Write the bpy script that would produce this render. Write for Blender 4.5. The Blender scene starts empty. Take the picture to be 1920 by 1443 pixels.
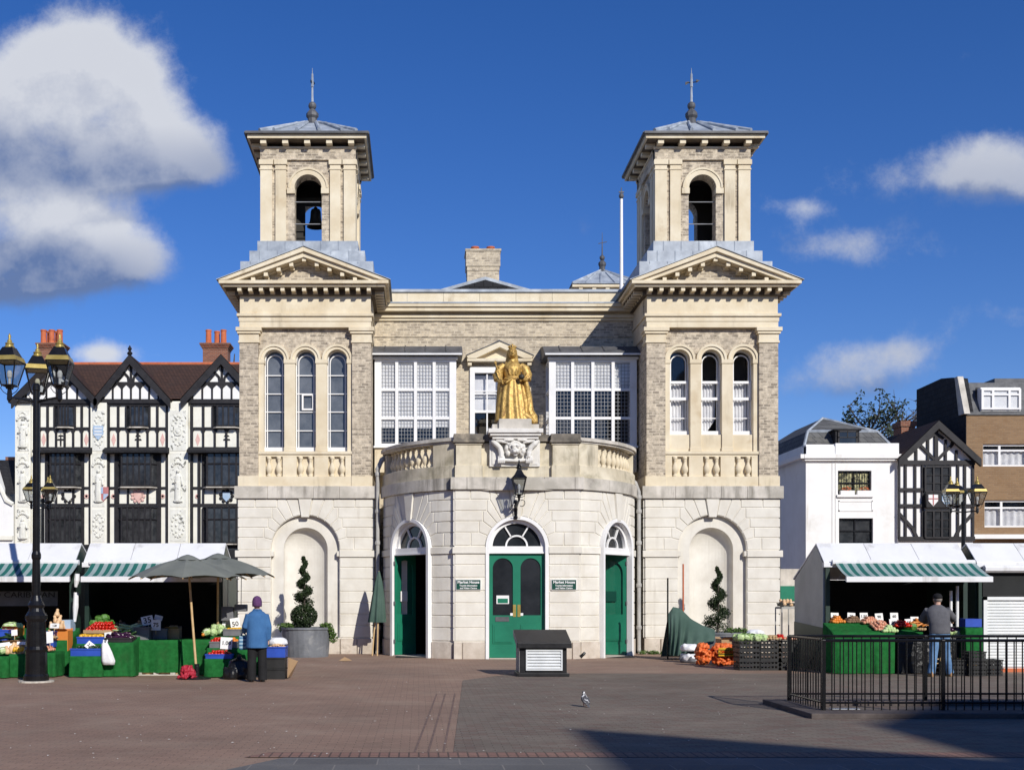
import bpy, bmesh, math, random
from mathutils import Vector, Matrix
random.seed(7)
D = bpy.data
SC = bpy.context.scene
COL = SC.collection
R_ = math.radians

# ------------------------------------------------------------------ camera, sky, sun, exposure
F = 2140.0            # focal length in photo pixels (photo 1920 x 1443)
VX, VY, EYE = 785.0, 1120.0, 1.6
cam_d = D.cameras.new('camera')
cam = D.objects.new('camera', cam_d)
COL.objects.link(cam)
cam.location = (0, 0, EYE)
cam.rotation_euler = (R_(90), 0, 0)
cam_d.sensor_fit = 'HORIZONTAL'
cam_d.sensor_width = 36.0
cam_d.lens = 36.0 * F / 1920.0
cam_d.shift_x = (960.0 - VX) / 1920.0
cam_d.shift_y = (VY - 721.5) / 1920.0
cam_d.clip_start = 0.1
cam_d.clip_end = 5000
SC.camera = cam

SUN = Vector((0.49, -1.0, 0.635)).normalized()      # towards the sun
sun_d = D.lights.new('sun', 'SUN')
sun_d.energy = 4.35
sun_d.angle = R_(0.5)
sun_d.color = (1.0, 0.96, 0.89)
sun = D.objects.new('sun', sun_d)
COL.objects.link(sun)
sun.location = (10, -20, 30)
sun.rotation_euler = SUN.to_track_quat('Z', 'Y').to_euler()

SC.view_settings.view_transform = 'Standard'
SC.view_settings.look = 'None'
SC.view_settings.exposure = 0.0
SC.view_settings.gamma = 1.0
SC.view_settings.use_curve_mapping = False
SC.render.engine = 'CYCLES'
SC.cycles.max_bounces = 6
SC.cycles.transparent_max_bounces = 12


class NT:
    """small helper around a node tree"""
    def __init__(s, tree):
        s.t = tree
        s.n = tree.nodes
        s.l = tree.links

    def new(s, typ, **kw):
        n = s.n.new(typ)
        for k, v in kw.items():
            setattr(n, k, v)
        return n

    def put(s, sock, val):
        if hasattr(val, 'is_linked') or isinstance(val, bpy.types.NodeSocket):
            s.l.new(val, sock)
        else:
            sock.default_value = val

    def math(s, op, a, b=0.0, c=0.0, clamp=False):
        n = s.new('ShaderNodeMath', operation=op)
        n.use_clamp = clamp
        for i, v in enumerate((a, b, c)):
            s.put(n.inputs[i], v)
        return n.outputs[0]

    def mix(s, fac, a, b, blend='MIX'):
        n = s.new('ShaderNodeMix', data_type='RGBA', blend_type=blend)
        s.put(n.inputs['Factor'], fac)
        for k, v in (('A', a), ('B', b)):
            sock = [i for i in n.inputs if i.name == k and i.type == 'RGBA'][0]
            s.put(sock, v if not isinstance(v, tuple) else (*v[:3], 1.0))
        return [o for o in n.outputs if o.type == 'RGBA'][0]

    def noise(s, vec, scale, detail=3.0, rough=0.5, dist=0.0):
        n = s.new('ShaderNodeTexNoise')
        if vec is not None:
            s.l.new(vec, n.inputs['Vector'])
        n.inputs['Scale'].default_value = scale
        n.inputs['Detail'].default_value = detail
        n.inputs['Roughness'].default_value = rough
        n.inputs['Distortion'].default_value = dist
        return n.outputs['Fac']

    def ramp(s, fac, stops):
        n = s.new('ShaderNodeValToRGB')
        e = n.color_ramp.elements
        while len(e) < len(stops):
            e.new(0.5)
        for el, (p, c) in zip(e, stops):
            el.position = p
            el.color = (*c, 1.0) if len(c) == 3 else c
        s.put(n.inputs[0], fac)
        return n.outputs[0]

    def smooth(s, x, lo, hi):
        n = s.new('ShaderNodeMapRange', interpolation_type='SMOOTHSTEP')
        s.put(n.inputs[0], x)
        n.inputs[1].default_value = lo
        n.inputs[2].default_value = hi
        return n.outputs[0]

    def comb(s, x, y, z):
        n = s.new('ShaderNodeCombineXYZ')
        for i, v in enumerate((x, y, z)):
            s.put(n.inputs[i], v)
        return n.outputs[0]

    def sep(s, v):
        n = s.new('ShaderNodeSeparateXYZ')
        s.l.new(v, n.inputs[0])
        return n.outputs


def build_world():
    w = D.worlds.new('World')
    SC.world = w
    w.use_nodes = True
    t = NT(w.node_tree)
    t.n.clear()
    sky = t.new('ShaderNodeTexSky', sky_type='NISHITA')
    sky.sun_disc = False
    sky.sun_elevation = math.asin(SUN.z)
    sky.sun_rotation = math.atan2(SUN.x, SUN.y)
    sky.altitude = 300
    sky.air_density = 1.0
    sky.dust_density = 0.0
    sky.ozone_density = 4.0
    # deepen the blue of the clear sky a little
    hs = t.new('ShaderNodeHueSaturation')
    hs.inputs['Saturation'].default_value = SKY_SAT
    hs.inputs['Hue'].default_value = SKY_HUE
    hs.inputs['Value'].default_value = SKY_VAL
    t.l.new(t.mix(1.0, sky.outputs[0], SKY_TINT, 'MULTIPLY'), hs.inputs['Color'])
    # clouds, laid out over the directions of the northern half of the sky
    tc = t.new('ShaderNodeTexCoord')
    x, y, z = t.sep(tc.outputs['Generated'])[:3]
    yy = t.math('MAXIMUM', y, 0.02)
    u = t.math('DIVIDE', x, yy)
    v = t.math('DIVIDE', z, yy)

    def field(du, dv, detail, amp):
        uu = t.math('ADD', u, du)
        vv = t.math('ADD', v, dv)
        p = t.comb(uu, vv, 0.37)
        n1 = t.math('ADD', t.math('MULTIPLY', t.noise(p, 8.0, detail, 0.6), 0.55), t.math('MULTIPLY', t.noise(p, 24.0, detail, 0.68), 0.45))
        tot, sh = None, None
        for (px, py, rx, ry, a, br) in CLOUDS:
            cu, cv = (px - VX) / F, (VY - py) / F
            a1 = t.math('DIVIDE', t.math('SUBTRACT', uu, cu), rx / F)
            a2 = t.math('DIVIDE', t.math('SUBTRACT', vv, cv), ry / F)
            r2 = t.math('ADD', t.math('MULTIPLY', a1, a1), t.math('MULTIPLY', a2, a2))
            g = t.math('MULTIPLY', t.math('POWER', 2.718, t.math('MULTIPLY', r2, -1.0)), a)
            tot = g if tot is None else t.math('ADD', tot, g)
            gs = t.math('MULTIPLY', g, br)
            sh = gs if sh is None else t.math('ADD', sh, gs)
        sh = t.math('DIVIDE', sh, t.math('ADD', tot, 0.0001))
        tot = t.math('MINIMUM', tot, 1.0)
        # noise eats into the edge of each bank
        return t.math('ADD', tot, t.math('MULTIPLY', t.math('SUBTRACT', n1, 0.5), amp)), sh
    f0, shade = field(0.0, 0.0, 9.0, 2.0)
    s0, _ = field(0.0, 0.0, 4.0, 1.5)
    s1, _ = field(0.012, 0.03, 4.0, 1.5)
    dens = t.math('MULTIPLY', t.smooth(f0, 0.20, 0.92), t.smooth(y, 0.05, 0.2))
    dens = t.math('MULTIPLY', dens, 0.92)
    lit = t.smooth(t.math('SUBTRACT', s0, s1), -0.34, 0.30)
    lit = t.math('ADD', shade, t.math('MULTIPLY', t.math('SUBTRACT', lit, 0.5), 0.45), clamp=True)
    cc = t.mix(lit, (1.35, 2.0, 3.8), (6.9, 7.1, 7.6))
    # thinner rims let the sun through and are the whitest
    rim = t.math('MULTIPLY', t.math('SUBTRACT', 1.0, t.smooth(f0, 0.6, 1.15)), t.math('POWER', lit, 3.0))
    cc = t.mix(t.math('MULTIPLY', rim, 0.3), cc, (7.6, 7.9, 8.4))
    out = t.mix(dens, hs.outputs[0], cc)
    bg = t.new('ShaderNodeBackground')
    bg.inputs['Strength'].default_value = 0.1
    t.l.new(out, bg.inputs['Color'])
    o = t.new('ShaderNodeOutputWorld')
    t.l.new(bg.outputs[0], o.inputs[0])


SKY_SAT, SKY_HUE, SKY_VAL = 1.22, 0.505, 0.88
SKY_TINT = (1.1, 1.06, 1.24)
CLOUDS = [(140, 120, 105, 115, 1.2, 1.0), (215, 190, 125, 100, 1.15, 0.95), (25, 180, 110, 90, 1.0, 0.85), (310, 265, 105, 65, 0.75, 0.75), (90, 285, 190, 45, 1.1, 0.1), (250, 312, 150, 45, 0.95, 0.0), (390, 322, 50, 42, 0.45, 0.1),
          (20, 325, 160, 35, 0.9, 0.0), (60, 400, 120, 55, 1.0, 0.92), (190, 425, 90, 50, 0.85, 0.85), (275, 480, 55, 42, 0.5, 0.7), (60, 492, 190, 45, 1.1, 0.0), (150, 525, 160, 30, 0.7, 0.0), (0, 560, 130, 32, 0.6, 0.0),
          (1770, 335, 180, 48, 0.52, 0.4), (1870, 285, 120, 50, 0.55, 0.65), (1910, 345, 100, 50, 0.45, 0.3), (1500, 390, 55, 24, 0.5, 0.7), (1560, 465, 150, 45, 0.45, 0.45), (1600, 675, 130, 42, 0.55, 0.5), (1570, 725, 150, 35, 0.5, 0.25), (1700, 655, 70, 30, 0.4, 0.4), (190, 665, 60, 22, 0.75, 0.85), (1890, 590, 100, 35, 0.35, 0.4)]
build_world()

# ------------------------------------------------------------------ materials
def mat_base(name):
    m = D.materials.new(name)
    m.use_nodes = True
    t = NT(m.node_tree)
    b = m.node_tree.nodes['Principled BSDF']
    return m, t, b


def objvec(t):
    return t.new('ShaderNodeTexCoord').outputs['Object']


def pm(name, c1, c2=None, scale=6.0, rough=0.7, bump=0.0, detail=5.0, metal=0.0, spec=0.35, c3=None, s3=0.7, lo=0.35, hi=0.65, bscale=None, bdist=0.01, lo3=0.55, hi3=0.75, streak=None, smin=0.52, smax=0.78):
    """mottled material: noise between two colours, optional large stains of a third"""
    m, t, b = mat_base(name)
    v = objvec(t)
    c2 = c2 or c1
    n = t.noise(v, scale, detail, 0.6)
    col = t.ramp(n, [(lo, c1), (hi, c2)])
    if c3:
        n3 = t.noise(v, s3, 6.0, 0.65, 0.4)
        col = t.mix(t.smooth(n3, lo3, hi3), col, c3)
    if streak:
        # soot and rain streaks that run down the face
        sx = t.sep(v)
        sv = t.comb(t.math('MULTIPLY', sx[0], 3.2), t.math('MULTIPLY', sx[1], 3.2), t.math('MULTIPLY', sx[2], 0.35))
        k1 = t.smooth(t.noise(sv, 1.0, 5.0, 0.65), smin, smax)
        k2 = t.smooth(t.noise(v, 0.8, 3.0, 0.5), 0.42, 0.62)
        col = t.mix(t.math('MULTIPLY', t.math('MULTIPLY', k1, k2), 0.8), col, streak)
    t.l.new(col, b.inputs['Base Color'])
    b.inputs['Roughness'].default_value = rough
    b.inputs['Metallic'].default_value = metal
    b.inputs['Specular IOR Level'].default_value = spec
    if bump:
        bn = t.new('ShaderNodeBump')
        bn.inputs['Strength'].default_value = bump
        bn.inputs['Distance'].default_value = bdist
        t.l.new(t.noise(v, bscale or scale * 4, 4.0, 0.6), bn.inputs['Height'])
        t.l.new(bn.outputs[0], b.inputs['Normal'])
    return m


def brick_mat(name, c1, c2, mortar, bw=0.225, bh=0.075, ms=0.012, horiz=False, stain=None, dark=None, bump=0.5, rough=0.85, var=0.6, off=0.5, smin=0.5, smax=0.72, blotch=0.0):
    m, t, b = mat_base(name)
    v = objvec(t)
    x, y, z = t.sep(v)[:3]
    p = v if horiz else t.comb(t.math('ADD', x, y), z, 0.0)
    br = t.new('ShaderNodeTexBrick')
    t.l.new(p, br.inputs['Vector'])
    br.offset = off
    br.inputs['Color1'].default_value = (*c1, 1)
    br.inputs['Color2'].default_value = (*c2, 1)
    br.inputs['Mortar'].default_value = (*mortar, 1)
    br.inputs['Scale'].default_value = 1.0
    br.inputs['Mortar Size'].default_value = ms
    br.inputs['Mortar Smooth'].default_value = 0.2
    br.inputs['Bias'].default_value = 0.0
    br.inputs['Brick Width'].default_value = bw
    br.inputs['Row Height'].default_value = bh
    col = br.outputs['Color']
    if dark:
        # single bricks fired darker: a second brick pattern of black and white bricks in register with the first
        b2 = t.new('ShaderNodeTexBrick')
        t.l.new(p, b2.inputs['Vector'])
        b2.offset = off
        for k_, c_ in (('Color1', (0, 0, 0, 1)), ('Color2', (1, 1, 1, 1)), ('Mortar', (0, 0, 0, 1))):
            b2.inputs[k_].default_value = c_
        for k_, c_ in (('Scale', 1.0), ('Mortar Size', ms), ('Mortar Smooth', 0.2), ('Brick Width', bw), ('Row Height', bh)):
            b2.inputs[k_].default_value = c_
        g = t.math('MULTIPLY', t.sep(b2.outputs['Color'])[0], t.math('ADD', 0.55, t.noise(v, 1.6, 4.0, 0.6)))
        col = t.mix(t.math('MULTIPLY', t.smooth(g, 0.5, 0.95), var), col, dark)
    if stain:
        col = t.mix(t.math('MULTIPLY', t.smooth(t.noise(v, 0.9, 6.0, 0.65), smin, smax), 0.75), col, stain)
    fine = t.noise(v, 45.0, 3.0, 0.6)
    if blotch:
        col = t.mix(blotch, col, t.ramp(t.noise(v, 7.0, 5.0, 0.7), [(0.35, (0.52, 0.5, 0.48)), (0.62, (1.18, 1.17, 1.14))]), 'MULTIPLY')
    col = t.mix(0.35, col, t.ramp(fine, [(0.3, (0.5, 0.5, 0.5)), (0.7, (1.2, 1.2, 1.2))]), 'MULTIPLY')
    if horiz:
        # trodden gum and pale spots
        vo = t.new('ShaderNodeTexVoronoi')
        vo.inputs['Scale'].default_value = 2.3
        t.l.new(v, vo.inputs['Vector'])
        pick = t.math('GREATER_THAN', t.sep(vo.outputs['Color'])[0], 0.55)
        spot = t.math('MULTIPLY', t.math('SUBTRACT', 1.0, t.smooth(vo.outputs['Distance'], 0.035, 0.06)), pick)
        col = t.mix(t.math('MULTIPLY', spot, 0.6), col, (0.36, 0.32, 0.28))
        wear = t.noise(v, 0.35, 6.0, 0.7)
        col = t.mix(0.8, col, t.ramp(wear, [(0.3, (0.74, 0.73, 0.72)), (0.7, (1.2, 1.18, 1.15))]), 'MULTIPLY')
    t.l.new(col, b.inputs['Base Color'])
    b.inputs['Roughness'].default_value = rough
    b.inputs['Specular IOR Level'].default_value = 0.25
    bn = t.new('ShaderNodeBump')
    bn.inputs['Strength'].default_value = bump
    bn.inputs['Distance'].default_value = 0.01
    h = t.math('ADD', t.math('SUBTRACT', 1.0, br.outputs['Fac']), t.math('MULTIPLY', fine, 0.6))
    t.l.new(h, bn.inputs['Height'])
    t.l.new(bn.outputs[0], b.inputs['Normal'])
    return m


def stripe_mat(name, c1, c2, width, axis=0, rough=0.7):
    m, t, b = mat_base(name)
    v = objvec(t)
    x = t.sep(v)[axis]
    s = t.math('FRACT', t.math('DIVIDE', x, width))
    f = t.math('GREATER_THAN', s, 0.5)
    n = t.noise(v, 3.0, 4.0, 0.6)
    col = t.mix(f, c1, c2)
    col = t.mix(0.3, col, t.ramp(n, [(0.3, (0.55, 0.55, 0.55)), (0.7, (1.1, 1.1, 1.1))]), 'MULTIPLY')
    t.l.new(col, b.inputs['Base Color'])
    b.inputs['Roughness'].default_value = rough
    return m


def glass_mat(name, tint=(0.97, 0.97, 0.97), opac=0.06):
    """thin window glass: mostly see-through with a mirror coat that grows at grazing angles"""
    m = D.materials.new(name)
    m.use_nodes = True
    t = NT(m.node_tree)
    t.n.clear()
    tr = t.new('ShaderNodeBsdfTransparent')
    tr.inputs[0].default_value = (*tint, 1)
    gl = t.new('ShaderNodeBsdfGlossy')
    gl.inputs['Roughness'].default_value = 0.03
    lw = t.new('ShaderNodeLayerWeight')
    lw.inputs[0].default_value = 0.5
    fac = t.math('ADD', t.math('MULTIPLY', t.math('POWER', lw.outputs['Facing'], 3.0), 0.6), opac)
    mx = t.new('ShaderNodeMixShader')
    t.put(mx.inputs[0], fac)
    t.l.new(tr.outputs[0], mx.inputs[1])
    t.l.new(gl.outputs[0], mx.inputs[2])
    o = t.new('ShaderNodeOutputMaterial')
    t.l.new(mx.outputs[0], o.inputs[0])
    return m


M = {}
M['stone_white'] = pm('white portland stone', (0.66, 0.62, 0.535), (0.77, 0.735, 0.65), 1.6, 0.85, 0.25, streak=(0.50, 0.45, 0.37), c3=(0.56, 0.51, 0.43), s3=0.55, lo3=0.56, hi3=0.8, bscale=30)
M['stone_grey'] = pm('weathered grey stone', (0.42, 0.39, 0.33), (0.68, 0.63, 0.55), 1.6, 0.9, 0.35, streak=(0.14, 0.125, 0.10), smin=0.42, smax=0.68, c3=(0.20, 0.18, 0.155), s3=1.1, lo3=0.56, hi3=0.78, bscale=30)
M['stone_buff'] = pm('buff bath stone', (0.655, 0.552, 0.38), (0.775, 0.688, 0.515), 1.4, 0.85, 0.25, streak=(0.36, 0.29, 0.19), c3=(0.54, 0.415, 0.25), s3=0.8, lo3=0.55, hi3=0.8, bscale=30)
M['stone_plinth'] = pm('plinth stone', (0.46, 0.39, 0.31), (0.66, 0.59, 0.50), 2.0, 0.9, 0.4, c3=(0.25, 0.20, 0.15), s3=2.0, lo3=0.58, hi3=0.8, bscale=25)
M['stone_carved'] = pm('carved white stone', (0.66, 0.63, 0.57), (0.78, 0.76, 0.71), 3.0, 0.85, 0.3, c3=(0.28, 0.26, 0.22), s3=2.2, lo3=0.6, hi3=0.85)
M['stone_dark'] = pm('blackened coping stone', (0.10, 0.09, 0.075), (0.24, 0.21, 0.17), 3.0, 0.9, 0.4, c3=(0.40, 0.34, 0.25), s3=2.0, lo3=0.55, hi3=0.75)
M['brick_stock'] = brick_mat('yellow stock brick', (0.68, 0.58, 0.425), (0.52, 0.44, 0.325), (0.63, 0.55, 0.425), 0.205, 0.075, 0.013, stain=(0.42, 0.36, 0.28), dark=(0.25, 0.205, 0.16), var=0.5, smin=0.5, smax=0.8, blotch=0.5)
M['brick_grey'] = brick_mat('greyed stock brick', (0.67, 0.575, 0.44), (0.46, 0.395, 0.305), (0.63, 0.55, 0.43), 0.205, 0.075, 0.013, stain=(0.42, 0.36, 0.285), dark=(0.21, 0.175, 0.14), var=0.55, smin=0.45, smax=0.75, blotch=0.75)
M['stone_parapet'] = pm('stained parapet stone', (0.56, 0.49, 0.355), (0.72, 0.65, 0.50), 1.5, 0.9, 0.3, c3=(0.34, 0.30, 0.20), s3=1.1, lo3=0.48, hi3=0.72, bscale=30, streak=(0.17, 0.15, 0.105), smin=0.44, smax=0.7)
M['brick_red'] = brick_mat('red chimney brick', (0.30, 0.11, 0.06), (0.20, 0.07, 0.045), (0.28, 0.2, 0.15), 0.225, 0.08, 0.012, stain=(0.08, 0.045, 0.035))
M['brick_brown'] = brick_mat('brown flat brick', (0.31, 0.195, 0.105), (0.25, 0.155, 0.085), (0.28, 0.20, 0.125), 0.225, 0.075, 0.010, stain=(0.23, 0.13, 0.06))
M['lead'] = pm('lead sheet', (0.25, 0.28, 0.32), (0.42, 0.46, 0.50), 2.5, 0.5, 0.15, c3=(0.58, 0.62, 0.65), s3=1.6, lo3=0.52, hi3=0.75, spec=0.5)
M['lead_dark'] = pm('dark lead', (0.07, 0.072, 0.078), (0.12, 0.12, 0.125), 3.0, 0.55, 0.15, spec=0.4)
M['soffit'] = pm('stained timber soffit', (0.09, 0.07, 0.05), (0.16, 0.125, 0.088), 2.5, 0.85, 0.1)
M['white'] = pm('white gloss paint', (0.78, 0.77, 0.75), (0.84, 0.83, 0.81), 3.0, 0.4, 0.05, c3=(0.62, 0.6, 0.56), s3=1.3, lo3=0.6, hi3=0.85)
M['green'] = pm('green gloss paint', (0.012, 0.155, 0.088), (0.016, 0.19, 0.108), 2.0, 0.32, 0.05, spec=0.5)
M['green_sign'] = pm('dark green sign enamel', (0.006, 0.06, 0.04), (0.008, 0.07, 0.048), 2.0, 0.35)
M['glass_dark'] = pm('dark window glass', (0.012, 0.014, 0.017), (0.03, 0.033, 0.038), 1.2, 0.08, 0.0, spec=0.6)
M['glass_grey'] = pm('glass with painted grey reflection', (0.07, 0.08, 0.093), (0.15, 0.162, 0.18), 1.6, 0.08, 0.0, spec=0.6)  # grey in the colour stands for reflections in the panes
M['glass'] = glass_mat('clear window glass')
M['glass_lamp'] = glass_mat('lantern glass', (0.72, 0.74, 0.74), 0.10)
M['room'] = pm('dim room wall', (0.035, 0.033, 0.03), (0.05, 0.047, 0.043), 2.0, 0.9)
M['blind'] = pm('white blind', (0.74, 0.74, 0.74), (0.84, 0.84, 0.83), 2.0, 0.8)
M['curtain'] = pm('net curtain', (0.62, 0.62, 0.64), (0.8, 0.8, 0.8), 3.0, 0.9)
M['lead_came'] = pm('lead came', (0.24, 0.245, 0.25), (0.34, 0.345, 0.35), 3.0, 0.6)
M['black_iron'] = pm('black painted iron', (0.006, 0.006, 0.007), (0.012, 0.012, 0.013), 4.0, 0.25, 0.1, spec=0.35)
M['black_matte'] = pm('black matte plastic', (0.010, 0.010, 0.011), (0.02, 0.02, 0.021), 4.0, 0.55, 0.1)
M['gold'] = pm('gilding', (0.42, 0.255, 0.06), (0.68, 0.45, 0.14), 16.0, 0.45, 0.9, metal=0.45, spec=0.5, c3=(0.20, 0.10, 0.03), s3=7.0, lo3=0.50, hi3=0.72, bscale=40, bdist=0.012)
M['brass'] = pm('lamp brass paint', (0.36, 0.27, 0.07), (0.48, 0.37, 0.12), 6.0, 0.35, 0.1, metal=0.4)
M['terracotta'] = pm('terracotta', (0.48, 0.12, 0.05), (0.58, 0.17, 0.075), 3.0, 0.8, 0.1, c3=(0.22, 0.07, 0.04), s3=2.0)
M['pipe'] = pm('grey drainpipe paint', (0.34, 0.33, 0.31), (0.44, 0.43, 0.40), 3.0, 0.6, 0.1)
M['bronze'] = pm('old bronze', (0.03, 0.028, 0.02), (0.06, 0.055, 0.04), 3.0, 0.5, 0.1, metal=0.4)
M['timber'] = pm('black half timber', (0.010, 0.009, 0.011), (0.022, 0.020, 0.022), 3.0, 0.6, 0.2)
M['render_white'] = pm('white render', (0.80, 0.79, 0.76), (0.86, 0.855, 0.83), 1.2, 0.85, 0.15, streak=(0.55, 0.52, 0.46), smin=0.56, c3=(0.70, 0.68, 0.63), s3=0.5, bscale=30)
M['render_cream'] = pm('cream render', (0.76, 0.74, 0.64), (0.84, 0.82, 0.72), 1.6, 0.85, 0.15, c3=(0.62, 0.58, 0.46), s3=0.8)
M['tile_brown'] = brick_mat('brown roof tile', (0.085, 0.045, 0.032), (0.06, 0.034, 0.026), (0.03, 0.02, 0.016), 0.2, 0.12, 0.012, stain=(0.05, 0.035, 0.03), bump=0.8)
M['slate'] = brick_mat('slate roof', (0.15, 0.15, 0.145), (0.10, 0.10, 0.10), (0.04, 0.04, 0.04), 0.3, 0.22, 0.012, stain=(0.20, 0.19, 0.16), bump=0.6)
M['slate_dark'] = brick_mat('dark slate roof', (0.03, 0.03, 0.033), (0.02, 0.02, 0.023), (0.01, 0.01, 0.01), 0.3, 0.22, 0.012, bump=0.6)
M['bark'] = pm('bark', (0.07, 0.055, 0.042), (0.12, 0.10, 0.08), 8.0, 0.9, 0.5)
M['leaf_yew'] = pm('dark evergreen leaf', (0.012, 0.022, 0.008), (0.035, 0.06, 0.018), 9.0, 0.6, spec=0.3)
M['leaf_tree'] = pm('tree leaf', (0.028, 0.045, 0.03), (0.06, 0.085, 0.05), 4.0, 0.7)
M['leaf_bright'] = pm('fresh leaf', (0.05, 0.10, 0.02), (0.10, 0.17, 0.035), 9.0, 0.6)

# ------------------------------------------------------------------ object helpers
def tag(o, label=None, cat=None, group=None, kind=None):
    if label: o['label'] = label
    if cat: o['category'] = cat
    if group: o['group'] = group
    if kind: o['kind'] = kind
    return o


def thing(name, label, cat, loc=(0, 0, 0), group=None, rz=0.0):
    o = D.objects.new(name, None)
    o.empty_display_size = 0.2
    COL.objects.link(o)
    o.location = loc
    o.rotation_euler = (0, 0, rz)
    return tag(o, label, cat, group)


def root_of(o):
    while o.parent:
        o = o.parent
    return o


def dup(o, parent=None, loc=None, rz=None):
    """a copy of a thing together with its parts and sub-parts (mesh data shared)"""
    c = o.copy()
    COL.objects.link(c)
    if parent: c.parent = parent
    if loc is not None: c.location = loc
    if rz is not None: c.rotation_euler = (0, 0, rz)
    for ch in list(o.children):
        dup(ch, c)
    return c


def P(px, py, Y):
    """photo position at depth Y -> place in the square (x, y, z)"""
    return ((px - VX) / F * Y, Y, EYE - (py - VY) / F * Y)


def PX(px, Y): return (px - VX) / F * Y
def PZ(py, Y): return EYE - (py - VY) / F * Y
def GY(py): return F * EYE / (py - VY)


class MB:
    """collects shapes and links them as ONE mesh object"""
    def __init__(s):
        s.v, s.f, s.m = [], [], []

    def add(s, vs, fs, mi=0):
        k = len(s.v)
        s.v += [tuple(p) for p in vs]
        s.f += [tuple(i + k for i in f) for f in fs]
        s.m += [mi] * len(fs)
        return s

    def box(s, x0, x1, y0, y1, z0, z1, mi=0):
        v = [(x, y, z) for z in (z0, z1) for y in (y0, y1) for x in (x0, x1)]
        return s.add(v, [(0, 2, 3, 1), (4, 5, 7, 6), (0, 1, 5, 4), (2, 6, 7, 3), (0, 4, 6, 2), (1, 3, 7, 5)], mi)

    def mbox(s, mp, u0, u1, v0, v1, d0, d1, mi=0, n=1):
        """box in wall space: u along, v up, d out of the wall; n slices along u for curved walls"""
        vs, fs = [], []
        for i in range(n + 1):
            u = u0 + (u1 - u0) * i / n
            vs += [mp(u, v0, d0), mp(u, v0, d1), mp(u, v1, d1), mp(u, v1, d0)]
        for i in range(n):
            a, b = 4 * i, 4 * i + 4
            for j in range(4):
                fs.append((a + j, a + (j + 1) % 4, b + (j + 1) % 4, b + j))
        fs += [(0, 1, 2, 3), (4 * n, 4 * n + 1, 4 * n + 2, 4 * n + 3)]
        return s.add(vs, fs, mi)

    def poly(s, pts, mi=0):
        return s.add(pts, [tuple(range(len(pts)))], mi)

    def prism(s, pts, a, b, axis='y', mi=0):
        n = len(pts)
        f = {'y': lambda p, d: (p[0], d, p[1]), 'x': lambda p, d: (d, p[0], p[1]), 'z': lambda p, d: (p[0], p[1], d)}[axis]
        vs = [f(p, a) for p in pts] + [f(p, b) for p in pts]
        fs = [tuple(range(n)), tuple(range(n, 2 * n))] + [(i, (i + 1) % n, (i + 1) % n + n, i + n) for i in range(n)]
        return s.add(vs, fs, mi)

    def mprism(s, mp, pts, d0, d1, mi=0):
        n = len(pts)
        vs = [mp(p[0], p[1], d0) for p in pts] + [mp(p[0], p[1], d1) for p in pts]
        fs = [tuple(range(n)), tuple(range(n, 2 * n))] + [(i, (i + 1) % n, (i + 1) % n + n, i + n) for i in range(n)]
        return s.add(vs, fs, mi)

    def lathe(s, prof, cx=0, cy=0, z0=0, n=14, mi=0, a0=0.0, arc=2 * math.pi, sx=1, sy=1):
        """prof: list of (radius, height)"""
        full = abs(arc - 2 * math.pi) < 1e-6
        k = n if full else n + 1
        vs, fs = [], []
        for r, z in prof:
            for i in range(k):
                t = a0 + arc * i / n
                vs.append((cx + r * sx * math.cos(t), cy + r * sy * math.sin(t), z0 + z))
        for j in range(len(prof) - 1):
            for i in range(n if full else n):
                i2 = (i + 1) % k if full else i + 1
                fs.append((j * k + i, j * k + i2, (j + 1) * k + i2, (j + 1) * k + i))
        if full:
            fs.append(tuple(range(k)))
            fs.append(tuple(range((len(prof) - 1) * k, len(prof) * k)))
        return s.add(vs, fs, mi)

    def tube(s, pts, r, n=6, mi=0, caps=True):
        pts = [Vector(p) for p in pts]
        rs = r if isinstance(r, (list, tuple)) else [r] * len(pts)
        vs, fs = [], []
        up = Vector((0.13, 0.29, 0.95)).normalized()
        for i, p in enumerate(pts):
            d = (pts[min(i + 1, len(pts) - 1)] - pts[max(i - 1, 0)])
            d = d.normalized() if d.length > 1e-9 else Vector((0, 0, 1))
            a = d.cross(up)
            if a.length < 0.05: a = d.cross(Vector((1, 0, 0)))
            a.normalize()
            b = d.cross(a)
            for k in range(n):
                t = 2 * math.pi * k / n
                vs.append(p + (a * math.cos(t) + b * math.sin(t)) * rs[i])
        for i in range(len(pts) - 1):
            for k in range(n):
                fs.append((i * n + k, i * n + (k + 1) % n, (i + 1) * n + (k + 1) % n, (i + 1) * n + k))
        if caps:
            fs.append(tuple(range(n)))
            fs.append(tuple(range((len(pts) - 1) * n, len(pts) * n)))
        return s.add(vs, fs, mi)

    def ball(s, c, r, n=10, m=7, mi=0, sc=(1, 1, 1)):
        vs, fs = [(c[0], c[1], c[2] - r * sc[2])], []
        for j in range(1, m):
            p = -math.pi / 2 + math.pi * j / m
            for i in range(n):
                t = 2 * math.pi * i / n
                vs.append((c[0] + r * sc[0] * math.cos(p) * math.cos(t), c[1] + r * sc[1] * math.cos(p) * math.sin(t), c[2] + r * sc[2] * math.sin(p)))
        vs.append((c[0], c[1], c[2] + r * sc[2]))
        for i in range(n):
            fs.append((0, 1 + (i + 1) % n, 1 + i))
            fs.append((len(vs) - 1, 1 + (m - 2) * n + i, 1 + (m - 2) * n + (i + 1) % n))
        for j in range(m - 2):
            for i in range(n):
                a, b = 1 + j * n, 1 + (j + 1) * n
                fs.append((a + i, a + (i + 1) % n, b + (i + 1) % n, b + i))
        return s.add(vs, fs, mi)

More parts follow.
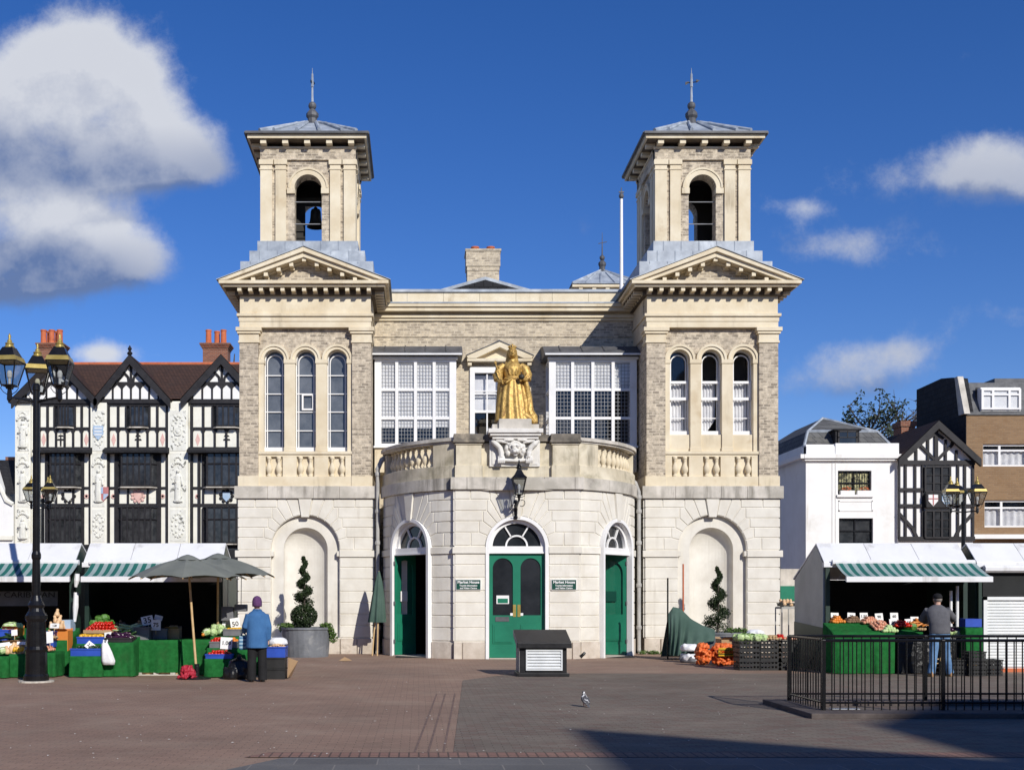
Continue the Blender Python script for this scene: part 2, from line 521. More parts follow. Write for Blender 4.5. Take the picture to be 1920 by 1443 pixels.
    def loft(s, rings, n=20, mi=0, caps=True):
        """rings: (cx, cy, z, rx, ry[, fold depth, folds, phase])"""
        vs, fs = [], []
        for g in rings:
            cx, cy, z, rx, ry = g[:5]
            fd, nf, ph = (g[5], g[6], g[7] if len(g) > 7 else 0) if len(g) > 5 else (0, 0, 0)
            for i in range(n):
                t = 2 * math.pi * i / n
                k = 1 + fd * math.sin(nf * t + ph)
                vs.append((cx + rx * k * math.cos(t), cy + ry * k * math.sin(t), z))
        for j in range(len(rings) - 1):
            for i in range(n):
                fs.append((j * n + i, j * n + (i + 1) % n, (j + 1) * n + (i + 1) % n, (j + 1) * n + i))
        if caps:
            fs += [tuple(range(n)), tuple(range((len(rings) - 1) * n, len(rings) * n))]
        return s.add(vs, fs, mi)

    def grid(s, fn, nu, nv, mi=0):
        """fn(a, b) with a, b in 0..1"""
        vs = [fn(i / nu, j / nv) for j in range(nv + 1) for i in range(nu + 1)]
        fs = [(j * (nu + 1) + i, j * (nu + 1) + i + 1, (j + 1) * (nu + 1) + i + 1, (j + 1) * (nu + 1) + i) for j in range(nv) for i in range(nu)]
        return s.add(vs, fs, mi)

    def leaves(s, c, r, n, size, mi=0, sc=(1, 1, 1), shell=0.55):
        """n leaf-sized faces strewn through a ball"""
        for _ in range(n):
            d = Vector((random.gauss(0, 1), random.gauss(0, 1), random.gauss(0, 1))).normalized()
            q = r * (shell + (1 - shell) * random.random() ** 0.6)
            p = Vector((c[0] + d.x * q * sc[0], c[1] + d.y * q * sc[1], c[2] + d.z * q * sc[2]))
            a = Vector((random.gauss(0, 1), random.gauss(0, 1), random.gauss(0, 1))).normalized()
            b = a.cross(Vector((random.gauss(0, 1), random.gauss(0, 1), random.gauss(0, 1)))).normalized()
            l, w = size * random.uniform(0.7, 1.3), size * random.uniform(0.35, 0.6)
            s.add([p - a * l, p + b * w, p + a * l, p - b * w], [(0, 1, 2, 3)], mi)
        return s

    def build(s, name, mat, parent=None, local=False, smooth=False, bevel=0.0, recalc=True, remesh=0.0, sub=0, folds=0.0, soften=4):
        me = D.meshes.new(name)
        off = Vector((0, 0, 0)) if (local or parent is None) else Vector(root_of(parent).location)
        me.from_pydata([(x - off.x, y - off.y, z - off.z) for x, y, z in s.v], [], s.f)
        mats = mat if isinstance(mat, (list, tuple)) else [mat]
        for mm in mats:
            me.materials.append(M[mm] if isinstance(mm, str) else mm)
        me.polygons.foreach_set('material_index', s.m)
        if recalc:
            bm = bmesh.new()
            bm.from_mesh(me)
            bmesh.ops.remove_doubles(bm, verts=bm.verts, dist=1e-5) if smooth else None
            bmesh.ops.recalc_face_normals(bm, faces=bm.faces)
            bm.to_mesh(me)
            bm.free()
        if smooth:
            me.polygons.foreach_set('use_smooth', [True] * len(me.polygons))
        o = D.objects.new(name, me)
        COL.objects.link(o)
        if parent: o.parent = parent
        if remesh:
            r = o.modifiers.new('one surface', 'REMESH')
            r.mode = 'VOXEL'
            r.voxel_size = remesh
            r.use_smooth_shade = True
            k = o.modifiers.new('smooth', 'SMOOTH')
            k.factor, k.iterations = 0.5, soften
        if bevel:
            b = o.modifiers.new('worn edge', 'BEVEL')
            b.width, b.segments, b.limit_method = bevel, 2, 'ANGLE'
        if sub:
            o.modifiers.new('subdivision', 'SUBSURF').levels = sub
            o.modifiers['subdivision'].render_levels = sub
        return o


def text(body, size, loc, m, parent=None, rx=90, rz=0.0, name='lettering', align='CENTER', extr=0.002, ry=0.0, sx=1.0, bold=0.0):
    c = D.curves.new(name, 'FONT')
    c.body = body
    c.size = size
    c.align_x, c.align_y = align, 'CENTER'
    c.extrude = extr
    c.offset = bold
    c.resolution_u = 3
    c.materials.append(M[m])
    tmp = D.objects.new(name, c)
    COL.objects.link(tmp)
    me = D.meshes.new_from_object(tmp.evaluated_get(bpy.context.evaluated_depsgraph_get()))
    D.objects.remove(tmp)
    D.curves.remove(c)
    me.name = name
    o = D.objects.new(name, me)
    COL.objects.link(o)
    o.rotation_euler = (R_(rx), R_(ry), rz)
    o.scale = (sx, 1, 1)
    if parent:
        o.parent = parent
        r = root_of(parent)
        o.location = Vector(loc) - Vector(r.location)
    else:
        o.location = loc
    return o


# ------------------------------------------------------------------ wall helpers
def flat(cx, yf):
    return lambda u, v, d: (cx + u, yf - d, v)


def arcpts(uc, vs, r, a0, a1, n):
    return [(uc + r * math.cos(a0 + (a1 - a0) * i / n), vs + r * math.sin(a0 + (a1 - a0) * i / n)) for i in range(n + 1)]


def arch_wall(mb, mp, u0, u1, v0, v1, ops, d0=0.0, d1=-0.3, mi=0, mir=None, du=9.0, n=14, sill=True):
    """wall face at depth d0 with openings cut out and their reveals back to d1; ops: dict(u, hw, vb, vs, arch)"""
    mir = mi if mir is None else mir
    us = {round(u0, 5), round(u1, 5)}
    k = max(1, int((u1 - u0) / du))
    us |= {round(u0 + (u1 - u0) * i / k, 5) for i in range(k + 1)}
    for o in ops:
        for i in range(n + 1):
            us.add(round(o['u'] - o['hw'] * math.cos(math.pi * i / n), 5))
    us = sorted(us)
    us = [u for i, u in enumerate(us) if i == 0 or u - us[i - 1] > 1e-4]

    def top(o, u):
        if not o.get('arch', True): return o['vs']
        x = min(1.0, abs(u - o['u']) / o['hw'])
        return o['vs'] + o['hw'] * math.sqrt(max(0.0, 1 - x * x))
    for a, b in zip(us[:-1], us[1:]):
        mid = (a + b) / 2
        segs, lo = [], (v0, v0)
        for o in sorted([o for o in ops if abs(mid - o['u']) < o['hw']], key=lambda o: o['vb']):
            if o['vb'] > lo[0] + 1e-5: segs.append((lo, (o['vb'], o['vb'])))
            lo = (top(o, a), top(o, b))
        segs.append((lo, (v1, v1)))
        for (la, lb), (ha, hb) in segs:
            mb.add([mp(a, la, d0), mp(b, lb, d0), mp(b, hb, d0), mp(a, ha, d0)], [(0, 1, 2, 3)], mi)
    if d1 is None: return
    for o in ops:
        uu = [u for u in us if o['u'] - o['hw'] - 1e-4 <= u <= o['u'] + o['hw'] + 1e-4]
        line = [(uu[0], o['vb'])] + [(u, top(o, u)) for u in uu] + [(uu[-1], o['vb'])]
        for p, q in zip(line[:-1], line[1:]):
            mb.add([mp(p[0], p[1], d0), mp(q[0], q[1], d0), mp(q[0], q[1], d1), mp(p[0], p[1], d1)], [(0, 1, 2, 3)], mir)
        if sill:
            mb.add([mp(uu[0], o['vb'], d0), mp(uu[-1], o['vb'], d0), mp(uu[-1], o['vb'], d1), mp(uu[0], o['vb'], d1)], [(0, 1, 2, 3)], mir)


def ring(mb, mp, uc, vs, r0, r1, d0, d1, mi=0, a0=0.0, a1=math.pi, n=18, legs=None):
    """arch band from r0 to r1, optionally carried down to height legs on both sides"""
    pi_ = arcpts(uc, vs, r0, a0, a1, n)
    po = arcpts(uc, vs, r1, a0, a1, n)
    if legs is not None:
        pi_ = [(uc + r0, legs)] + pi_ + [(uc - r0, legs)]
        po = [(uc + r1, legs)] + po + [(uc - r1, legs)]
    k = len(pi_)
    vs_, fs = [], []
    for a, b in zip(pi_, po):
        vs_ += [mp(a[0], a[1], d0), mp(b[0], b[1], d0), mp(b[0], b[1], d1), mp(a[0], a[1], d1)]
    for i in range(k - 1):
        for j in range(4):
            fs.append((4 * i + j, 4 * i + (j + 1) % 4, 4 * i + 4 + (j + 1) % 4, 4 * i + 4 + j))
    fs += [(0, 1, 2, 3), (4 * k - 4, 4 * k - 3, 4 * k - 2, 4 * k - 1)]
    mb.add(vs_, fs, mi)


def half_disc(mb, mp, uc, vs, r, d, mi=0, n=16, vb=None):
    pts = arcpts(uc, vs, r, 0, math.pi, n)
    if vb is not None:
        pts = [(uc + r, vb)] + pts + [(uc - r, vb)]
    mb.poly([mp(p[0], p[1], d) for p in pts], mi)


def inset(poly, g):
    n = len(poly)
    area = sum(poly[i][0] * poly[(i + 1) % n][1] - poly[(i + 1) % n][0] * poly[i][1] for i in range(n))
    s = 1 if area > 0 else -1
    out = []
    for i in range(n):
        p, c, q = Vector(poly[i - 1]), Vector(poly[i]), Vector(poly[(i + 1) % n])
        e1, e2 = (c - p), (q - c)
        if e1.length < 1e-6 or e2.length < 1e-6:
            out.append(tuple(c)); continue
        e1.normalize(); e2.normalize()
        n1, n2 = Vector((-e1.y, e1.x)) * s, Vector((-e2.y, e2.x)) * s
        b = n1 + n2
        k = max(0.35, 1 + n1.dot(n2))
        out.append(tuple(c + b * (g / k)))
    return out


def block(mb, mp, poly, d=0.022, g=0.008, ch=0.012, mi=0, du=None):
    """one dressed stone with chamfered edges standing d proud of the wall"""
    if du and len(poly) == 4 and abs(poly[0][1] - poly[1][1]) < 1e-6:
        u0, u1 = sorted((poly[0][0], poly[1][0]))
        k = max(1, int(math.ceil((u1 - u0) / du)))
        v0, v1 = poly[0][1], poly[2][1]
        lo = [(u0 + (u1 - u0) * i / k, v0) for i in range(k + 1)]
        poly = lo + [(u, v1) for u, _ in reversed(lo)]
        a, b = inset(poly, g), inset(poly, g + ch)
        n = len(poly)
        vs = [mp(*p, 0) for p in a] + [mp(*p, d) for p in b]
        fs = [(i, (i + 1) % n, (i + 1) % n + n, i + n) for i in range(n)]
        for i in range(k):
            fs.append((n + i, n + i + 1, n + n - 2 - i, n + n - 1 - i))
        mb.add(vs, fs, mi)
        return
    a, b = inset(poly, g), inset(poly, g + ch)
    n = len(poly)
    vs = [mp(*p, 0) for p in a] + [mp(*p, d) for p in b]
    mb.add(vs, [(i, (i + 1) % n, (i + 1) % n + n, i + n) for i in range(n)] + [tuple(range(n, 2 * n))], mi)


COURSES_LO = [0.46, 0.81, 1.13, 1.46, 1.78, 2.13, 2.46, 2.76]
COURSES_HI = [2.96, 3.31, 3.60, 3.87, 4.17, 4.43]


def rusticate(mb, mp, uc, hwl, hwr, r, zc, du=None, ztop=4.43, key=True):
    """courses of rusticated stone round an arch centred at uc, hwl / hwr the reach to either side"""
    hi = COURSES_HI[:-1] + [ztop]
    ang = [0.0, 15, 30, 43, 56, 69]
    for k in range(1, 4):
        ang[k] = max(ang[k], math.degrees(math.atan((hi[k] - zc) / (r * (1.32 - 0.12 * k)))))
    for k in range(2, 6):
        px_ = (hi[k - 1] - zc) / math.tan(R_(ang[k - 1]))
        ang[k] = max(ang[k], math.degrees(math.atan((hi[k] - zc) / max(0.3, px_ - 0.08))))
    ang[0] = math.degrees(math.asin(max(0.0, hi[0] - zc) / r))
    for sg, hw in ((-1, hwl), (1, hwr)):
        X = lambda x: uc + sg * x
        for a, b in zip(COURSES_LO[:-1], COURSES_LO[1:]):
            block(mb, mp, [(X(r), a), (X(hw), a), (X(hw), b), (X(r), b)], du=du)
        Q = [(min(hw, r * 1.42), 0.0)]
        for k in range(1, 6):
            h = hi[k] - zc
            t = math.tan(R_(ang[k]))
            Q.append((min(h / t, hw - 0.12) if h / t > r * math.cos(R_(ang[k])) else r * math.cos(R_(ang[k])) + 0.08, h))
        Q[1] = (max(Q[1][0], r * 1.12), Q[1][1])
        for k in range(5):
            a0, a1 = R_(ang[k]), R_(ang[k + 1])
            inner = [(r * math.cos(a1 + (a0 - a1) * i / 4), r * math.sin(a1 + (a0 - a1) * i / 4)) for i in range(5)]
            xo = Q[k + 1][0] if k == 0 else Q[k][0]
            if k == 0:
                xo = min(hw - 0.1, max(Q[1][0] + 0.22, r * 1.4))
                pts = inner[::-1]
                pts = ([(r, hi[0] - zc)] if hi[0] < zc - 0.01 else []) + pts + [Q[1], (xo, Q[1][1]), (xo, hi[0] - zc)]
            else:
                pts = inner[::-1] + [Q[k + 1], (xo, Q[k + 1][1]), (xo, Q[k][1])]
            clean = []
            for p in pts:
                if not clean or (Vector(p) - Vector(clean[-1])).length > 0.02: clean.append(p)
            block(mb, mp, [(X(x), zc + y) for x, y in clean])
            if hw - xo > 0.12:
                if hw - xo > 0.9 and k in (0, 4):
                    m_ = xo + (hw - xo) * 0.55
                    block(mb, mp, [(X(xo), hi[k]), (X(m_), hi[k]), (X(m_), hi[k + 1]), (X(xo), hi[k + 1])], du=du)
                    block(mb, mp, [(X(m_), hi[k]), (X(hw), hi[k]), (X(hw), hi[k + 1]), (X(m_), hi[k + 1])], du=du)
                else:
                    block(mb, mp, [(X(xo), hi[k]), (X(hw), hi[k]), (X(hw), hi[k + 1]), (X(xo), hi[k + 1])], du=du)
        # stone between the last joint and the keystone
        a0, a1 = R_(ang[5]), R_(83)
        inner = [(r * math.cos(a1 + (a0 - a1) * i / 3), r * math.sin(a1 + (a0 - a1) * i / 3)) for i in range(4)]
        pts = inner[::-1] + [(0.21, ztop - zc), Q[5]]
        block(mb, mp, [(X(x), zc + y) for x, y in pts])
    if key:
        h = r * math.sin(R_(83))
        w = r * math.cos(R_(83))
        block(mb, mp, [(uc - w, zc + h - 0.07), (uc + w, zc + h - 0.07), (uc + 0.205, ztop), (uc - 0.205, ztop)], d=0.065)

# ------------------------------------------------------------------ ground
YB, YM, XC = 32.6, 34.6, 2.575
WING_X = (-3.24, 8.39)

M['paver_red'] = brick_mat('brown red block paving', (0.335, 0.222, 0.163), (0.295, 0.196, 0.144), (0.215, 0.15, 0.11), 0.2, 0.1, 0.006, horiz=True, stain=(0.36, 0.272, 0.202), bump=0.4, rough=0.9, smin=0.42, smax=0.8)
M['paver_grey'] = brick_mat('grey block paving', (0.215, 0.18, 0.143), (0.182, 0.151, 0.122), (0.125, 0.102, 0.08), 0.2, 0.1, 0.006, horiz=True, stain=(0.265, 0.222, 0.175), dark=(0.20, 0.125, 0.10), bump=0.4, rough=0.9, smin=0.42, smax=0.8)
M['paver_line'] = brick_mat('red brick edging', (0.31, 0.185, 0.14), (0.27, 0.155, 0.12), (0.13, 0.09, 0.075), 0.1, 0.24, 0.01, horiz=True, bump=0.4, rough=0.9, off=0.0)
M['paver_dark_line'] = pm('dark brick line', (0.15, 0.10, 0.08), (0.22, 0.145, 0.115), 5, 0.9)
M['granite'] = brick_mat('granite slabs', (0.165, 0.163, 0.158), (0.132, 0.13, 0.127), (0.24, 0.225, 0.205), 0.8, 0.42, 0.008, horiz=True, bump=0.3, rough=0.8, stain=(0.2, 0.19, 0.175))
M['asphalt'] = pm('worn asphalt', (0.10, 0.085, 0.078), (0.14, 0.12, 0.108), 2.0, 0.95, 0.3)


def sheet(name, pts, z, m):
    b = MB()
    b.poly([(x, y, z) for x, y in pts])
    return tag(b.build(name, m), kind='structure')


sheet('ground', [(-900, -300), (900, -300), (900, 1500), (-900, 1500)], -0.004, 'asphalt')
sheet('red_paving', [(-40, -20), (60, -20), (60, 60), (-40, 60)], 0.0, 'paver_red')
xa = lambda y: PX(868 - (y - 1270) * 18 / 140.0, GY(y))
sheet('grey_paving', [(xa(1412), GY(1412)), (14, GY(1412)), (14, GY(1262)), (xa(1262) + 1.1, GY(1262)), (xa(1275), GY(1275))], 0.004, 'paver_grey')
for k, dx in enumerate((-0.10, -0.26, -0.40)):
    sheet('paving_line', [(xa(1410) + dx - 0.012, GY(1410)), (xa(1410) + dx + 0.012, GY(1410)), (xa(1300) + dx + 0.012, GY(1300)), (xa(1300) + dx - 0.012, GY(1300))], 0.004, 'paver_dark_line')
sheet('brick_edging', [(-1.75, 11.42), (13, 11.42), (13, 11.78), (-1.55, 11.78)], 0.008, 'paver_line')
sheet('granite_pavement', [(-1.9, 4.0), (14, 4.0), (14, 11.42), (-1.35, 11.42), (-1.9, 10.4)], 0.004, 'granite')

# ------------------------------------------------------------------ the market house
house = thing('market_house', 'pale stone and yellow brick market hall with twin bell towers and bowed green-doored entrance', 'market hall', (XC, YB, 0))


def hpart(mb, name, mat, parent=None, **kw):
    return mb.build(name, mat, parent or house, **kw)


def cornice(mb, x0, x1, yf, yb, levels, mi=0):
    """stack of projecting slabs: (z0, z1, projection)"""
    for z0, z1, p in levels:
        mb.box(x0 - p, x1 + p, yf - p, yb, z0, z1, mi)


BAL = [(0.055, 0.0), (0.055, 0.06), (0.035, 0.075), (0.05, 0.11), (0.075, 0.17), (0.08, 0.23), (0.06, 0.30), (0.035, 0.37), (0.03, 0.43), (0.045, 0.45), (0.03, 0.47), (0.055, 0.49), (0.055, 0.55)]


def wing(cx, right):
    mp = flat(cx, YB)
    sgn = 1 if right else -1
    # --- lower storey: white rusticated stone with a niche
    b = MB()
    arch_wall(b, mp, -1.94, 1.94, 0.0, 4.43, [dict(u=0, hw=0.98, vb=0.46, vs=2.98)], 0.0, -0.14, n=28)
    arch_wall(b, mp, -1.0, 1.0, 0.3, 4.1, [dict(u=0, hw=0.63, vb=0.46, vs=2.98)], -0.14, -0.17, n=24)

    def nich(a, c):
        ph = math.pi * a
        if c < 0.6:
            return mp(0.63 * math.cos(ph), 0.46 + (2.98 - 0.46) * c / 0.6, -0.17 - 0.36 * math.sin(ph))
        q = (c - 0.6) / 0.4 * math.pi / 2
        k = max(math.cos(q), 1e-3)
        return mp(0.63 * k * math.cos(ph), 2.98 + 0.63 * math.sin(q), -0.17 - 0.36 * k * math.sin(ph))
    b.grid(nich, 20, 26)
    b.box(cx - 1.94, cx - 1.9, YB, 41.5, 0, 4.43).box(cx + 1.9, cx + 1.94, YB, 41.5, 0, 4.43)
    low = hpart(b, 'stone_storey', 'stone_white')
    for p in low.data.polygons: p.use_smooth = False
    c = MB()
    rusticate(c, mp, 0, 1.94, 1.94, 0.98, 2.98)
    hpart(c, 'stone_cladding', 'stone_white', low)
    # courses carried round the visible sides
    c = MB()
    side = cx + sgn * -1.94
    for a, z in zip(COURSES_LO[:-1] + COURSES_HI[:-1], COURSES_LO[1:] + COURSES_HI[1:]):
        c.box(min(side, side - sgn * 0.03), max(side, side - sgn * 0.03), YB + 0.01, YM, a + 0.01, z - 0.01)
    hpart(c, 'side_cladding', 'stone_white', low)
    for s in (-1, 1):
        c = MB()
        c.box(cx + min(s * 0.98, s * 2.0), cx + max(s * 0.98, s * 2.0), YB - 0.065, YB + 0.02, 2.76, 2.95)
        c.box(cx + min(s * 0.9, s * 0.98), cx + max(s * 0.9, s * 0.98), YB - 0.03, YB + 0.3, 2.78, 2.93)
        hpart(c, 'impost_band', 'stone_white', low, bevel=0.01)
    for u0, u1 in ((-1.97, -1.0), (1.0, 1.97), (-1.0, 1.0)):
        c = MB()
        for k in range(2):
            a_, b_ = u0 + (u1 - u0) * k / 2, u0 + (u1 - u0) * (k + 1) / 2
            block(c, mp, [(a_, -0.02), (b_, -0.02), (b_, 0.45), (a_, 0.45)], d=0.06)
        hpart(c, 'plinth_stone_cladding', 'stone_plinth', low)
    c = MB()
    x = -2.02
    for w in (0.95, 1.3, 0.75, 1.04):
        c.box(cx + x + 0.006, cx + min(x + w, 2.02) - 0.006, YB - 0.09, YB + 0.25, 4.43, 4.78)
        x += w
    c.box(cx - 2.0, cx + 2.0, YB - 0.07, YM if not right else YM, 4.44, 4.775)
    c.box(cx - 2.0, cx + 2.0, YM, 41.5, 4.44, 4.775)
    hpart(c, 'string_course', 'stone_grey', low, bevel=0.008)

    # --- upper storey
    b = MB()
    hw3 = [dict(u=o, hw=0.295, vb=5.79, vs=8.42) for o in (-0.905, 0, 0.905)]
    mpp = flat(cx, YB + 0.16)
    arch_wall(b, mpp, -1.36, 1.36, 5.0, 9.4, hw3, 0.0, -0.26, n=12)
    for s in (-1, 1):
        b.box(cx + s * 1.61 - 0.27, cx + s * 1.61 + 0.27, YB, YB + 0.5, 5.05, 8.9)
        b.box(cx + s * 1.87 - 0.012, cx + s * 1.87 + 0.012, YB + 0.4, 41.5, 4.78, 10.4)
    b.box(cx - 1.86, cx + 1.86, YB + 1.6, 40, 4.78, 10.4)
    up = hpart(b, 'brick_storey', 'brick_grey')
    # stone window piers, arches
    c = MB()
    for u in (-0.4525, 0.4525):
        c.box(cx + u - 0.158, cx + u + 0.158, YB + 0.08, YB + 0.38, 5.79, 8.30)
        c.box(cx + u - 0.175, cx + u + 0.175, YB + 0.055, YB + 0.4, 8.30, 8.42)
        c.box(cx + u - 0.17, cx + u + 0.17, YB + 0.06, YB + 0.3, 5.79, 5.90)
    for s in (-1, 1):
        c.box(cx + s * 1.27 - 0.075, cx + s * 1.27 + 0.075, YB + 0.08, YB + 0.38, 5.79, 8.30)
        c.box(cx + s * 1.265 - 0.09, cx + s * 1.265 + 0.09, YB + 0.055, YB + 0.4, 8.30, 8.42)
    if right:
        for o in (-0.905, 0, 0.905):
            c.box(cx + o - 0.294, cx + o + 0.294, YB + 0.13, YB + 0.5, 5.785, 6.27)
    hpart(c, 'window_pier', 'stone_buff', up, bevel=0.008)
    for o in (-0.905, 0, 0.905):
        c = MB()
        ring(c, mpp, o, 8.42, 0.288, 0.37, 0.07, -0.2, n=16)
        ring(c, mpp, o, 8.42, 0.37, 0.435, 0.105, 0.0, n=16)
        hpart(c, 'arch_surround', 'stone_buff', up)
    # sill, balustrade panel and pedestal
    c = MB()
    c.box(cx - 1.36, cx + 1.36, YB + 0.02, YB + 0.4, 5.70, 5.785)
    c.box(cx - 1.35, cx + 1.35, YB + 0.06, YB + 0.3, 5.63, 5.70)
    c.box(cx - 1.35, cx + 1.35, YB + 0.15, YB + 0.3, 5.05, 5.63)
    for u in (-1.25, -0.4525, 0.4525, 1.25):
        w = 0.11 if abs(u) > 1 else 0.20
        c.box(cx + u - w, cx + u + w, YB + 0.06, YB + 0.2, 5.05, 5.63)
    c.box(cx - 1.36, cx + 1.36, YB - 0.01, YB + 0.3, 4.78, 5.06)
    for s in (-1, 1):
        c.box(cx + s * 1.62 - 0.30, cx + s * 1.62 + 0.30, YB - 0.035, YB + 0.3, 4.78, 5.07)
        c.box(cx + s * 1.905 - 0.02, cx + s * 1.905 + 0.02, YB + 0.2, YM, 4.78, 5.07)
    hpart(c, 'sill_panel', 'stone_buff', up, bevel=0.006)
    bm_ = MB().lathe([(r * 1.25, z * 1.05) for r, z in BAL], n=10)
    first = None
    for o in (-0.905, 0, 0.905):
        for k in (-0.14, 0.14):
            if first is None:
                first = bm_.build('baluster', 'stone_buff', up, local=True, smooth=True)
                q = first
            else:
                q = first.copy()
                COL.objects.link(q)
                q.parent = up
            q.location = Vector((cx + o + k, YB + 0.10, 5.05)) - house.location
    # capitals, architrave, frieze
    for s in (-1, 1):
        c = MB()
        xc = cx + s * 1.61
        for z0, z1, p in ((8.87, 8.93, 0.035), (8.93, 9.13, 0.015), (9.13, 9.2, 0.06), (9.2, 9.31, 0.095)):
            c.box(xc - 0.27 - p, xc + 0.27 + p, YB - p, YB + 0.45, z0, z1)
        hpart(c, 'capital', 'stone_buff', up, bevel=0.006)
    c = MB()
    c.box(cx - 1.88, cx + 1.88, YB - 0.012, YB + 0.5, 9.312, 9.48)
    c.box(cx - 1.9, cx + 1.9, YB - 0.03, YB + 0.5, 9.48, 9.62)
    c.box(cx - 1.95, cx + 1.95, YB - 0.08, YB + 0.5, 9.62, 9.70)
    c.box(cx - 1.87, cx + 1.87, YB, YB + 0.5, 9.70, 10.36)
    for s in (-1, 1):
        x = cx + s * 1.88
        c.box(x - 0.015, x + 0.015, YB + 0.5, YM + 3 if s * sgn > 0 else YM, 9.312, 9.64)
        c.box(x - 0.05, x + 0.05, YB + 0.5, YM + 3 if s * sgn > 0 else YM, 9.64, 9.70)
        c.box(x - 0.014, x + 0.014, YB + 0.5, YM + 3 if s * sgn > 0 else YM, 9.70, 10.36)
        c.box(x - 0.045 * 0 - 0.03, x + 0.03, YB + 0.45, YM if s * sgn < 0 else 40, 9.1, 9.30)
    hpart(c, 'entablature', 'stone_buff', up, bevel=0.006)
    # --- windows
    for o in (-0.905, 0, 0.905):
        w = MB()
        yf = YB + 0.16 + 0.20
        mw = flat(cx + o, yf)
        z0 = 6.27 if right else 5.80
        ring(w, mw, 0, 8.36, 0.205, 0.235, 0.03, 0.0, n=14)
        ring(w, mw, 0, 8.42, 0.265, 0.30, 0.05, -0.05, n=14, legs=z0)
        w.box(cx + o - 0.295, cx + o + 0.295, yf - 0.13, yf + 0.03, z0, z0 + 0.12)
        for s in (-1, 1):
            w.box(cx + o + s * 0.205 - (0.0 if s > 0 else 0.028), cx + o + s * 0.205 + (0.028 if s > 0 else 0.0), yf - 0.03, yf, z0 + 0.12, 8.36)
        if right:
            w.box(cx + o - 0.28, cx + o + 0.28, yf - 0.10, yf - 0.03, 7.28, 7.36)
            w.box(cx + o - 0.28, cx + o + 0.28, yf - 0.10, yf - 0.03, 7.76, 7.83)
            for s in (-1, 1):
                w.box(cx + o + s * 0.255 - 0.025, cx + o + s * 0.255 + 0.025, yf - 0.10, yf - 0.03, 7.36, 7.76)
            zs = (6.77,)
        else:
            zs = (6.41, 6.95, 7.47, 8.0)
            if o == 0:
                for z in (7.0, 7.42): w.box(cx - 0.13, cx + 0.22, yf - 0.06, yf - 0.03, z, z + 0.05)
                for x in (-0.13, 0.17): w.box(cx + x, cx + x + 0.05, yf - 0.06, yf - 0.03, 7.05, 7.42)
        for z in zs:
            w.box(cx + o - 0.27, cx + o + 0.27, yf - 0.035, yf - 0.004, z - 0.014, z + 0.014)
        win = hpart(w, 'window', 'white')
        g = MB()
        half_disc(g, mw, 0, 8.42, 0.29, -0.02, vb=z0)
        hpart(g, 'pane', 'glass' if right else 'glass_grey', win)
        if right:
            q = MB()

            def cur(a, v, x0=-0.27, x1=0.20 if o == 0 else 0.24):
                x = x0 + (x1 - x0) * a
                top = 7.78
                bot = 6.38 if o != 0 else 6.38 + 0.32 * max(0, a - 0.45) * 2
                z = top + (bot - top) * v
                squeeze = 1 - 0.22 * max(0.0, v - 0.55)
                return (cx + o + x * squeeze, yf + 0.1 + 0.022 * math.sin(a * 34) , z)
            q.grid(cur, 40, 8)
            hpart(q, 'net_curtain', 'curtain', win, smooth=True)
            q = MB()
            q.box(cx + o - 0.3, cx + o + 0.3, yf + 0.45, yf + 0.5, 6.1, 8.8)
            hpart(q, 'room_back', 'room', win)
    # --- eaves, modillions, pediment
    yb = 38.2
    inner = YM + 0.12
    c = MB()
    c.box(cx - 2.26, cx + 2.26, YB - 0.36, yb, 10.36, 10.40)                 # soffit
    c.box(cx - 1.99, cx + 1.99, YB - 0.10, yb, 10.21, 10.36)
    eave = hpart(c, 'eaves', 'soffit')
    c = MB()
    for z0, z1, p in ((10.37, 10.44, 0.40), (10.44, 10.53, 0.49)):
        x0, x1, yf = cx - 1.9 - p, cx + 1.9 + p, YB - p
        c.box(x0, x1, yf, yf + 0.16, z0, z1)
        c.box(x0, x0 + 0.16, yf + 0.16, yb, z0, z1)
        c.box(x1 - 0.16, x1, yf + 0.16, yb, z0, z1)
    # raking cornice
    for out, inn, y0, y1 in ((0.0, 0.13, YB - 0.50, YB + 0.25), (0.11, 0.27, YB - 0.42, YB + 0.25), (0.25, 0.34, YB - 0.12, YB + 0.25)):
        zt = 11.47
        hwid = 2.42
        sl = (zt - 10.53) / hwid
        top = lambda u, k: zt - k - sl * abs(u)
        e0 = hwid - out / sl * 0.55
        e1 = hwid - 0.02 - inn / sl * 0.8
        for s in (-1, 1):
            pts = [(0, top(0, out)), (s * e0, max(10.532, top(e0, out))), (s * min(e0, e1 + 0.05), 10.532 if top(e1, inn) < 10.6 else top(e1, inn)), (0, top(0, inn))]
            c.prism([(cx + x, z) for x, z in pts], y0, y1)
    hpart(c, 'cornice', 'stone_buff', eave, bevel=0.005)
    c = MB()
    c.prism([(cx - 2.1, 10.4), (cx + 2.1, 10.4), (cx, 11.22)], YB - 0.02, YB + 0.4)
    hpart(c, 'tympanum', 'brick_stock', eave)
    # lead roof behind the pediment
    c = MB()
    for s in (-1, 1):
        c.add([(cx, YB - 0.53, 11.50), (cx + s * 2.45, YB - 0.53, 10.55), (cx + s * 2.45, yb, 10.55), (cx, yb, 11.50)], [(0, 1, 2, 3)])
        c.add([(cx, YB - 0.53, 11.475), (cx + s * 2.45, YB - 0.53, 10.532), (cx + s * 2.45, yb, 10.532), (cx, yb, 11.475)], [(0, 1, 2, 3)])
        c.add([(cx, YB - 0.53, 11.50), (cx + s * 2.45, YB - 0.53, 10.55), (cx + s * 2.45, YB - 0.53, 10.532), (cx, YB - 0.53, 11.475)], [(0, 1, 2, 3)])
    hpart(c, 'lead_roof', 'lead', eave)
    mod = MB().box(-0.055, 0.055, 0, 0.3, -0.10, 0.0).box(-0.07, 0.07, 0.24, 0.33, -0.14, 0.0)
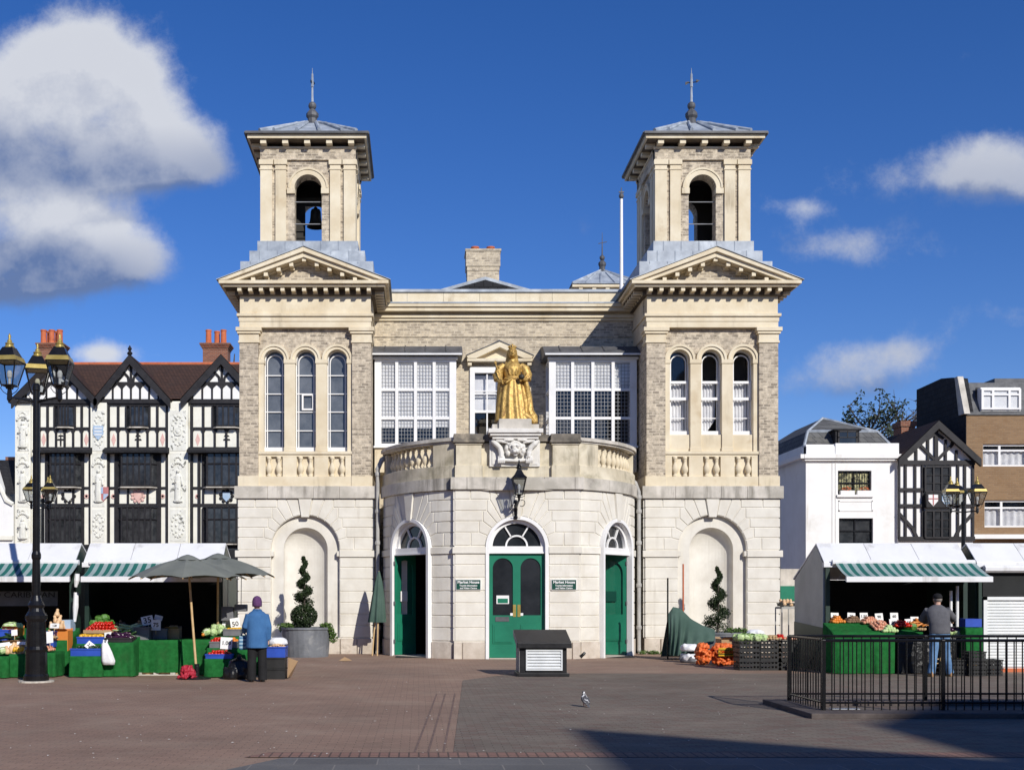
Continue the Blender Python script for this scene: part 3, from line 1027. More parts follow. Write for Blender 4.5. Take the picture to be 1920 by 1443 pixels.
    mo = mod.build('modillion', 'stone_buff', eave, local=True)
    spots = []
    for k in range(13):
        spots.append((cx - 1.83 + 3.66 * k / 12, YB - 0.35, 10.365, 0))
    n = 7 if True else 0
    for k in range(1, 8):
        y = YB - 0.2 + k * 0.3
        if y < YM: spots.append((cx - sgn * 2.24, y, 10.365, -sgn * R_(90)))
        spots.append((cx + sgn * 2.24, y, 10.365, sgn * R_(90)))
    for k in range(9):
        u = -1.44 + 2.88 * k / 8
        spots.append((cx + u, YB - 0.36, 11.20 - (11.47 - 10.53) / 2.42 * abs(u), 0))
    for i, (x, y, z, rz) in enumerate(spots):
        o = mo if i == 0 else mo.copy()
        if i:
            COL.objects.link(o)
            o.parent = eave
        o.location = Vector((x, y, z)) - house.location
        o.rotation_euler = (0, 0, rz)

    # --- bell tower
    tx, ty, th = cx + (-0.01 if not right else -0.05), 33.5, 1.40
    c = MB()
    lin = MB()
    tc = ty + th
    op = [dict(u=0, hw=0.40, vb=12.08, vs=13.62)]
    faces = []
    for q in range(4):
        ca, sa = math.cos(q * math.pi / 2), math.sin(q * math.pi / 2)

        def mq(u, v, d, ca=ca, sa=sa):
            x, y = u, -(th - 0.07 + d)
            return (tx + x * ca - y * sa, tc + x * sa + y * ca, v)
        faces.append(mq)
        arch_wall(c, mq, -th + 0.07, th - 0.07, 11.3, 14.80, op, 0.0, -0.42, n=14)
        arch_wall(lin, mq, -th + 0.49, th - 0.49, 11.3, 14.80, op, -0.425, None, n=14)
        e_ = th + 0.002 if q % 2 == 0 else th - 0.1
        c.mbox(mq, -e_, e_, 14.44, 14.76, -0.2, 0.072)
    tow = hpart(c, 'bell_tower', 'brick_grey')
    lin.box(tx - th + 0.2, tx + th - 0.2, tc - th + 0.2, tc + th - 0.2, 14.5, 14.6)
    hpart(lin, 'shade_lining', 'room', tow)  # added inner faces, coloured dark to stand for shade inside the tower
    c = MB()
    c.box(tx - th + 0.2, tx + th - 0.2, ty + 0.2, ty + 2 * th - 0.2, 11.9, 12.06)
    hpart(c, 'tower_floor', 'lead_dark', tow)
    for qi, mq in enumerate(faces):
        odd = qi % 2
        ow = (-1.1885, 0.1385, 0.0) if odd else (-1.225, 0.175, 1.0)
        for u, w in (ow[:2], (-0.80, 0.155), (0.80, 0.155), (-ow[0], ow[1])):
            kk = 0.0 if odd and abs(u) > 1 else 1.0
            c = MB()
            c.mbox(mq, u - w, u + w, 12.0, 14.15, -0.02, 0.07)
            c.mbox(mq, u - w - 0.02 * kk, u + w + 0.02 * kk, 14.15, 14.19, -0.02, 0.09)
            c.mbox(mq, u - w, u + w, 14.19, 14.30, -0.02, 0.075)
            c.mbox(mq, u - w - 0.035 * kk, u + w + 0.035 * kk, 14.30, 14.44, -0.02, 0.11)
            hpart(c, 'pilaster', 'stone_buff', tow)
        c = MB()
        ring(c, mq, 0, 13.62, 0.40, 0.56, 0.06, -0.1, n=18)
        ring(c, mq, 0, 13.62, 0.54, 0.59, 0.085, -0.1, n=18)
        for s in (-1, 1):
            c.mbox(mq, s * 0.50 - 0.115, s * 0.50 + 0.115, 13.46, 13.62, -0.2, 0.075)
        hpart(c, 'arch_surround', 'stone_buff', tow)
        c = MB()
        e_ = th + 0.03 if qi % 2 == 0 else th - 0.1
        c.mbox(mq, -e_, e_, 14.76, 14.82, -0.2, 0.10)
        hpart(c, 'moulding', 'stone_buff', tow)
    # eaves and roof
    c = MB()
    e = th + 0.33
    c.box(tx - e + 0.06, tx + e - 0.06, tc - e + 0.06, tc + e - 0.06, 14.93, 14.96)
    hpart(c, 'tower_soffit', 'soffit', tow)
    c = MB()
    c.box(tx - e, tx + e, tc - e, tc - e + 0.14, 14.95, 15.06)
    c.box(tx - e, tx + e, tc + e - 0.14, tc + e, 14.95, 15.06)
    c.box(tx - e, tx - e + 0.14, tc - e + 0.14, tc + e - 0.14, 14.95, 15.06)
    c.box(tx + e - 0.14, tx + e, tc - e + 0.14, tc + e - 0.14, 14.95, 15.06)
    hpart(c, 'fascia', 'stone_buff', tow)
    c = MB()

    def frust(h0, z0, h1, z1):
        c.add([(tx + a * h0, tc + b * h0, z0) for a, b in ((-1, -1), (1, -1), (1, 1), (-1, 1))] + [(tx + a * h1, tc + b * h1, z1) for a, b in ((-1, -1), (1, -1), (1, 1), (-1, 1))],
              [(0, 1, 5, 4), (1, 2, 6, 5), (2, 3, 7, 6), (3, 0, 4, 7), (4, 5, 6, 7), (0, 1, 2, 3)])
    edge = MB()
    for a_, b_ in ((-1, 0), (1, 0), (0, -1), (0, 1)):
        q_ = e + 0.06
        edge.box(tx + (a_ * q_ if a_ else -q_) - (0.03 if a_ else 0), tx + (a_ * q_ if a_ else q_) + (0.03 if a_ else 0), tc + (b_ * q_ if b_ else -q_ + 0.031) - (0.03 if b_ else 0), tc + (b_ * q_ if b_ else q_ - 0.031) + (0.03 if b_ else 0), 15.06, 15.125)
    hpart(edge, 'eaves_edge', 'lead_dark', tow)
    frust(e + 0.03, 15.07, e + 0.03, 15.11)
    frust(e + 0.03, 15.11, 1.46, 15.22)
    frust(1.44, 15.22, 1.40, 15.30)
    frust(1.40, 15.30, 0.2, 16.02)
    for q in range(4):
        ca, sa = math.cos(q * math.pi / 2), math.sin(q * math.pi / 2)
        rt = lambda x, y: (tx + x * ca - y * sa, tc + x * sa + y * ca)
        for u, w in ((-1.0, 0.16), (-0.33, 0.10), (0.33, 0.10), (1.0, 0.16)):
            a = rt(u, -1.42)
            t_ = 0.0 if abs(u) < 0.5 else 0.0
            vtop = max(abs(u) * 0.42, 0.22)
            b2 = rt(u * 0.42, -vtop - 0.25 * 0)
            zt = 15.30 + (1.40 - vtop) / 1.2 * 0.72 + 0.03
            c.tube([(a[0], a[1], 15.33), (b2[0], b2[1], zt)], 0.055, 6)
        p0 = rt(-1.42, -1.42)
        p1 = rt(-0.2, -0.2)
        c.tube([(p0[0], p0[1], 15.30), (p1[0], p1[1], 16.03)], 0.06, 6)
    hpart(c, 'tower_roof', 'lead', tow)
    bk = MB().box(-0.085, 0.085, 0, 0.28, -0.11, 0.0)
    o0 = None
    for mq_i in range(4):
        ca, sa = math.cos(mq_i * math.pi / 2), math.sin(mq_i * math.pi / 2)
        for k in range(5):
            u = -1.28 + 2.56 * k / 4
            o = bk.build('modillion', 'stone_buff', tow, local=True) if o0 is None else o0.copy()
            if o0 is None: o0 = o
            else:
                COL.objects.link(o)
                o.parent = tow
            x, y = u, -(th + 0.26)
            o.location = Vector((tx + x * ca - y * sa, tc + x * sa + y * ca, 14.935)) - house.location
            o.rotation_euler = (0, 0, mq_i * math.pi / 2)
    # finial and vane
    c = MB()
    c.lathe([(0.24, -0.05), (0.2, 0.03), (0.15, 0.06), (0.14, 0.2), (0.19, 0.27), (0.19, 0.36), (0.10, 0.47), (0.07, 0.5)], tx, tc, 16.02, 8)
    c.ball((tx, tc, 16.62), 0.125, 12, 8)
    hpart(c, 'finial', 'lead_dark', tow, smooth=False)
    c = MB()
    c.tube([(tx, tc, 16.7), (tx, tc, 17.25), (tx, tc, 17.78)], [0.04, 0.028, 0.006], 6)
    c.tube([(tx, tc, 17.2), (tx, tc, 17.6)], [0.045, 0.03], 6)
    hpart(c, 'spike', 'lead', tow)
    c = MB()
    ang = R_(80) if not right else R_(12)
    dx, dy = math.cos(ang), math.sin(ang)
    pt = lambda t, z: (tx + dx * t, tc + dy * t, z)
    c.tube([pt(-0.17, 17.30), pt(0.2, 17.38)], 0.014, 5)
    nrm = Vector((-dy, dx, 0)) * 0.008
    for poly in ([(0.17, 17.34), (0.28, 17.43), (0.15, 17.44)], [(-0.2, 17.24), (-0.08, 17.31), (-0.09, 17.36), (-0.2, 17.33)]):
        a = [Vector(pt(t, z)) + nrm for t, z in poly]
        b_ = [Vector(pt(t, z)) - nrm for t, z in poly]
        k = len(poly)
        c.add(a + b_, [tuple(range(k)), tuple(range(k, 2 * k))] + [(i, (i + 1) % k, (i + 1) % k + k, i + k) for i in range(k)])
    hpart(c, 'weathervane', 'black_iron', tow)
    # lead aprons stepping down from the tower to the roof
    c = MB()
    for h, z, yf in ((1.47, 12.03, 33.40), (1.68, 11.70, 33.26), (1.93, 11.36, 33.14)):
        c.box(tx - h, tx + h, yf, tc + h, 10.9, z)
        for k in range(int(h * 2 / 0.5)):
            c.tube([(tx - h + 0.3 + k * 0.52, yf, 11.3), (tx - h + 0.3 + k * 0.52, yf, z)], 0.018, 5)
    hpart(c, 'lead_apron', 'lead', tow)
    c = MB()
    for z in (12.62, 13.27):
        c.tube([(tx - 0.42, ty + 0.2, z), (tx + 0.42, ty + 0.2, z)], 0.014, 5)
    hpart(c, 'tie_bar', 'lead_came', tow)
    if not right:
        c = MB()
        c.lathe([(0.02, 0.62), (0.05, 0.60), (0.07, 0.55), (0.13, 0.53), (0.155, 0.46), (0.165, 0.30), (0.185, 0.16), (0.235, 0.05), (0.275, 0.0), (0.25, 0.0), (0.2, 0.08)], tx + 0.1, tc, 12.92, 18)
        hpart(c, 'bell', 'bronze', tow, smooth=True)
        c = MB()
        c.box(tx - 0.9, tx + 0.9, tc - 0.08, tc + 0.08, 13.58, 13.80)
        c.box(tx - 0.9, tx - 0.22, tc - 0.07, tc + 0.07, 12.05, 13.6)
        c.tube([(tx - 0.9, tc - 0.3, 12.9), (tx + 0.4, tc - 0.3, 12.9)], 0.02, 5)
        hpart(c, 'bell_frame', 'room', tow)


wing(WING_X[0], False)
wing(WING_X[1], True)

# ------------------------------------------------------------------ middle of the front
XL, XR = -1.45, 6.6
b = MB()
mpm = flat(0, YM)
arch_wall(b, mpm, XL, XR, 4.3, 10.05, [dict(u=2.45, hw=0.9, vb=5.85, vs=8.46, arch=False)], 0.0, -0.2)
b.box(XL, XR, YM - 0.03, YM + 0.02, 9.49, 9.53)
b.box(-5.0, 10.15, YM + 0.6, 41.5, 0, 10.6)
b.box(-5.0, 1.4, YM + 0.1, YM + 0.61, 0, 10.6).box(3.5, 10.15, YM + 0.1, YM + 0.61, 0, 10.6).box(1.4, 3.5, YM + 0.1, YM + 0.6, 8.52, 10.6).box(1.4, 3.5, YM + 0.1, YM + 0.6, 0, 5.8)
main = hpart(b, 'main_wall', 'brick_stock')
c = MB()
for z0, z1, p in ((9.98, 10.06, 0.06), (10.06, 10.14, 0.12), (10.14, 10.22, 0.03), (10.22, 10.34, 0.28), (10.34, 10.43, 0.34)):
    c.box(XL, XR, YM - p, YM + 0.3, z0, z1)
hpart(c, 'cornice', 'stone_buff', main)
c = MB()
c.box(XL, XR, YM - 0.36, YM + 0.1, 10.43, 10.47)
c.box(XL, XR, YM - 0.06, YM + 0.5, 10.85, 10.93)
hpart(c, 'lead_capping', 'lead', main)
c = MB()
x = XL
while x < XR:
    c.box(x + 0.004, min(x + 1.1, XR) - 0.004, YM, YM + 0.4, 10.47, 10.85)
    x += 1.1
hpart(c, 'parapet', 'stone_buff', main)
# low lead roof with a small gable behind the parapet
c = MB()
xr = 2.55
xr = PX(910, 37)
c.add([(xr - 3.4, 37, 11.05), (xr + 3.4, 37, 11.05), (xr, 37, 12.0), (xr - 3.4, 41, 11.05), (xr + 3.4, 41, 11.05), (xr, 41, 12.0)], [(0, 1, 2), (0, 2, 5, 3), (1, 2, 5, 4)], 0)
c.add([(xr - 1.9, 36.97, 11.36), (xr + 1.9, 36.97, 11.36), (xr, 36.97, 11.89)], [(0, 1, 2)], 1)
c.box(-5, 10.1, YM + 0.5, 41.5, 10.6, 10.7)
roof = hpart(c, 'roof', ['lead', 'slate_dark'])
# chimney stack
cy = 40.0
c = MB()
x0, x1 = PX(874, cy), PX(938, cy)
c.box(x0 + 0.04, x1 - 0.04, cy, cy + 0.8, 10.7, 13.05)
c.box(x0 + 0.03, x1 - 0.03, cy - 0.02, cy + 0.82, 13.05, 13.2).box(x0, x1, cy - 0.05, cy + 0.85, 13.2, 13.72).box(x0 - 0.03, x1 + 0.03, cy - 0.08, cy + 0.88, 13.72, 13.80)
ch = hpart(c, 'chimney', 'brick_stock')
for s in (0.26, 0.72):
    c = MB()
    c.lathe([(0.13, 0), (0.13, 0.14), (0.15, 0.15), (0.15, 0.19), (0.11, 0.19)], x0 + (x1 - x0) * s + 0.02, cy + 0.4, 13.8, 14)
    hpart(c, 'chimney_pot', 'terracotta', ch)

# rear tower roof showing above the parapet
RX, RY, rh = 8.12, 50.5, 1.22
c = MB()
c.box(RX - rh, RX + rh, RY - rh, RY + rh, 10.0, 14.8)
rt_ = hpart(c, 'rear_tower', 'stone_buff')
c = MB()
e = rh + 0.3
c.box(RX - e, RX + e, RY - e, RY + e, 14.93, 15.05)
hpart(c, 'fascia', 'stone_buff', rt_)
c = MB()
for k in range(5):
    c.box(RX - 1.15 + 0.575 * k - 0.08, RX - 1.15 + 0.575 * k + 0.08, RY - rh - 0.25, RY - rh, 14.82, 14.93)
hpart(c, 'modillion_frieze_molding', 'stone_buff', rt_)
c = MB()
c.add([(RX + a * (e + 0.05), RY + b_ * (e + 0.05), 15.06) for a, b_ in ((-1, -1), (1, -1), (1, 1), (-1, 1))] + [(RX, RY, 16.1)], [(0, 1, 4), (1, 2, 4), (2, 3, 4), (3, 0, 4), (0, 1, 2, 3)])
for u in (-0.95, -0.32, 0.32, 0.95):
    c.tube([(RX + u, RY - 1.5, 15.10), (RX + u * 0.35, RY - 0.4, 15.85)], 0.05, 5)
c.tube([(RX - e, RY - e, 15.1), (RX, RY, 16.1)], 0.05, 5).tube([(RX + e, RY - e, 15.1), (RX, RY, 16.1)], 0.05, 5)
hpart(c, 'tower_roof', 'lead', rt_)
c = MB()
c.lathe([(0.2, 0), (0.13, 0.06), (0.13, 0.22), (0.17, 0.3), (0.17, 0.4), (0.08, 0.5)], RX, RY, 16.0, 8).ball((RX, RY, 16.62), 0.12)
c.tube([(RX, RY, 16.7), (RX, RY, 17.75)], [0.035, 0.008], 5).tube([(RX - 0.17, RY, 17.25), (RX + 0.2, RY, 17.33)], 0.018, 5)
hpart(c, 'finial', 'lead_dark', rt_)

# --- middle window with its little pediment
c = MB()
wx0, wx1 = 1.55, 3.35
yw = YM - 0.02
for x0, x1, z0, z1 in ((wx0, wx0 + 0.15, 5.85, 8.57), (wx1 - 0.15, wx1, 5.85, 8.57), (wx0 + 0.15, wx1 - 0.15, 8.40, 8.57)):
    c.box(x0, x1, yw - 0.05, yw + 0.1, z0, z1)
mids = [wx0 + 0.15 + 1.5 * k / 4 for k in range(1, 4)]
for x in mids: c.box(x - 0.02, x + 0.02, yw + 0.02, yw + 0.08, 5.85, 8.40)
for z, h in ((7.86, 0.016), (7.77, 0.012), (7.24, 0.04)):
    if h: c.box(wx0 + 0.15, wx1 - 0.15, yw + 0.01, yw + 0.07, z - h, z + h)
mw_ = hpart(c, 'window', 'white')
c = MB()
c.poly([(wx0 + 0.1, yw + 0.12, 5.8), (wx1 - 0.1, yw + 0.12, 5.8), (wx1 - 0.1, yw + 0.12, 8.45), (wx0 + 0.1, yw + 0.12, 8.45)])
hpart(c, 'pane', 'glass', mw_)
c = MB()
c.poly([(wx0 + 0.1, yw + 0.2, 7.30), (wx1 - 0.1, yw + 0.2, 7.30), (wx1 - 0.1, yw + 0.2, 8.36), (wx0 + 0.1, yw + 0.2, 8.36)])
hpart(c, 'blind', 'curtain', mw_)
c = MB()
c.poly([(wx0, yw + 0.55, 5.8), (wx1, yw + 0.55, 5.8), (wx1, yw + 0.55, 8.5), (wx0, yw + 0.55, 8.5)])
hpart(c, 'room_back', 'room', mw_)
c = MB()
pc, ph = 2.44, 0.98
c.box(pc - ph, pc + ph, YM - 0.28, YM, 8.71, 8.79)
for s in (-1, 1):
    c.prism([(pc, 9.29), (pc + s * (ph + 0.02), 8.86), (pc + s * (ph - 0.02), 8.792), (pc + s * (ph - 0.26), 8.792), (pc, 9.13)], YM - 0.30, YM - 0.0)
    c.box(pc + s * 0.9 - 0.06, pc + s * 0.9 + 0.06, YM - 0.22, YM, 8.60, 8.71)
c.prism([(pc - 0.8, 8.79), (pc + 0.8, 8.79), (pc, 9.14)], YM - 0.08, YM)
pd = hpart(c, 'window_pediment', 'stone_buff')
c = MB()
for s in (-1, 1):
    c.prism([(pc, 9.325), (pc + s * 1.02, 8.89), (pc + s * 1.02, 8.865), (pc, 9.295)], YM - 0.32, YM)
c.prism([(pc - 0.85, 8.95), (pc + 0.85, 8.95), (pc, 9.41)], YM - 0.03, YM - 0.012)
hpart(c, 'lead_flashing', 'lead_dark', pd)

# --- bay windows with leaded lights
YBAY = 33.7


def bay(x0, x1, blinds):
    z0, z1 = 6.07, 8.66
    ncol = 4
    xs = [x0 + 0.10 + (x1 - x0 - 0.2) * k / ncol for k in range(ncol + 1)]
    zs = [z0 + 0.09, z0 + 0.09 + 0.74, z0 + 0.09 + 1.58, z1 - 0.12]
    w = MB()
    w.box(x0, x1, YBAY, YBAY + 0.1, z0, z0 + 0.08)
    w.box(x0 - 0.03, x1 + 0.03, YBAY - 0.06, YBAY + 0.1, z0 - 0.05, z0)
    w.box(x0, x1, YBAY - 0.0, YBAY + 0.1, z1 - 0.11, z1 - 0.03)
    w.box(x0 - 0.04, x1 + 0.04, YBAY - 0.08, YBAY + 0.1, z1 - 0.03, z1 + 0.03)
    for k, x in enumerate(xs):
        h = 0.10 if k in (0, ncol) else 0.045
        xx = min(max(x, x0 + h), x1 - h)
        w.box(xx - h, xx + h, YBAY - 0.002 + 0.002 * (k % 2), YBAY + 0.09, z0 + 0.08, z1 - 0.11)
    for z in zs[1:-1]:
        w.box(x0 + 0.05, x1 - 0.05, YBAY + 0.012, YBAY + 0.08, z - 0.04, z + 0.04)
    for x in (x0, x1):    # side lights
        s = 1 if x == x0 else -1
        w.box(min(x, x + s * 0.09), max(x, x + s * 0.09), YM - 0.12, YM, z0, z1)
        w.box(min(x, x + s * 0.08), max(x, x + s * 0.08), YBAY + 0.1, YM - 0.12, z0, z0 + 0.08)
        w.box(min(x, x + s * 0.08), max(x, x + s * 0.08), YBAY + 0.1, YM - 0.12, z1 - 0.1, z1)
        for z in zs[1:-1]:
            w.box(min(x, x + s * 0.07), max(x, x + s * 0.07), YBAY + 0.1, YM - 0.12, z - 0.035, z + 0.035)
    bw = hpart(w, 'bay_window', 'white')
    g = MB()
    g.poly([(x0 + 0.04, YBAY + 0.055, z0), (x1 - 0.04, YBAY + 0.055, z0), (x1 - 0.04, YBAY + 0.055, z1), (x0 + 0.04, YBAY + 0.055, z1)])
    for x in (x0 + 0.045, x1 - 0.045):
        g.poly([(x, YBAY + 0.055, z0), (x, YM, z0), (x, YM, z1), (x, YBAY + 0.055, z1)])
    hpart(g, 'pane', 'glass', bw)
    l = MB()
    for r in range(3):
        nz = 7 if r else 6
        for ci in range(ncol):
            a, b_ = xs[ci] + 0.05, xs[ci + 1] - 0.05
            lo, hi = zs[r] + 0.03, zs[r + 1] - 0.03
            for k in range(0, 6):
                x = a + (b_ - a) * k / 5
                l.box(x - 0.006, x + 0.006, YBAY + 0.040, YBAY + 0.050, lo, hi)
            for k in range(0, nz + 1):
                z = lo + (hi - lo) * k / nz
                l.box(a, b_, YBAY + 0.038, YBAY + 0.048, z - 0.006, z + 0.006)
    hpart(l, 'leaded_lattice', 'lead_came', bw)
    for ci, zb in enumerate(blinds):
        q = MB()
        a, b_ = xs[ci] + 0.02, xs[ci + 1] - 0.02
        q.box(a, b_, YBAY + 0.09, YBAY + 0.1, zb, z1 - 0.1)
        hpart(q, 'blind', 'blind', bw)
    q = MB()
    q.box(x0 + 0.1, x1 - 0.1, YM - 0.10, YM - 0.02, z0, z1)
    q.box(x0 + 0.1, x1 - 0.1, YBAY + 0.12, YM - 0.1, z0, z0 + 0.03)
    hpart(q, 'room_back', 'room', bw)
    q = MB()
    q.prism([(YBAY - 0.24, z1 + 0.07), (YBAY - 0.24, z1 + 0.14), (YBAY + 0.3, z1 + 0.42), (YM, z1 + 0.5), (YM, z1 + 0.04), (YBAY - 0.0, z1 + 0.035)], x0 - 0.16, x1 + 0.18, 'x')
    for k in range(4):
        x = x0 + (x1 - x0) * (k + 0.5) / 4
        q.tube([(x, YBAY - 0.24, z1 + 0.15), (x, YBAY + 0.3, z1 + 0.43)], 0.022, 5)
    hpart(q, 'bay_roof', 'lead_dark', bw)
    q = MB()
    q.box(x0 - 0.14, x1 + 0.16, YBAY - 0.26, YBAY - 0.241, z1 + 0.055, z1 + 0.10)
    hpart(q, 'fascia', 'white', bw)
    q = MB()
    q.box(x0 + 0.0, x1, YBAY + 0.02, YM, 5.3, z0 - 0.05)
    hpart(q, 'apron', 'stone_buff', bw)


bay(-1.30, 1.11, [6.62, 6.62, 6.60, 6.64])
bay(3.85, 6.44, [7.72, 7.72, 7.72, 7.74])

# ------------------------------------------------------------------ bowed entrance porch
RB, YC = 3.62, 33.2
YP = 29.86
HP = 1.64


def bow(u, v, d):
    t = u / RB
    return (XC + (RB + d) * math.sin(t), YC - (RB + d) * math.cos(t), v)


panel = flat(XC, YP)
U0, U1, UD = 1.70, 5.05, 3.22
ZC, RO = 2.91, 0.83
porch = MB()
dpn = [dict(u=0, hw=RO, vb=0.0, vs=ZC)]
arch_wall(porch, panel, -HP, HP, 0.0, 4.45, dpn, 0.0, -0.42, n=24, sill=False)
for s in (-1, 1):
    arch_wall(porch, bow, *(sorted((s * U0, s * U1))), 0.0, 4.45, [dict(u=s * UD, hw=RO, vb=0.0, vs=ZC)], 0.0, -0.40, n=20, du=0.3, sill=False)
    porch.box(XC + s * HP - 0.02, XC + s * HP + 0.02, YP, YP + 0.35, 0, 4.45) if False else None
    q = bow(s * U0, 0, 0)
    porch.add([(XC + s * HP, YP, 0), (q[0], q[1] + 0.02, 0), (q[0], q[1] + 0.02, 4.45), (XC + s * HP, YP, 4.45)], [(0, 1, 2, 3)])
pw = hpart(porch, 'porch_wall', 'stone_white')
c = MB()
rusticate(c, panel, 0, HP, HP, RO, ZC)
for s in (-1, 1):
    rusticate(c, bow, s * UD, (UD - U0) if s > 0 else (U1 - UD), (U1 - UD) if s > 0 else (UD - U0), RO, ZC, du=0.22)
for a, z in zip(COURSES_LO[:-1] + COURSES_HI[:-1], COURSES_LO[1:] + COURSES_HI[1:]):
    for s in (-1, 1):
        c.box(XC + s * HP - (0.03 if s < 0 else -0.0), XC + s * HP + (0.03 if s > 0 else 0.0), YP - 0.0, YP + 0.3, a + 0.01, z - 0.01)
hpart(c, 'stone_cladding', 'stone_white', pw)
for s in (-1, 1):
    c = MB().mbox(panel, min(s * RO, s * (HP + 0.05)), max(s * RO, s * (HP + 0.05)), 2.76, 2.93, -0.1, 0.065)
    hpart(c, 'impost_band', 'stone_white', pw)
    a, b_ = sorted((s * (U0 + 0.03), s * (UD - RO)))
    hpart(MB().mbox(bow, a, b_, 2.76, 2.93, -0.05, 0.06, n=6), 'impost_band', 'stone_white', pw)
    a, b_ = sorted((s * (UD + RO), s * U1))
    hpart(MB().mbox(bow, a, b_, 2.76, 2.93, -0.05, 0.06, n=8), 'impost_band', 'stone_white', pw)
    c = MB()
    for u0, u1 in ((RO, (RO + HP) / 2 + 0.2), ((RO + HP) / 2 + 0.2, HP + 0.03)):
        block(c, panel, [(s * u0, -0.02), (s * u1, -0.02), (s * u1, 0.45), (s * u0, 0.45)], d=0.05)
    hpart(c, 'plinth_stone_cladding', 'stone_plinth', pw)
    for u0, u1 in ((U0 + 0.02, UD - RO), (UD + RO, U1)):
        c = MB()
        block(c, bow, [(s * u0, -0.02), (s * u1, -0.02), (s * u1, 0.45), (s * u0, 0.45)], d=0.05, du=0.25)
        hpart(c, 'plinth_stone_cladding', 'stone_plinth', pw)
c = MB()
for u0, u1 in ((-HP - 0.1, -1.32), (-1.31, -0.55), (-0.54, 0.7), (0.71, 1.5), (1.51, HP + 0.1)):
    c.mbox(panel, u0, u1, 4.43, 4.745, -0.3, 0.10)
for s in (-1, 1):
    u = U0 + 0.06
    while u < 5.0:
        e = min(u + 0.95, 5.1)
        a, b_ = sorted((s * u, s * (e - 0.008)))
        c.mbox(bow, a, b_, 4.43, 4.74, -0.3, 0.09, n=6)
        u = e
c.lathe([(RB - 0.1, 0), (RB - 0.1, 0.3), (0.01, 0.3)], XC, YC, 4.40, 48)
hpart(c, 'string_course', 'stone_grey', pw)


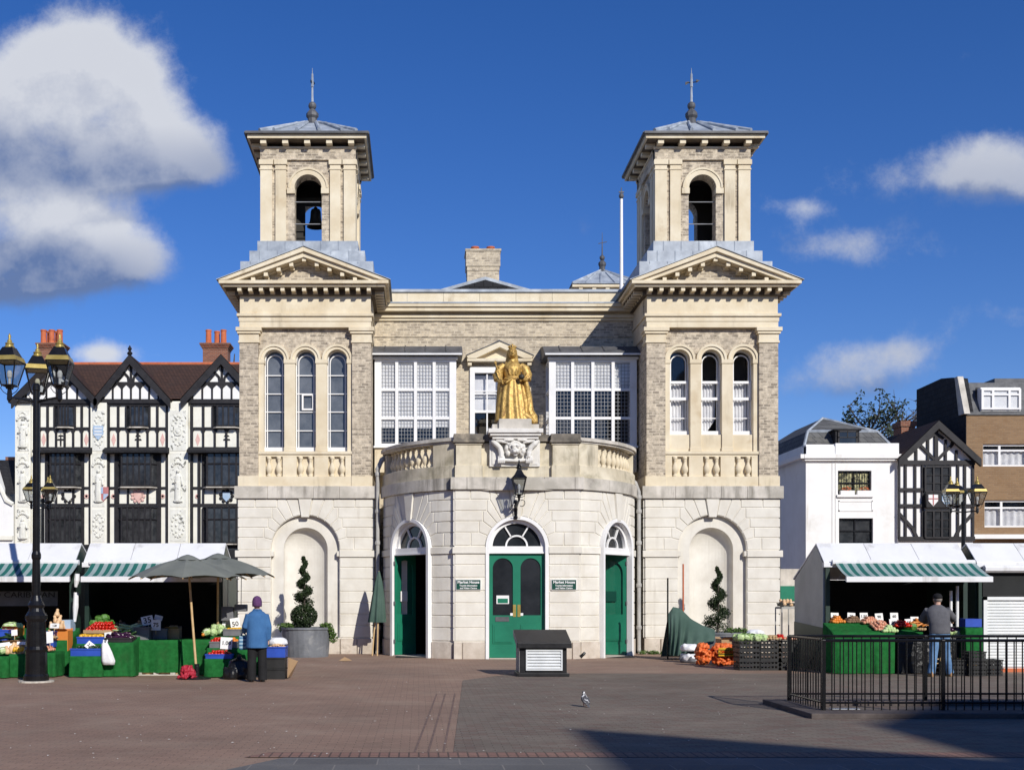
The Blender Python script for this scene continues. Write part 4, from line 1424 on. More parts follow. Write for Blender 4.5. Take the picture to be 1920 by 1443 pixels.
# --- doors
def door(name_mp, uc, kind):
    """white arched door case with a fanlight; kind: closed, open_left, open_right"""
    p0 = Vector(name_mp(uc, 0, 0))
    p1 = Vector(name_mp(uc + 0.01, 0, 0))
    ax = (p1 - p0).normalized()
    nm = Vector((ax.y, -ax.x, 0))

    def L(u, v, d):
        q = p0 + ax * u + nm * d
        return (q.x, q.y, v)
    c = MB()
    ring(c, L, 0, ZC, 0.735, 0.825, 0.045, -0.12, n=24, legs=0.0)
    ring(c, L, 0, ZC, 0.64, 0.74, -0.10, -0.26, n=24)
    ring(c, L, 0, ZC + 0.04, 0.255, 0.30, -0.14, -0.2, n=16)
    for a in (60, 120):
        a = R_(a)
        c.mprism(L, [(0.28 * math.cos(a) - 0.018 * math.sin(a), ZC + 0.04 + 0.28 * math.sin(a) + 0.018 * math.cos(a)), (0.28 * math.cos(a) + 0.018 * math.sin(a), ZC + 0.04 + 0.28 * math.sin(a) - 0.018 * math.cos(a)),
                     (0.66 * math.cos(a) + 0.018 * math.sin(a), ZC + 0.02 + 0.66 * math.sin(a) - 0.018 * math.cos(a)), (0.66 * math.cos(a) - 0.018 * math.sin(a), ZC + 0.02 + 0.66 * math.sin(a) + 0.018 * math.cos(a))], -0.14, -0.2)
    c.mbox(L, -0.745, 0.745, 2.79, 2.95, -0.28, -0.06)
    c.mbox(L, -0.735, 0.735, 2.76, 2.80, -0.2, -0.03)
    fr = hpart(c, 'door_case', 'white')
    g = MB()
    half_disc(g, L, 0, ZC, 0.70, -0.19)
    hpart(g, 'fanlight_pane', 'glass_dark', fr)
    c = MB()
    c.mbox(L, -0.72, 0.72, 0.0, 0.02, -0.9, 0.02)
    hpart(c, 'door_step', 'stone_plinth', fr)

    def leaf(mp_, w, mirror=False, glass='glass_dark'):
        """one green leaf: 0..w across, arched glass above, raised panel below"""
        c = MB()
        X = (lambda x: w - x) if mirror else (lambda x: x)
        mm = lambda u, v, d: mp_(X(u), v, d)
        hw = (w - 0.20) / 2
        uc_ = w / 2 + 0.0
        arch_wall(c, mm, 0.0, w, 0.03, 2.77, [dict(u=uc_, hw=hw, vb=1.14, vs=2.64 - hw)], 0.0, -0.05, n=14)
        c.mbox(mm, 0.0, w, 0.03, 2.77, -0.065, -0.06)
        c.mbox(mm, 0.10, w - 0.10, 0.40, 0.90, 0.0, 0.018)
        c.mbox(mm, 0.14, w - 0.14, 0.44, 0.86, 0.018, 0.03)
        c.mbox(mm, 0.0, w, 0.03, 0.30, 0.0, 0.012)
        lf = hpart(c, 'door_leaf', 'green', fr)
        g = MB()
        half_disc(g, mm, uc_, 2.64 - hw, hw, -0.03, vb=1.14)
        return lf, mm, g
    if kind == 'closed':
        for s in (-1, 1):
            mp_ = (lambda u, v, d: L(u, v, d - 0.12)) if s > 0 else (lambda u, v, d: L(-u, v, d - 0.12))
            lf, mm, g = leaf(mp_, 0.73)
            hpart(g, 'door_pane', 'glass_dark', fr)
            c = MB()
            c.mbox(mm, 0.02, 0.10, 1.1, 1.42, 0.0, 0.012)
            hpart(c, 'push_plate', 'brass', fr)
            c = MB()
            c.mbox(mm, 0.10, 0.17, 1.13, 1.20, 0.0, 0.006)
            hpart(c, 'sticker', 'white', fr)
        c = MB()
        c.mbox(L, -0.56, -0.20, 0.98, 1.10, -0.12, -0.105)
        hpart(c, 'letter_plate', 'lead_dark', fr)
        c = MB()
        c.mbox(L, -0.53, -0.20, 1.44, 1.66, -0.145, -0.135)
        nt = hpart(c, 'door_notice', 'white', fr)
        c = MB()
        c.mbox(L, -0.50, -0.23, 1.46, 1.58, -0.135, -0.13)
        hpart(c, 'notice_panel', 'green', fr)
    else:
        s = -1 if kind == 'open_left' else 1
        hinge = p0 + ax * (s * 0.715) + nm * (-0.03 if s < 0 else -0.12)
        a = R_(89 if s < 0 else 66)
        din = (-ax * s) * math.cos(a) + (-nm) * math.sin(a)
        nrm = Vector((din.y, -din.x, 0))
        if nrm.dot(ax * -s) < 0: nrm = -nrm
        W_ = 0.74 if s < 0 else 0.92

        def mp_(u, v, d):
            q = hinge + din * u + nrm * d
            return (q.x, q.y, v)
        lf, mm, g = leaf(mp_, W_)
        hpart(g, 'door_pane', 'glass', fr)
        c = MB()
        c.mbox(mm, W_ * 0.30, W_ * 0.62, 1.5, 1.78, -0.02, -0.012)
        hpart(c, 'door_notice', 'white' if s < 0 else 'green_sign', fr)
        if s > 0:
            c = MB()
            c.tube([mm(W_ - 0.10, 1.15, 0.05), mm(W_ - 0.10, 2.2, 0.05)], 0.016, 6)
            hpart(c, 'door_handle', 'lead', fr)
        for z in (0.35, 1.4, 2.5):
            c = MB()
            q = hinge
            c.box(q.x - 0.02, q.x + 0.02, q.y - 0.03, q.y + 0.02, z, z + 0.1)
            hpart(c, 'hinge', 'lead_dark', fr)
    return fr


door(panel, 0, 'closed')
door(bow, -UD, 'open_left')
door(bow, UD, 'open_right')
# hall behind the doors
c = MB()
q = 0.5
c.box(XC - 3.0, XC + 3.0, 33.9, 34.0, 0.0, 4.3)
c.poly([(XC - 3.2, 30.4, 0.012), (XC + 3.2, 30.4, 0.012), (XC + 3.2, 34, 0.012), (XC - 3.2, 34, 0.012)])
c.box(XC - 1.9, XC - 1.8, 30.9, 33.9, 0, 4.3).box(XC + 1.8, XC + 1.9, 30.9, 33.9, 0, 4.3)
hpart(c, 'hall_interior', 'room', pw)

# --- parapet of the porch: dies, balusters, rail
c = MB()
for s in (-1, 1):
    a, b_ = sorted((s * 0.93, s * 1.60))
    c.mbox(panel, a, b_, 5.06, 5.64, -0.55, 0.0)
    c.mbox(panel, a - 0.03, b_ + 0.03, 4.745, 5.06, -0.58, 0.04)
    c.mbox(panel, a - 0.03, b_ + 0.03, 5.60, 5.65, -0.58, 0.03)
    a, b_ = sorted((s * (U0 - 0.02), s * 2.36))
    c.mbox(bow, a, b_, 5.06, 5.66, -0.40, 0.0, n=5)
    a, b_ = sorted((s * U0, s * 5.15))
    c.mbox(bow, a, b_, 4.74, 5.07, -0.42, 0.03, n=18)
c.mbox(panel, -0.94, 0.94, 4.745, 5.05, -0.55, -0.08)
c.mbox(panel, -0.94, 0.94, 5.05, 5.66, -0.55, -0.16)
for s in (-1, 1):   # end piers against the wings
    a, b_ = sorted((s * 4.75, s * 5.15))
    c.mbox(bow, a, b_, 5.07, 5.63, -0.40, -0.02, n=3)
par = hpart(c, 'porch_parapet', 'stone_parapet', bevel=0.008)
for s in (-1, 1):
    c = MB()
    a, b_ = sorted((s * (U0 - 0.03), s * 5.2))
    c.mbox(bow, a, b_, 5.66, 5.71, -0.42, 0.02, n=20)
    c.mbox(bow, a, b_, 5.71, 5.80, -0.46, 0.07, n=20)
    hpart(c, 'handrail', 'stone_grey', par)
for s in (-1, 1):
    c = MB()
    a, b_ = sorted((s * 0.86, s * 1.68))
    c.mbox(panel, a, b_, 5.65, 5.72, -0.62, 0.09)
    c.mbox(panel, a + 0.02, b_ - 0.02, 5.72, 5.88, -0.6, 0.06)
    hpart(c, 'coping', 'stone_dark', par, bevel=0.012)
hpart(MB().mbox(panel, -0.86, 0.86, 5.70, 5.88, -0.6, -0.10), 'coping', 'stone_dark', par)
bb = MB().lathe([(r * 1.2, z * 1.07) for r, z in BAL], n=10)
first = None
for s in (-1, 1):
    for k in range(9):
        u = s * (2.53 + 2.14 * k / 8)
        o = bb.build('baluster', 'stone_buff', par, local=True, smooth=True) if first is None else first.copy()
        if first is None: first = o
        else:
            COL.objects.link(o)
            o.parent = par
        p = bow(u, 5.07, -0.2)
        o.location = Vector(p) - house.location

# --- statue pedestal with the carved lion
c = MB()
pz = -0.08
PXC = -0.06
c.mbox(panel, PXC - 0.66, PXC + 0.66, 5.03, 5.72, -0.16, -0.02)
c.mbox(panel, PXC - 0.60, PXC + 0.60, 5.08, 5.62, -0.02, 0.0)
c.mbox(panel, PXC - 0.60, PXC + 0.60, 5.72, 5.80, -0.5, 0.22)
c.mbox(panel, PXC - 0.66, PXC + 0.66, 5.80, 5.87, -0.5, 0.28)
c.mbox(panel, PXC - 0.71, PXC + 0.71, 5.87, 5.98, -0.5, 0.33)
ped = hpart(c, 'statue_pedestal', 'stone_carved', bevel=0.01)
c = MB()
c.mbox(panel, PXC - 0.60, PXC + 0.62, 5.98, 6.12, -0.75, 0.12)
c.mbox(panel, PXC - 0.43, PXC + 0.42, 5.985, 6.25, -0.72, 0.20)
hpart(c, 'statue_base', 'stone_grey', ped, bevel=0.012)
c = MB()
B = lambda u, v, d, r, sc=(1, 1, 1): c.ball(panel(PXC + u, v, d), r, 12, 9, sc=sc)
B(0, 5.47, 0.13, 0.15, (1, 0.8, 1.1)); B(0, 5.40, 0.24, 0.085, (1.1, 1, 0.8)); B(-0.035, 5.39, 0.29, 0.045); B(0.035, 5.39, 0.29, 0.045)
B(0, 5.44, 0.285, 0.04, (1, 1, 0.8)); B(0, 5.305, 0.205, 0.045, (1.2, 1, 0.6)); B(-0.06, 5.545, 0.25, 0.045, (1.3, 1, .5)); B(0.06, 5.545, 0.25, 0.045, (1.3, 1, .5)); B(-0.06, 5.52, 0.24, 0.04); B(0.06, 5.52, 0.24, 0.04)
for k in range(14):
    a = R_(-35 + 250 * k / 13)
    B(0.22 * math.cos(a), 5.47 + 0.20 * math.sin(a), 0.08 + 0.03 * (k % 2), 0.065, (1, 1, 1.2))
for k in range(10):
    a = R_(0 + 180 * k / 9)
    B(0.14 * math.cos(a), 5.50 + 0.15 * math.sin(a), 0.17, 0.045)
for s in (-1, 1):
    c.tube([panel(PXC + s * 0.60, 5.70, 0.10), panel(PXC + s * 0.50, 5.60, 0.12), panel(PXC + s * 0.40, 5.50, 0.1), panel(PXC + s * 0.36, 5.36, 0.1), panel(PXC + s * 0.36, 5.24, 0.13)], [0.07, 0.075, 0.075, 0.08, 0.06], 8)
    for k in range(4):
        c.tube([panel(PXC + s * (0.30 + 0.045 * k), 5.28, 0.12), panel(PXC + s * (0.29 + 0.05 * k), 5.17, 0.17), panel(PXC + s * (0.29 + 0.05 * k), 5.10, 0.15)], [0.028, 0.03, 0.022], 6)
    c.tube([panel(PXC + s * 0.2, 5.63, 0.16), panel(PXC + s * 0.34, 5.66, 0.17), panel(PXC + s * 0.50, 5.69, 0.15)], [0.03, 0.045, 0.04], 6)
    c.tube([panel(PXC + s * 0.05, 5.70, 0.2), panel(PXC + s * 0.2, 5.69, 0.21), panel(PXC + s * 0.3, 5.7, 0.18)], 0.035, 6)
c.tube([panel(PXC - 0.30, 5.19, 0.08), panel(PXC, 5.17, 0.1), panel(PXC + 0.30, 5.19, 0.08)], 0.045, 6)
hpart(c, 'lion_carving', 'stone_carved', ped, remesh=0.010, soften=2)

# --- drainpipes
for x, y, z0, z1 in ((PX(708, 32.45), 32.45, 0.0, 5.25), (PX(1198, 32.45), 32.45, 0.0, 4.6)):
    c = MB()
    top = [(x, y, z1 - 0.2), (x, y + 0.02, z1), (x + (0.12 if x < XC else -0.08), y + 0.12, z1 + 0.28), (x + (0.3 if x < XC else -0.2), y + 0.3, z1 + 0.42)]
    c.tube([(x, y, 0.12), (x, y, z1 - 0.2)], 0.055, 10)
    c.tube(top, 0.055 if x > XC else 0.075, 10)
    for z in (0.7, 1.9, 3.1, 4.0, z1 - 0.2):
        if z < z1: c.lathe([(0.07, 0), (0.078, 0.03), (0.078, 0.08), (0.07, 0.11)], x, y, z, 10)
    c.tube([(x, y, 0.2), (x, y - 0.04, 0.09), (x, y - 0.16, 0.05)], 0.055, 8)
    hpart(c, 'drainpipe', 'pipe')

# ------------------------------------------------------------------ things fixed to the house
pole = thing('flagpole', 'tall white flagpole rising behind the hall roof beside the tower', 'flagpole', P(1165, 510, 45))
fp = P(1165, 510, 45)
c = MB()
c.tube([(fp[0], 45, 11.0), (fp[0], 45, 17.3)], [0.085, 0.06], 10)
c.build('pole', 'white', pole)
c = MB()
c.ball((fp[0], 45, 17.42), 0.10, 10, 7, sc=(1, 1, 1.2)).tube([(fp[0], 45, 17.3), (fp[0], 45, 17.75)], 0.02, 5).box(fp[0] - 0.1, fp[0] + 0.1, 44.98, 45.02, 17.55, 17.6)
c.build('pole_finial', 'lead_dark', pole)

for nm, px, lab in (('a', 878, 'dark green enamel name sign between the open door and the closed doors'), ('b', 1057, 'dark green enamel name sign on the side nearer the drooping tarpaulin')):
    x = PX(px, YP) + (0.0)
    sg = thing('entrance_sign', lab, 'sign', (x, YP - 0.05, 1.94), 'green name signs beside the doors')
    c = MB()
    c.box(x - 0.33, x + 0.33, YP - 0.055, YP - 0.02, 1.80, 2.08)
    c.build('sign_backing', 'white', sg)
    c = MB()
    c.box(x - 0.315, x + 0.315, YP - 0.064, YP - 0.055, 1.815, 2.065)
    c.build('sign_panel', 'green_sign', sg)
    text('Market House', 0.098, (x, YP - 0.066, 2.005), 'white', sg, bold=0.003)
    text('Tourist Information', 0.058, (x, YP - 0.066, 1.918), 'white', sg, bold=0.002)
    text('and Visitor Centre', 0.058, (x, YP - 0.066, 1.852), 'white', sg, bold=0.002)

# ------------------------------------------------------------------ gilded statue of a crowned queen
sx_, sy_, sz_ = panel(PXC - 0.05, 6.25, -0.22)
st = thing('gilded_statue', 'gilded statue of a crowned queen in flowing robes holding orb and sceptre', 'statue', (sx_, sy_, sz_))
b = MB()
b.loft([(0.03, 0, 0.0, 0.44, 0.33, 0.06, 13, 0.3), (0.01, 0, 0.25, 0.40, 0.31, 0.055, 13, 0.3), (0, 0, 0.6, 0.35, 0.28, 0.05, 13, 0.3), (0, 0, 0.9, 0.29, 0.24, 0.045, 13, 0.3), (0, -0.01, 1.05, 0.24, 0.20, 0.02, 13, 0.3),
        (0, -0.01, 1.14, 0.195, 0.165), (0, -0.02, 1.28, 0.22, 0.18), (0, -0.02, 1.40, 0.235, 0.175), (0, 0, 1.50, 0.20, 0.14), (0, 0, 1.56, 0.10, 0.09), (0, -0.01, 1.62, 0.068, 0.07)], 72)
b.ball((0, -0.055, 1.775), 0.128, 14, 10, sc=(0.82, 0.95, 1.2))                      # head
b.ball((0, -0.18, 1.765), 0.03, 6, 5, sc=(0.8, 1, 1.5)).ball((0, -0.162, 1.70), 0.034, 6, 5, sc=(1.2, .7, .5)).ball((-0.048, -0.156, 1.815), 0.026, 6, 5).ball((0.048, -0.156, 1.815), 0.022, 6, 5)   # nose, mouth
b.loft([(0, 0.075, 1.40, 0.20, 0.05), (0, 0.075, 1.55, 0.17, 0.05), (0, 0.05, 1.72, 0.14, 0.07), (0, 0.02, 1.88, 0.115, 0.10)], 20)   # veil
for s in (-1, 1):
    # puffed sleeves, forearms, hands
    b.tube([(s * 0.20, 0, 1.48), (s * 0.31, 0.0, 1.38), (s * 0.36, -0.02, 1.20), (s * 0.345, -0.06, 1.06)], [0.075, 0.12, 0.135, 0.12], 12)
    if s < 0:
        b.tube([(-0.34, -0.06, 1.10), (-0.33, -0.16, 1.02), (-0.29, -0.24, 0.99)], [0.075, 0.055, 0.04], 9)
        for k in range(5):
            b.tube([(-0.29, -0.24, 0.97 + 0.018 * k), (-0.265, -0.285, 0.965 + 0.018 * k), (-0.285, -0.30, 0.965 + 0.018 * k)], 0.011, 5)
    else:
        b.tube([(0.34, -0.06, 1.10), (0.31, -0.17, 1.05), (0.24, -0.25, 1.04)], [0.075, 0.055, 0.04], 9)
        for k in range(5):
            b.tube([(0.24, -0.25, 1.03), (0.20 + 0.018 * k, -0.30, 1.02), (0.17 + 0.025 * k, -0.32, 1.05)], 0.011, 5)
# folds of the bodice and overskirt
b.tube([(-0.2, -0.15, 1.10), (-0.1, -0.2, 1.05), (0, -0.21, 1.10), (0.1, -0.2, 1.05), (0.2, -0.15, 1.10)], 0.022, 6)
b.tube([(-0.28, -0.17, 1.03), (-0.16, -0.25, 0.97), (-0.02, -0.24, 1.07)], [0.02, 0.045, 0.02], 6)
for u in (-0.12, 0, 0.12):
    b.tube([(u * 0.9, -0.185, 1.33), (u * 0.6, -0.19, 1.18)], [0.03, 0.012], 6)
# mantle behind and the train spilling off the base
b.loft([(0.05, 0.14, 0.0, 0.46, 0.24, 0.05, 9), (0.03, 0.14, 0.5, 0.40, 0.2, 0.05, 9), (0.01, 0.13, 1.0, 0.36, 0.14, 0.04, 9), (0, 0.10, 1.45, 0.25, 0.09)], 54)
b.tube([(0.33, -0.12, 1.0), (0.40, -0.05, 0.6), (0.42, -0.08, 0.25), (0.50, -0.12, 0.08), (0.56, -0.16, -0.10)], [0.06, 0.09, 0.11, 0.12, 0.07], 10)
b.tube([(0.28, -0.2, 0.15), (0.42, -0.2, 0.04), (0.54, -0.2, -0.08)], [0.08, 0.08, 0.05], 9)
b.build('figure', 'gold', st, local=True, remesh=0.009, soften=2)
c = MB()
c.lathe([(0.085, 0.0), (0.095, 0.05), (0.085, 0.052), (0.075, 0.0)], 0, -0.03, 1.88, 14)
for k in range(8):
    a = 2 * math.pi * k / 8
    c.ball((0.088 * math.cos(a), 0.088 * math.sin(a) - 0.03, 1.945), 0.024, 6, 5)
for a in (0, math.pi / 2):
    c.tube([(0.085 * math.cos(a), 0.085 * math.sin(a) - 0.03, 1.93), (0.04 * math.cos(a), 0.04 * math.sin(a) - 0.03, 1.99), (-0.04 * math.cos(a), -0.04 * math.sin(a) - 0.03, 1.99), (-0.085 * math.cos(a), -0.085 * math.sin(a) - 0.03, 1.93)], 0.012, 5)
c.ball((0, -0.03, 2.005), 0.024, 6, 5)
c.build('crown', 'gold', st, local=True)
c = MB()
c.ball((0.20, -0.33, 1.10), 0.075, 12, 9).tube([(0.20, -0.33, 1.17), (0.20, -0.33, 1.23)], 0.01, 5).tube([(0.175, -0.33, 1.21), (0.225, -0.33, 1.21)], 0.01, 5)
c.build('orb', 'bronze', st, local=True)
c = MB()
c.tube([(-0.25, -0.28, 0.93), (-0.42, -0.2, 1.46)], 0.014, 6).ball((-0.425, -0.198, 1.48), 0.03, 8, 6).tube([(-0.46, -0.2, 1.50), (-0.40, -0.2, 1.52)], 0.01, 5).tube([(-0.43, -0.198, 1.5), (-0.435, -0.196, 1.56)], 0.01, 5)
c.build('sceptre', 'gold', st, local=True)


st.scale = (1.07, 1.04, 1.0)


# ------------------------------------------------------------------ lanterns
def lantern_parts(root, c0, w, h, cap, trim, glass='glass_lamp', lit=False, rot=R_(45), top_gold=True):
    """four-sided tapering lantern; c0: centre of its foot, w: half diagonal at the shoulder, h: glass height"""
    x, y, z = c0
    C4 = lambda r, zz: [(x + r * math.cos(rot + k * math.pi / 2), y + r * math.sin(rot + k * math.pi / 2), zz) for k in range(4)]
    lo, hi = C4(w * 0.52, z), C4(w, z + h)
    g = MB()
    g.add(lo + hi, [(k, (k + 1) % 4, (k + 1) % 4 + 4, k + 4) for k in range(4)])
    f = MB()
    for k in range(4):
        f.tube([lo[k], hi[k]], w * 0.045, 5)
        f.tube([lo[k], lo[(k + 1) % 4]], w * 0.045, 5)
        f.tube([hi[k], hi[(k + 1) % 4]], w * 0.05, 5)
    f.lathe([(w * 0.22, -0.06), (w * 0.3, 0.0), (w * 0.5, 0.005)], x, y, z - 0.005, 4, a0=rot)
    fr = f.build('lantern_frame', cap, root)
    g.build('lantern_glass', glass, fr)
    if trim != cap:
        t = MB()
        t.lathe([(w * 1.06, 0), (w * 1.03, h * 0.03), (w * 0.90, h * 0.22)], x, y, z + h, 4, a0=rot)
        t.build('lantern_collar', trim, fr)
    t = MB()
    if top_gold:
        t.lathe([(w * 0.85, h * 0.205), (w * 0.44, h * 0.62), (w * 0.3, h * 0.62)], x, y, z + h, 4, a0=rot)
    else:
        t.lathe([(w * 1.1, 0), (w * 1.1, h * 0.03), (w * 0.7, h * 0.20), (w * 0.36, h * 0.48), (w * 0.26, h * 0.62), (w * 0.3, h * 0.64)], x, y, z + h, 4, a0=rot)
    t.build('lantern_roof', cap, fr)
    t = MB()
    k = w
    t.lathe([(k * 0.36, 0), (k * 0.30, k * 0.10), (k * 0.22, k * 0.24), (k * 0.28, k * 0.26), (k * 0.28, k * 0.30), (k * 0.14, k * 0.36), (k * 0.16, k * 0.46), (k * 0.09, k * 0.54), (k * 0.06, k * 0.60), (k * 0.10, k * 0.72), (k * 0.05, k * 0.86), (k * 0.01, k * 0.94)],
            x, y, z + h * 1.6, 10)
    t.build('lantern_finial', trim, fr, smooth=True)
    t = MB()
    t.lathe([(w * 0.08, 0), (w * 0.08, h * 0.28), (w * 0.14, h * 0.34), (w * 0.17, h * 0.5), (w * 0.1, h * 0.62)], x, y, z + 0.01, 10)
    t.build('lamp_bulb', 'white' if not lit else 'lamp_lit', fr)
    return fr


M['lamp_lit'] = pm('pale lamp glass', (0.8, 0.75, 0.55), (0.85, 0.8, 0.6), 3, 0.4)

# lantern on the porch over the middle door
lx, ly = PX(968, YP) - 0.0, YP - 0.60
wl = thing('wall_lantern', 'black iron lantern on a bracket above the closed green doors', 'lantern', (lx, YP, 3.7))
lantern_parts(wl, (lx + 0.02, ly, 4.24), 0.245, 0.42, 'black_iron', 'black_iron', top_gold=False, rot=R_(45))
c = MB()
c.tube([(lx - 0.02, YP - 0.02, 3.72), (lx - 0.02, YP - 0.1, 3.95), (lx, YP - 0.35, 4.02), (lx + 0.02, ly, 4.1), (lx + 0.02, ly, 4.24)], [0.05, 0.045, 0.03, 0.03, 0.035], 8)
c.tube([(lx - 0.02, YP - 0.03, 3.68), (lx - 0.02, YP - 0.03, 4.15)], [0.06, 0.045], 8)
for k in range(5):
    c.ball((lx - 0.02, YP - 0.05, 3.7 + 0.1 * k), 0.062 - 0.006 * (k % 2), 8, 6)
th_ = lambda t, r: (lx + 0.11 + r * math.cos(t), ly + 0.12, 4.05 + r * 1.2 * math.sin(t))
c.tube([th_(-2.2 + 0.45 * k, 0.09 - 0.004 * k) for k in range(11)], 0.010, 5)
c.tube([(lx - 0.12, YP - 0.25, 4.0), (lx - 0.2, YP - 0.28, 3.93), (lx - 0.16, YP - 0.28, 3.86), (lx - 0.06, YP - 0.2, 3.9)], 0.010, 5)
c.tube([(lx + 0.02, ly, 4.16), (lx - 0.12, ly, 4.20), (lx - 0.1, ly, 4.28)], 0.010, 5).tube([(lx + 0.02, ly, 4.16), (lx + 0.16, ly, 4.20), (lx + 0.14, ly, 4.28)], 0.010, 5)
c.build('bracket', 'black_iron', wl)


def street_lamp(x, y, label, scale=1.0, group=None, angs=(210, 330, 84), base=True, arm=0.55, w=0.30, zl=5.57, tall=5.80, reach=None):
    """tall iron post carrying three lanterns on curled arms"""
    lp = thing('street_lamp', label, 'lamp post', (x, y, 0), group)
    c = MB()
    c.lathe([(0.235, 0), (0.235, 0.10), (0.21, 0.14), (0.20, 0.55), (0.215, 0.60), (0.19, 0.66), (0.175, 1.12), (0.205, 1.18), (0.205, 1.24), (0.15, 1.32), (0.13, 1.38), (0.16, 1.44), (0.115, 1.52), (0.085, 1.62), (0.072, 2.3), (0.09, 2.34), (0.09, 2.4), (0.07, 2.46), (0.062, tall - 0.3), (0.075, tall - 0.28), (0.075, tall - 0.2), (0.05, tall - 0.15)],
            x, y, 0.02, 20)
    c.build('post', 'black_iron', lp, smooth=False)
    c = MB()
    c.lathe([(0.33, 0.0), (0.33, 0.03), (0.2, 0.03)], x, y, 0, 20)
    c.build('foot', 'stone_grey', lp)
    for i, a in enumerate(angs):
        dx, dy = math.cos(R_(a)), math.sin(R_(a))
        arm = reach[i] if reach else arm
        ex, ey = x + dx * arm, y + dy * arm
        c = MB()
        c.tube([(x, y, zl - 0.26), (x + dx * arm * 0.5, y + dy * arm * 0.5, zl - 0.23), (ex, ey, zl - 0.22)], 0.026, 7)
        c.tube([(ex, ey, zl - 0.31), (ex, ey, zl - 0.26), (ex, ey, zl - 0.13), (ex, ey, zl)], [0.015, 0.05, 0.045, 0.028], 8)
        for s in (-1, 1):
            c.tube([(ex + s * 0.03, ey, zl - 0.17), (ex + s * 0.12, ey, zl - 0.11), (ex + s * 0.17, ey, zl - 0.04), (ex + s * 0.15, ey, zl)], 0.008, 5)
        c.build('lamp_arm', 'black_iron', lp)
        lantern_parts(lp, (ex, ey, zl), w, 0.44, 'black_iron', 'brass', lit=(i == 2), rot=R_(38 + 11 * i))
    return lp


LY = 21.7
street_lamp(PX(68, LY), LY, 'tall black iron lamp post with three lanterns nearest the camera', angs=(217, 331, 106), reach=(0.50, 0.62, 0.52))

# ------------------------------------------------------------------ neighbouring buildings
def bpart(mb, name, mat, parent, **kw):
    return mb.build(name, mat, parent, **kw)


def stick(c, mp, pts, w, d0, d1):
    """flat timber following a line of (u, v) points"""
    for (a, b) in zip(pts[:-1], pts[1:]):
        a, b = Vector(a), Vector(b)
        t = (b - a).normalized() * (w * 0.0)
        n = Vector((-(b - a).y, (b - a).x)).normalized() * w / 2
        c.mprism(mp, [tuple(a - t - n), tuple(b + t - n), tuple(b + t + n), tuple(a - t + n)], d0, d1)


# --- three-gabled timber-framed building at the far side of the square
YT = 62.0
tud = thing('timber_framed_building', 'three gabled black and white timber framed building with carved white piers and shields', 'building', (PX(240, YT), YT, 0))
X = lambda px: PX(px, YT)
Z = lambda py: PZ(py, YT)
mt = flat(0, YT)
c = MB()
c.box(X(30), X(500), YT, YT + 7, 0, Z(752))
bpart(c, 'wall', 'render_cream', tud)
gables = [(30, 183, 108), (183, 319, 247), (345, 491, 417)]
for i, (g0, g1, gp) in enumerate(gables):
    gx0, gx1, gpk = X(g0), X(g1), X(gp)
    zf, zp = Z(750), Z(668)
    c = MB()
    c.prism([(gx0, Z(752)), (gx1, Z(752)), (gpk, zp - 0.15)], YT - 0.12, YT + 0.1)
    gab = bpart(c, 'gable', 'render_white', tud)
    # barge boards
    c = MB()
    for s, xe in ((-1, gx0), (1, gx1)):
        c.prism([(gpk, zp), (xe + s * 0.1, zf - 0.05), (xe + s * 0.1, zf - 0.52), (gpk, zp - 0.52)], YT - 0.5, YT - 0.34)
    bpart(c, 'barge_board', 'timber', gab)
    # timbers of the gable: tie beam, arched lights, collar
    c = MB()
    c.mbox(mt, gx0, gx1, Z(757), Z(749), 0.08, 0.20)
    zc1 = Z(721)
    hw1 = (gx1 - gx0) / 2
    wid = lambda z: hw1 * (zp - z) / (zp - Z(752))
    for k in range(9):
        u = gpk - hw1 + 2 * hw1 * k / 8
        zt = min(zc1, zp - (zp - Z(752)) * abs(u - gpk) / hw1)
        if zt > Z(750): c.mbox(mt, u - 0.045, u + 0.045, Z(750), zt, 0.1, 0.18)
    for k in range(8):
        u0_, u1_ = gpk - hw1 + 2 * hw1 * k / 8, gpk - hw1 + 2 * hw1 * (k + 1) / 8
        um = (u0_ + u1_) / 2
        if abs(um - gpk) < hw1 * 0.62:
            for s in (-1, 1):
                e = um + s * hw1 / 8
                c.mprism(mt, [(e, zc1), (e, zc1 - 0.42), (e - s * 0.07, zc1 - 0.2), (um, zc1 - 0.02), (um, zc1)], 0.1, 0.17)
    c.mbox(mt, gpk - wid(zc1), gpk + wid(zc1), zc1 - 0.02, zc1 + 0.12, 0.1, 0.19)
    for s in (-1, 1):
        stick(c, mt, [(gpk + s * 0.12, zc1 + 0.1), (gpk + s * 0.16, zc1 + 0.4), (gpk + s * 0.5, zc1 + 0.75)], 0.12, 0.1, 0.18)
        stick(c, mt, [(gpk + s * 0.75, zc1 + 0.1), (gpk + s * 0.3, zc1 + 0.62)], 0.08, 0.1, 0.17)
    c.mbox(mt, gpk - 0.06, gpk + 0.06, zc1 + 0.1, zp - 0.5, 0.1, 0.18)
    bpart(c, 'gable_framing', 'timber', gab)
    # little tiled roof of the gable
    c = MB()
    for s, xe in ((-1, gx0 - 0.15), (1, gx1 + 0.15)):
        ze = zf - 0.05
        c.add([(gpk, YT - 0.5, zp + 0.03), (xe, YT - 0.5, ze), (xe, YT + 4, ze), (gpk, YT + 4, zp + 0.03)], [(0, 1, 2, 3)])
    bpart(c, 'gable_roof', 'tile_brown', gab)
    if i == 1:
        c = MB().lathe([(0.12, 0), (0.16, 0.08), (0.06, 0.2), (0.12, 0.32), (0.02, 0.5)], gpk, YT - 0.42, zp, 8)
        bpart(c, 'finial', 'timber', gab)
c = MB()
zr, ze = PZ(682, YT + 4.2), Z(748)
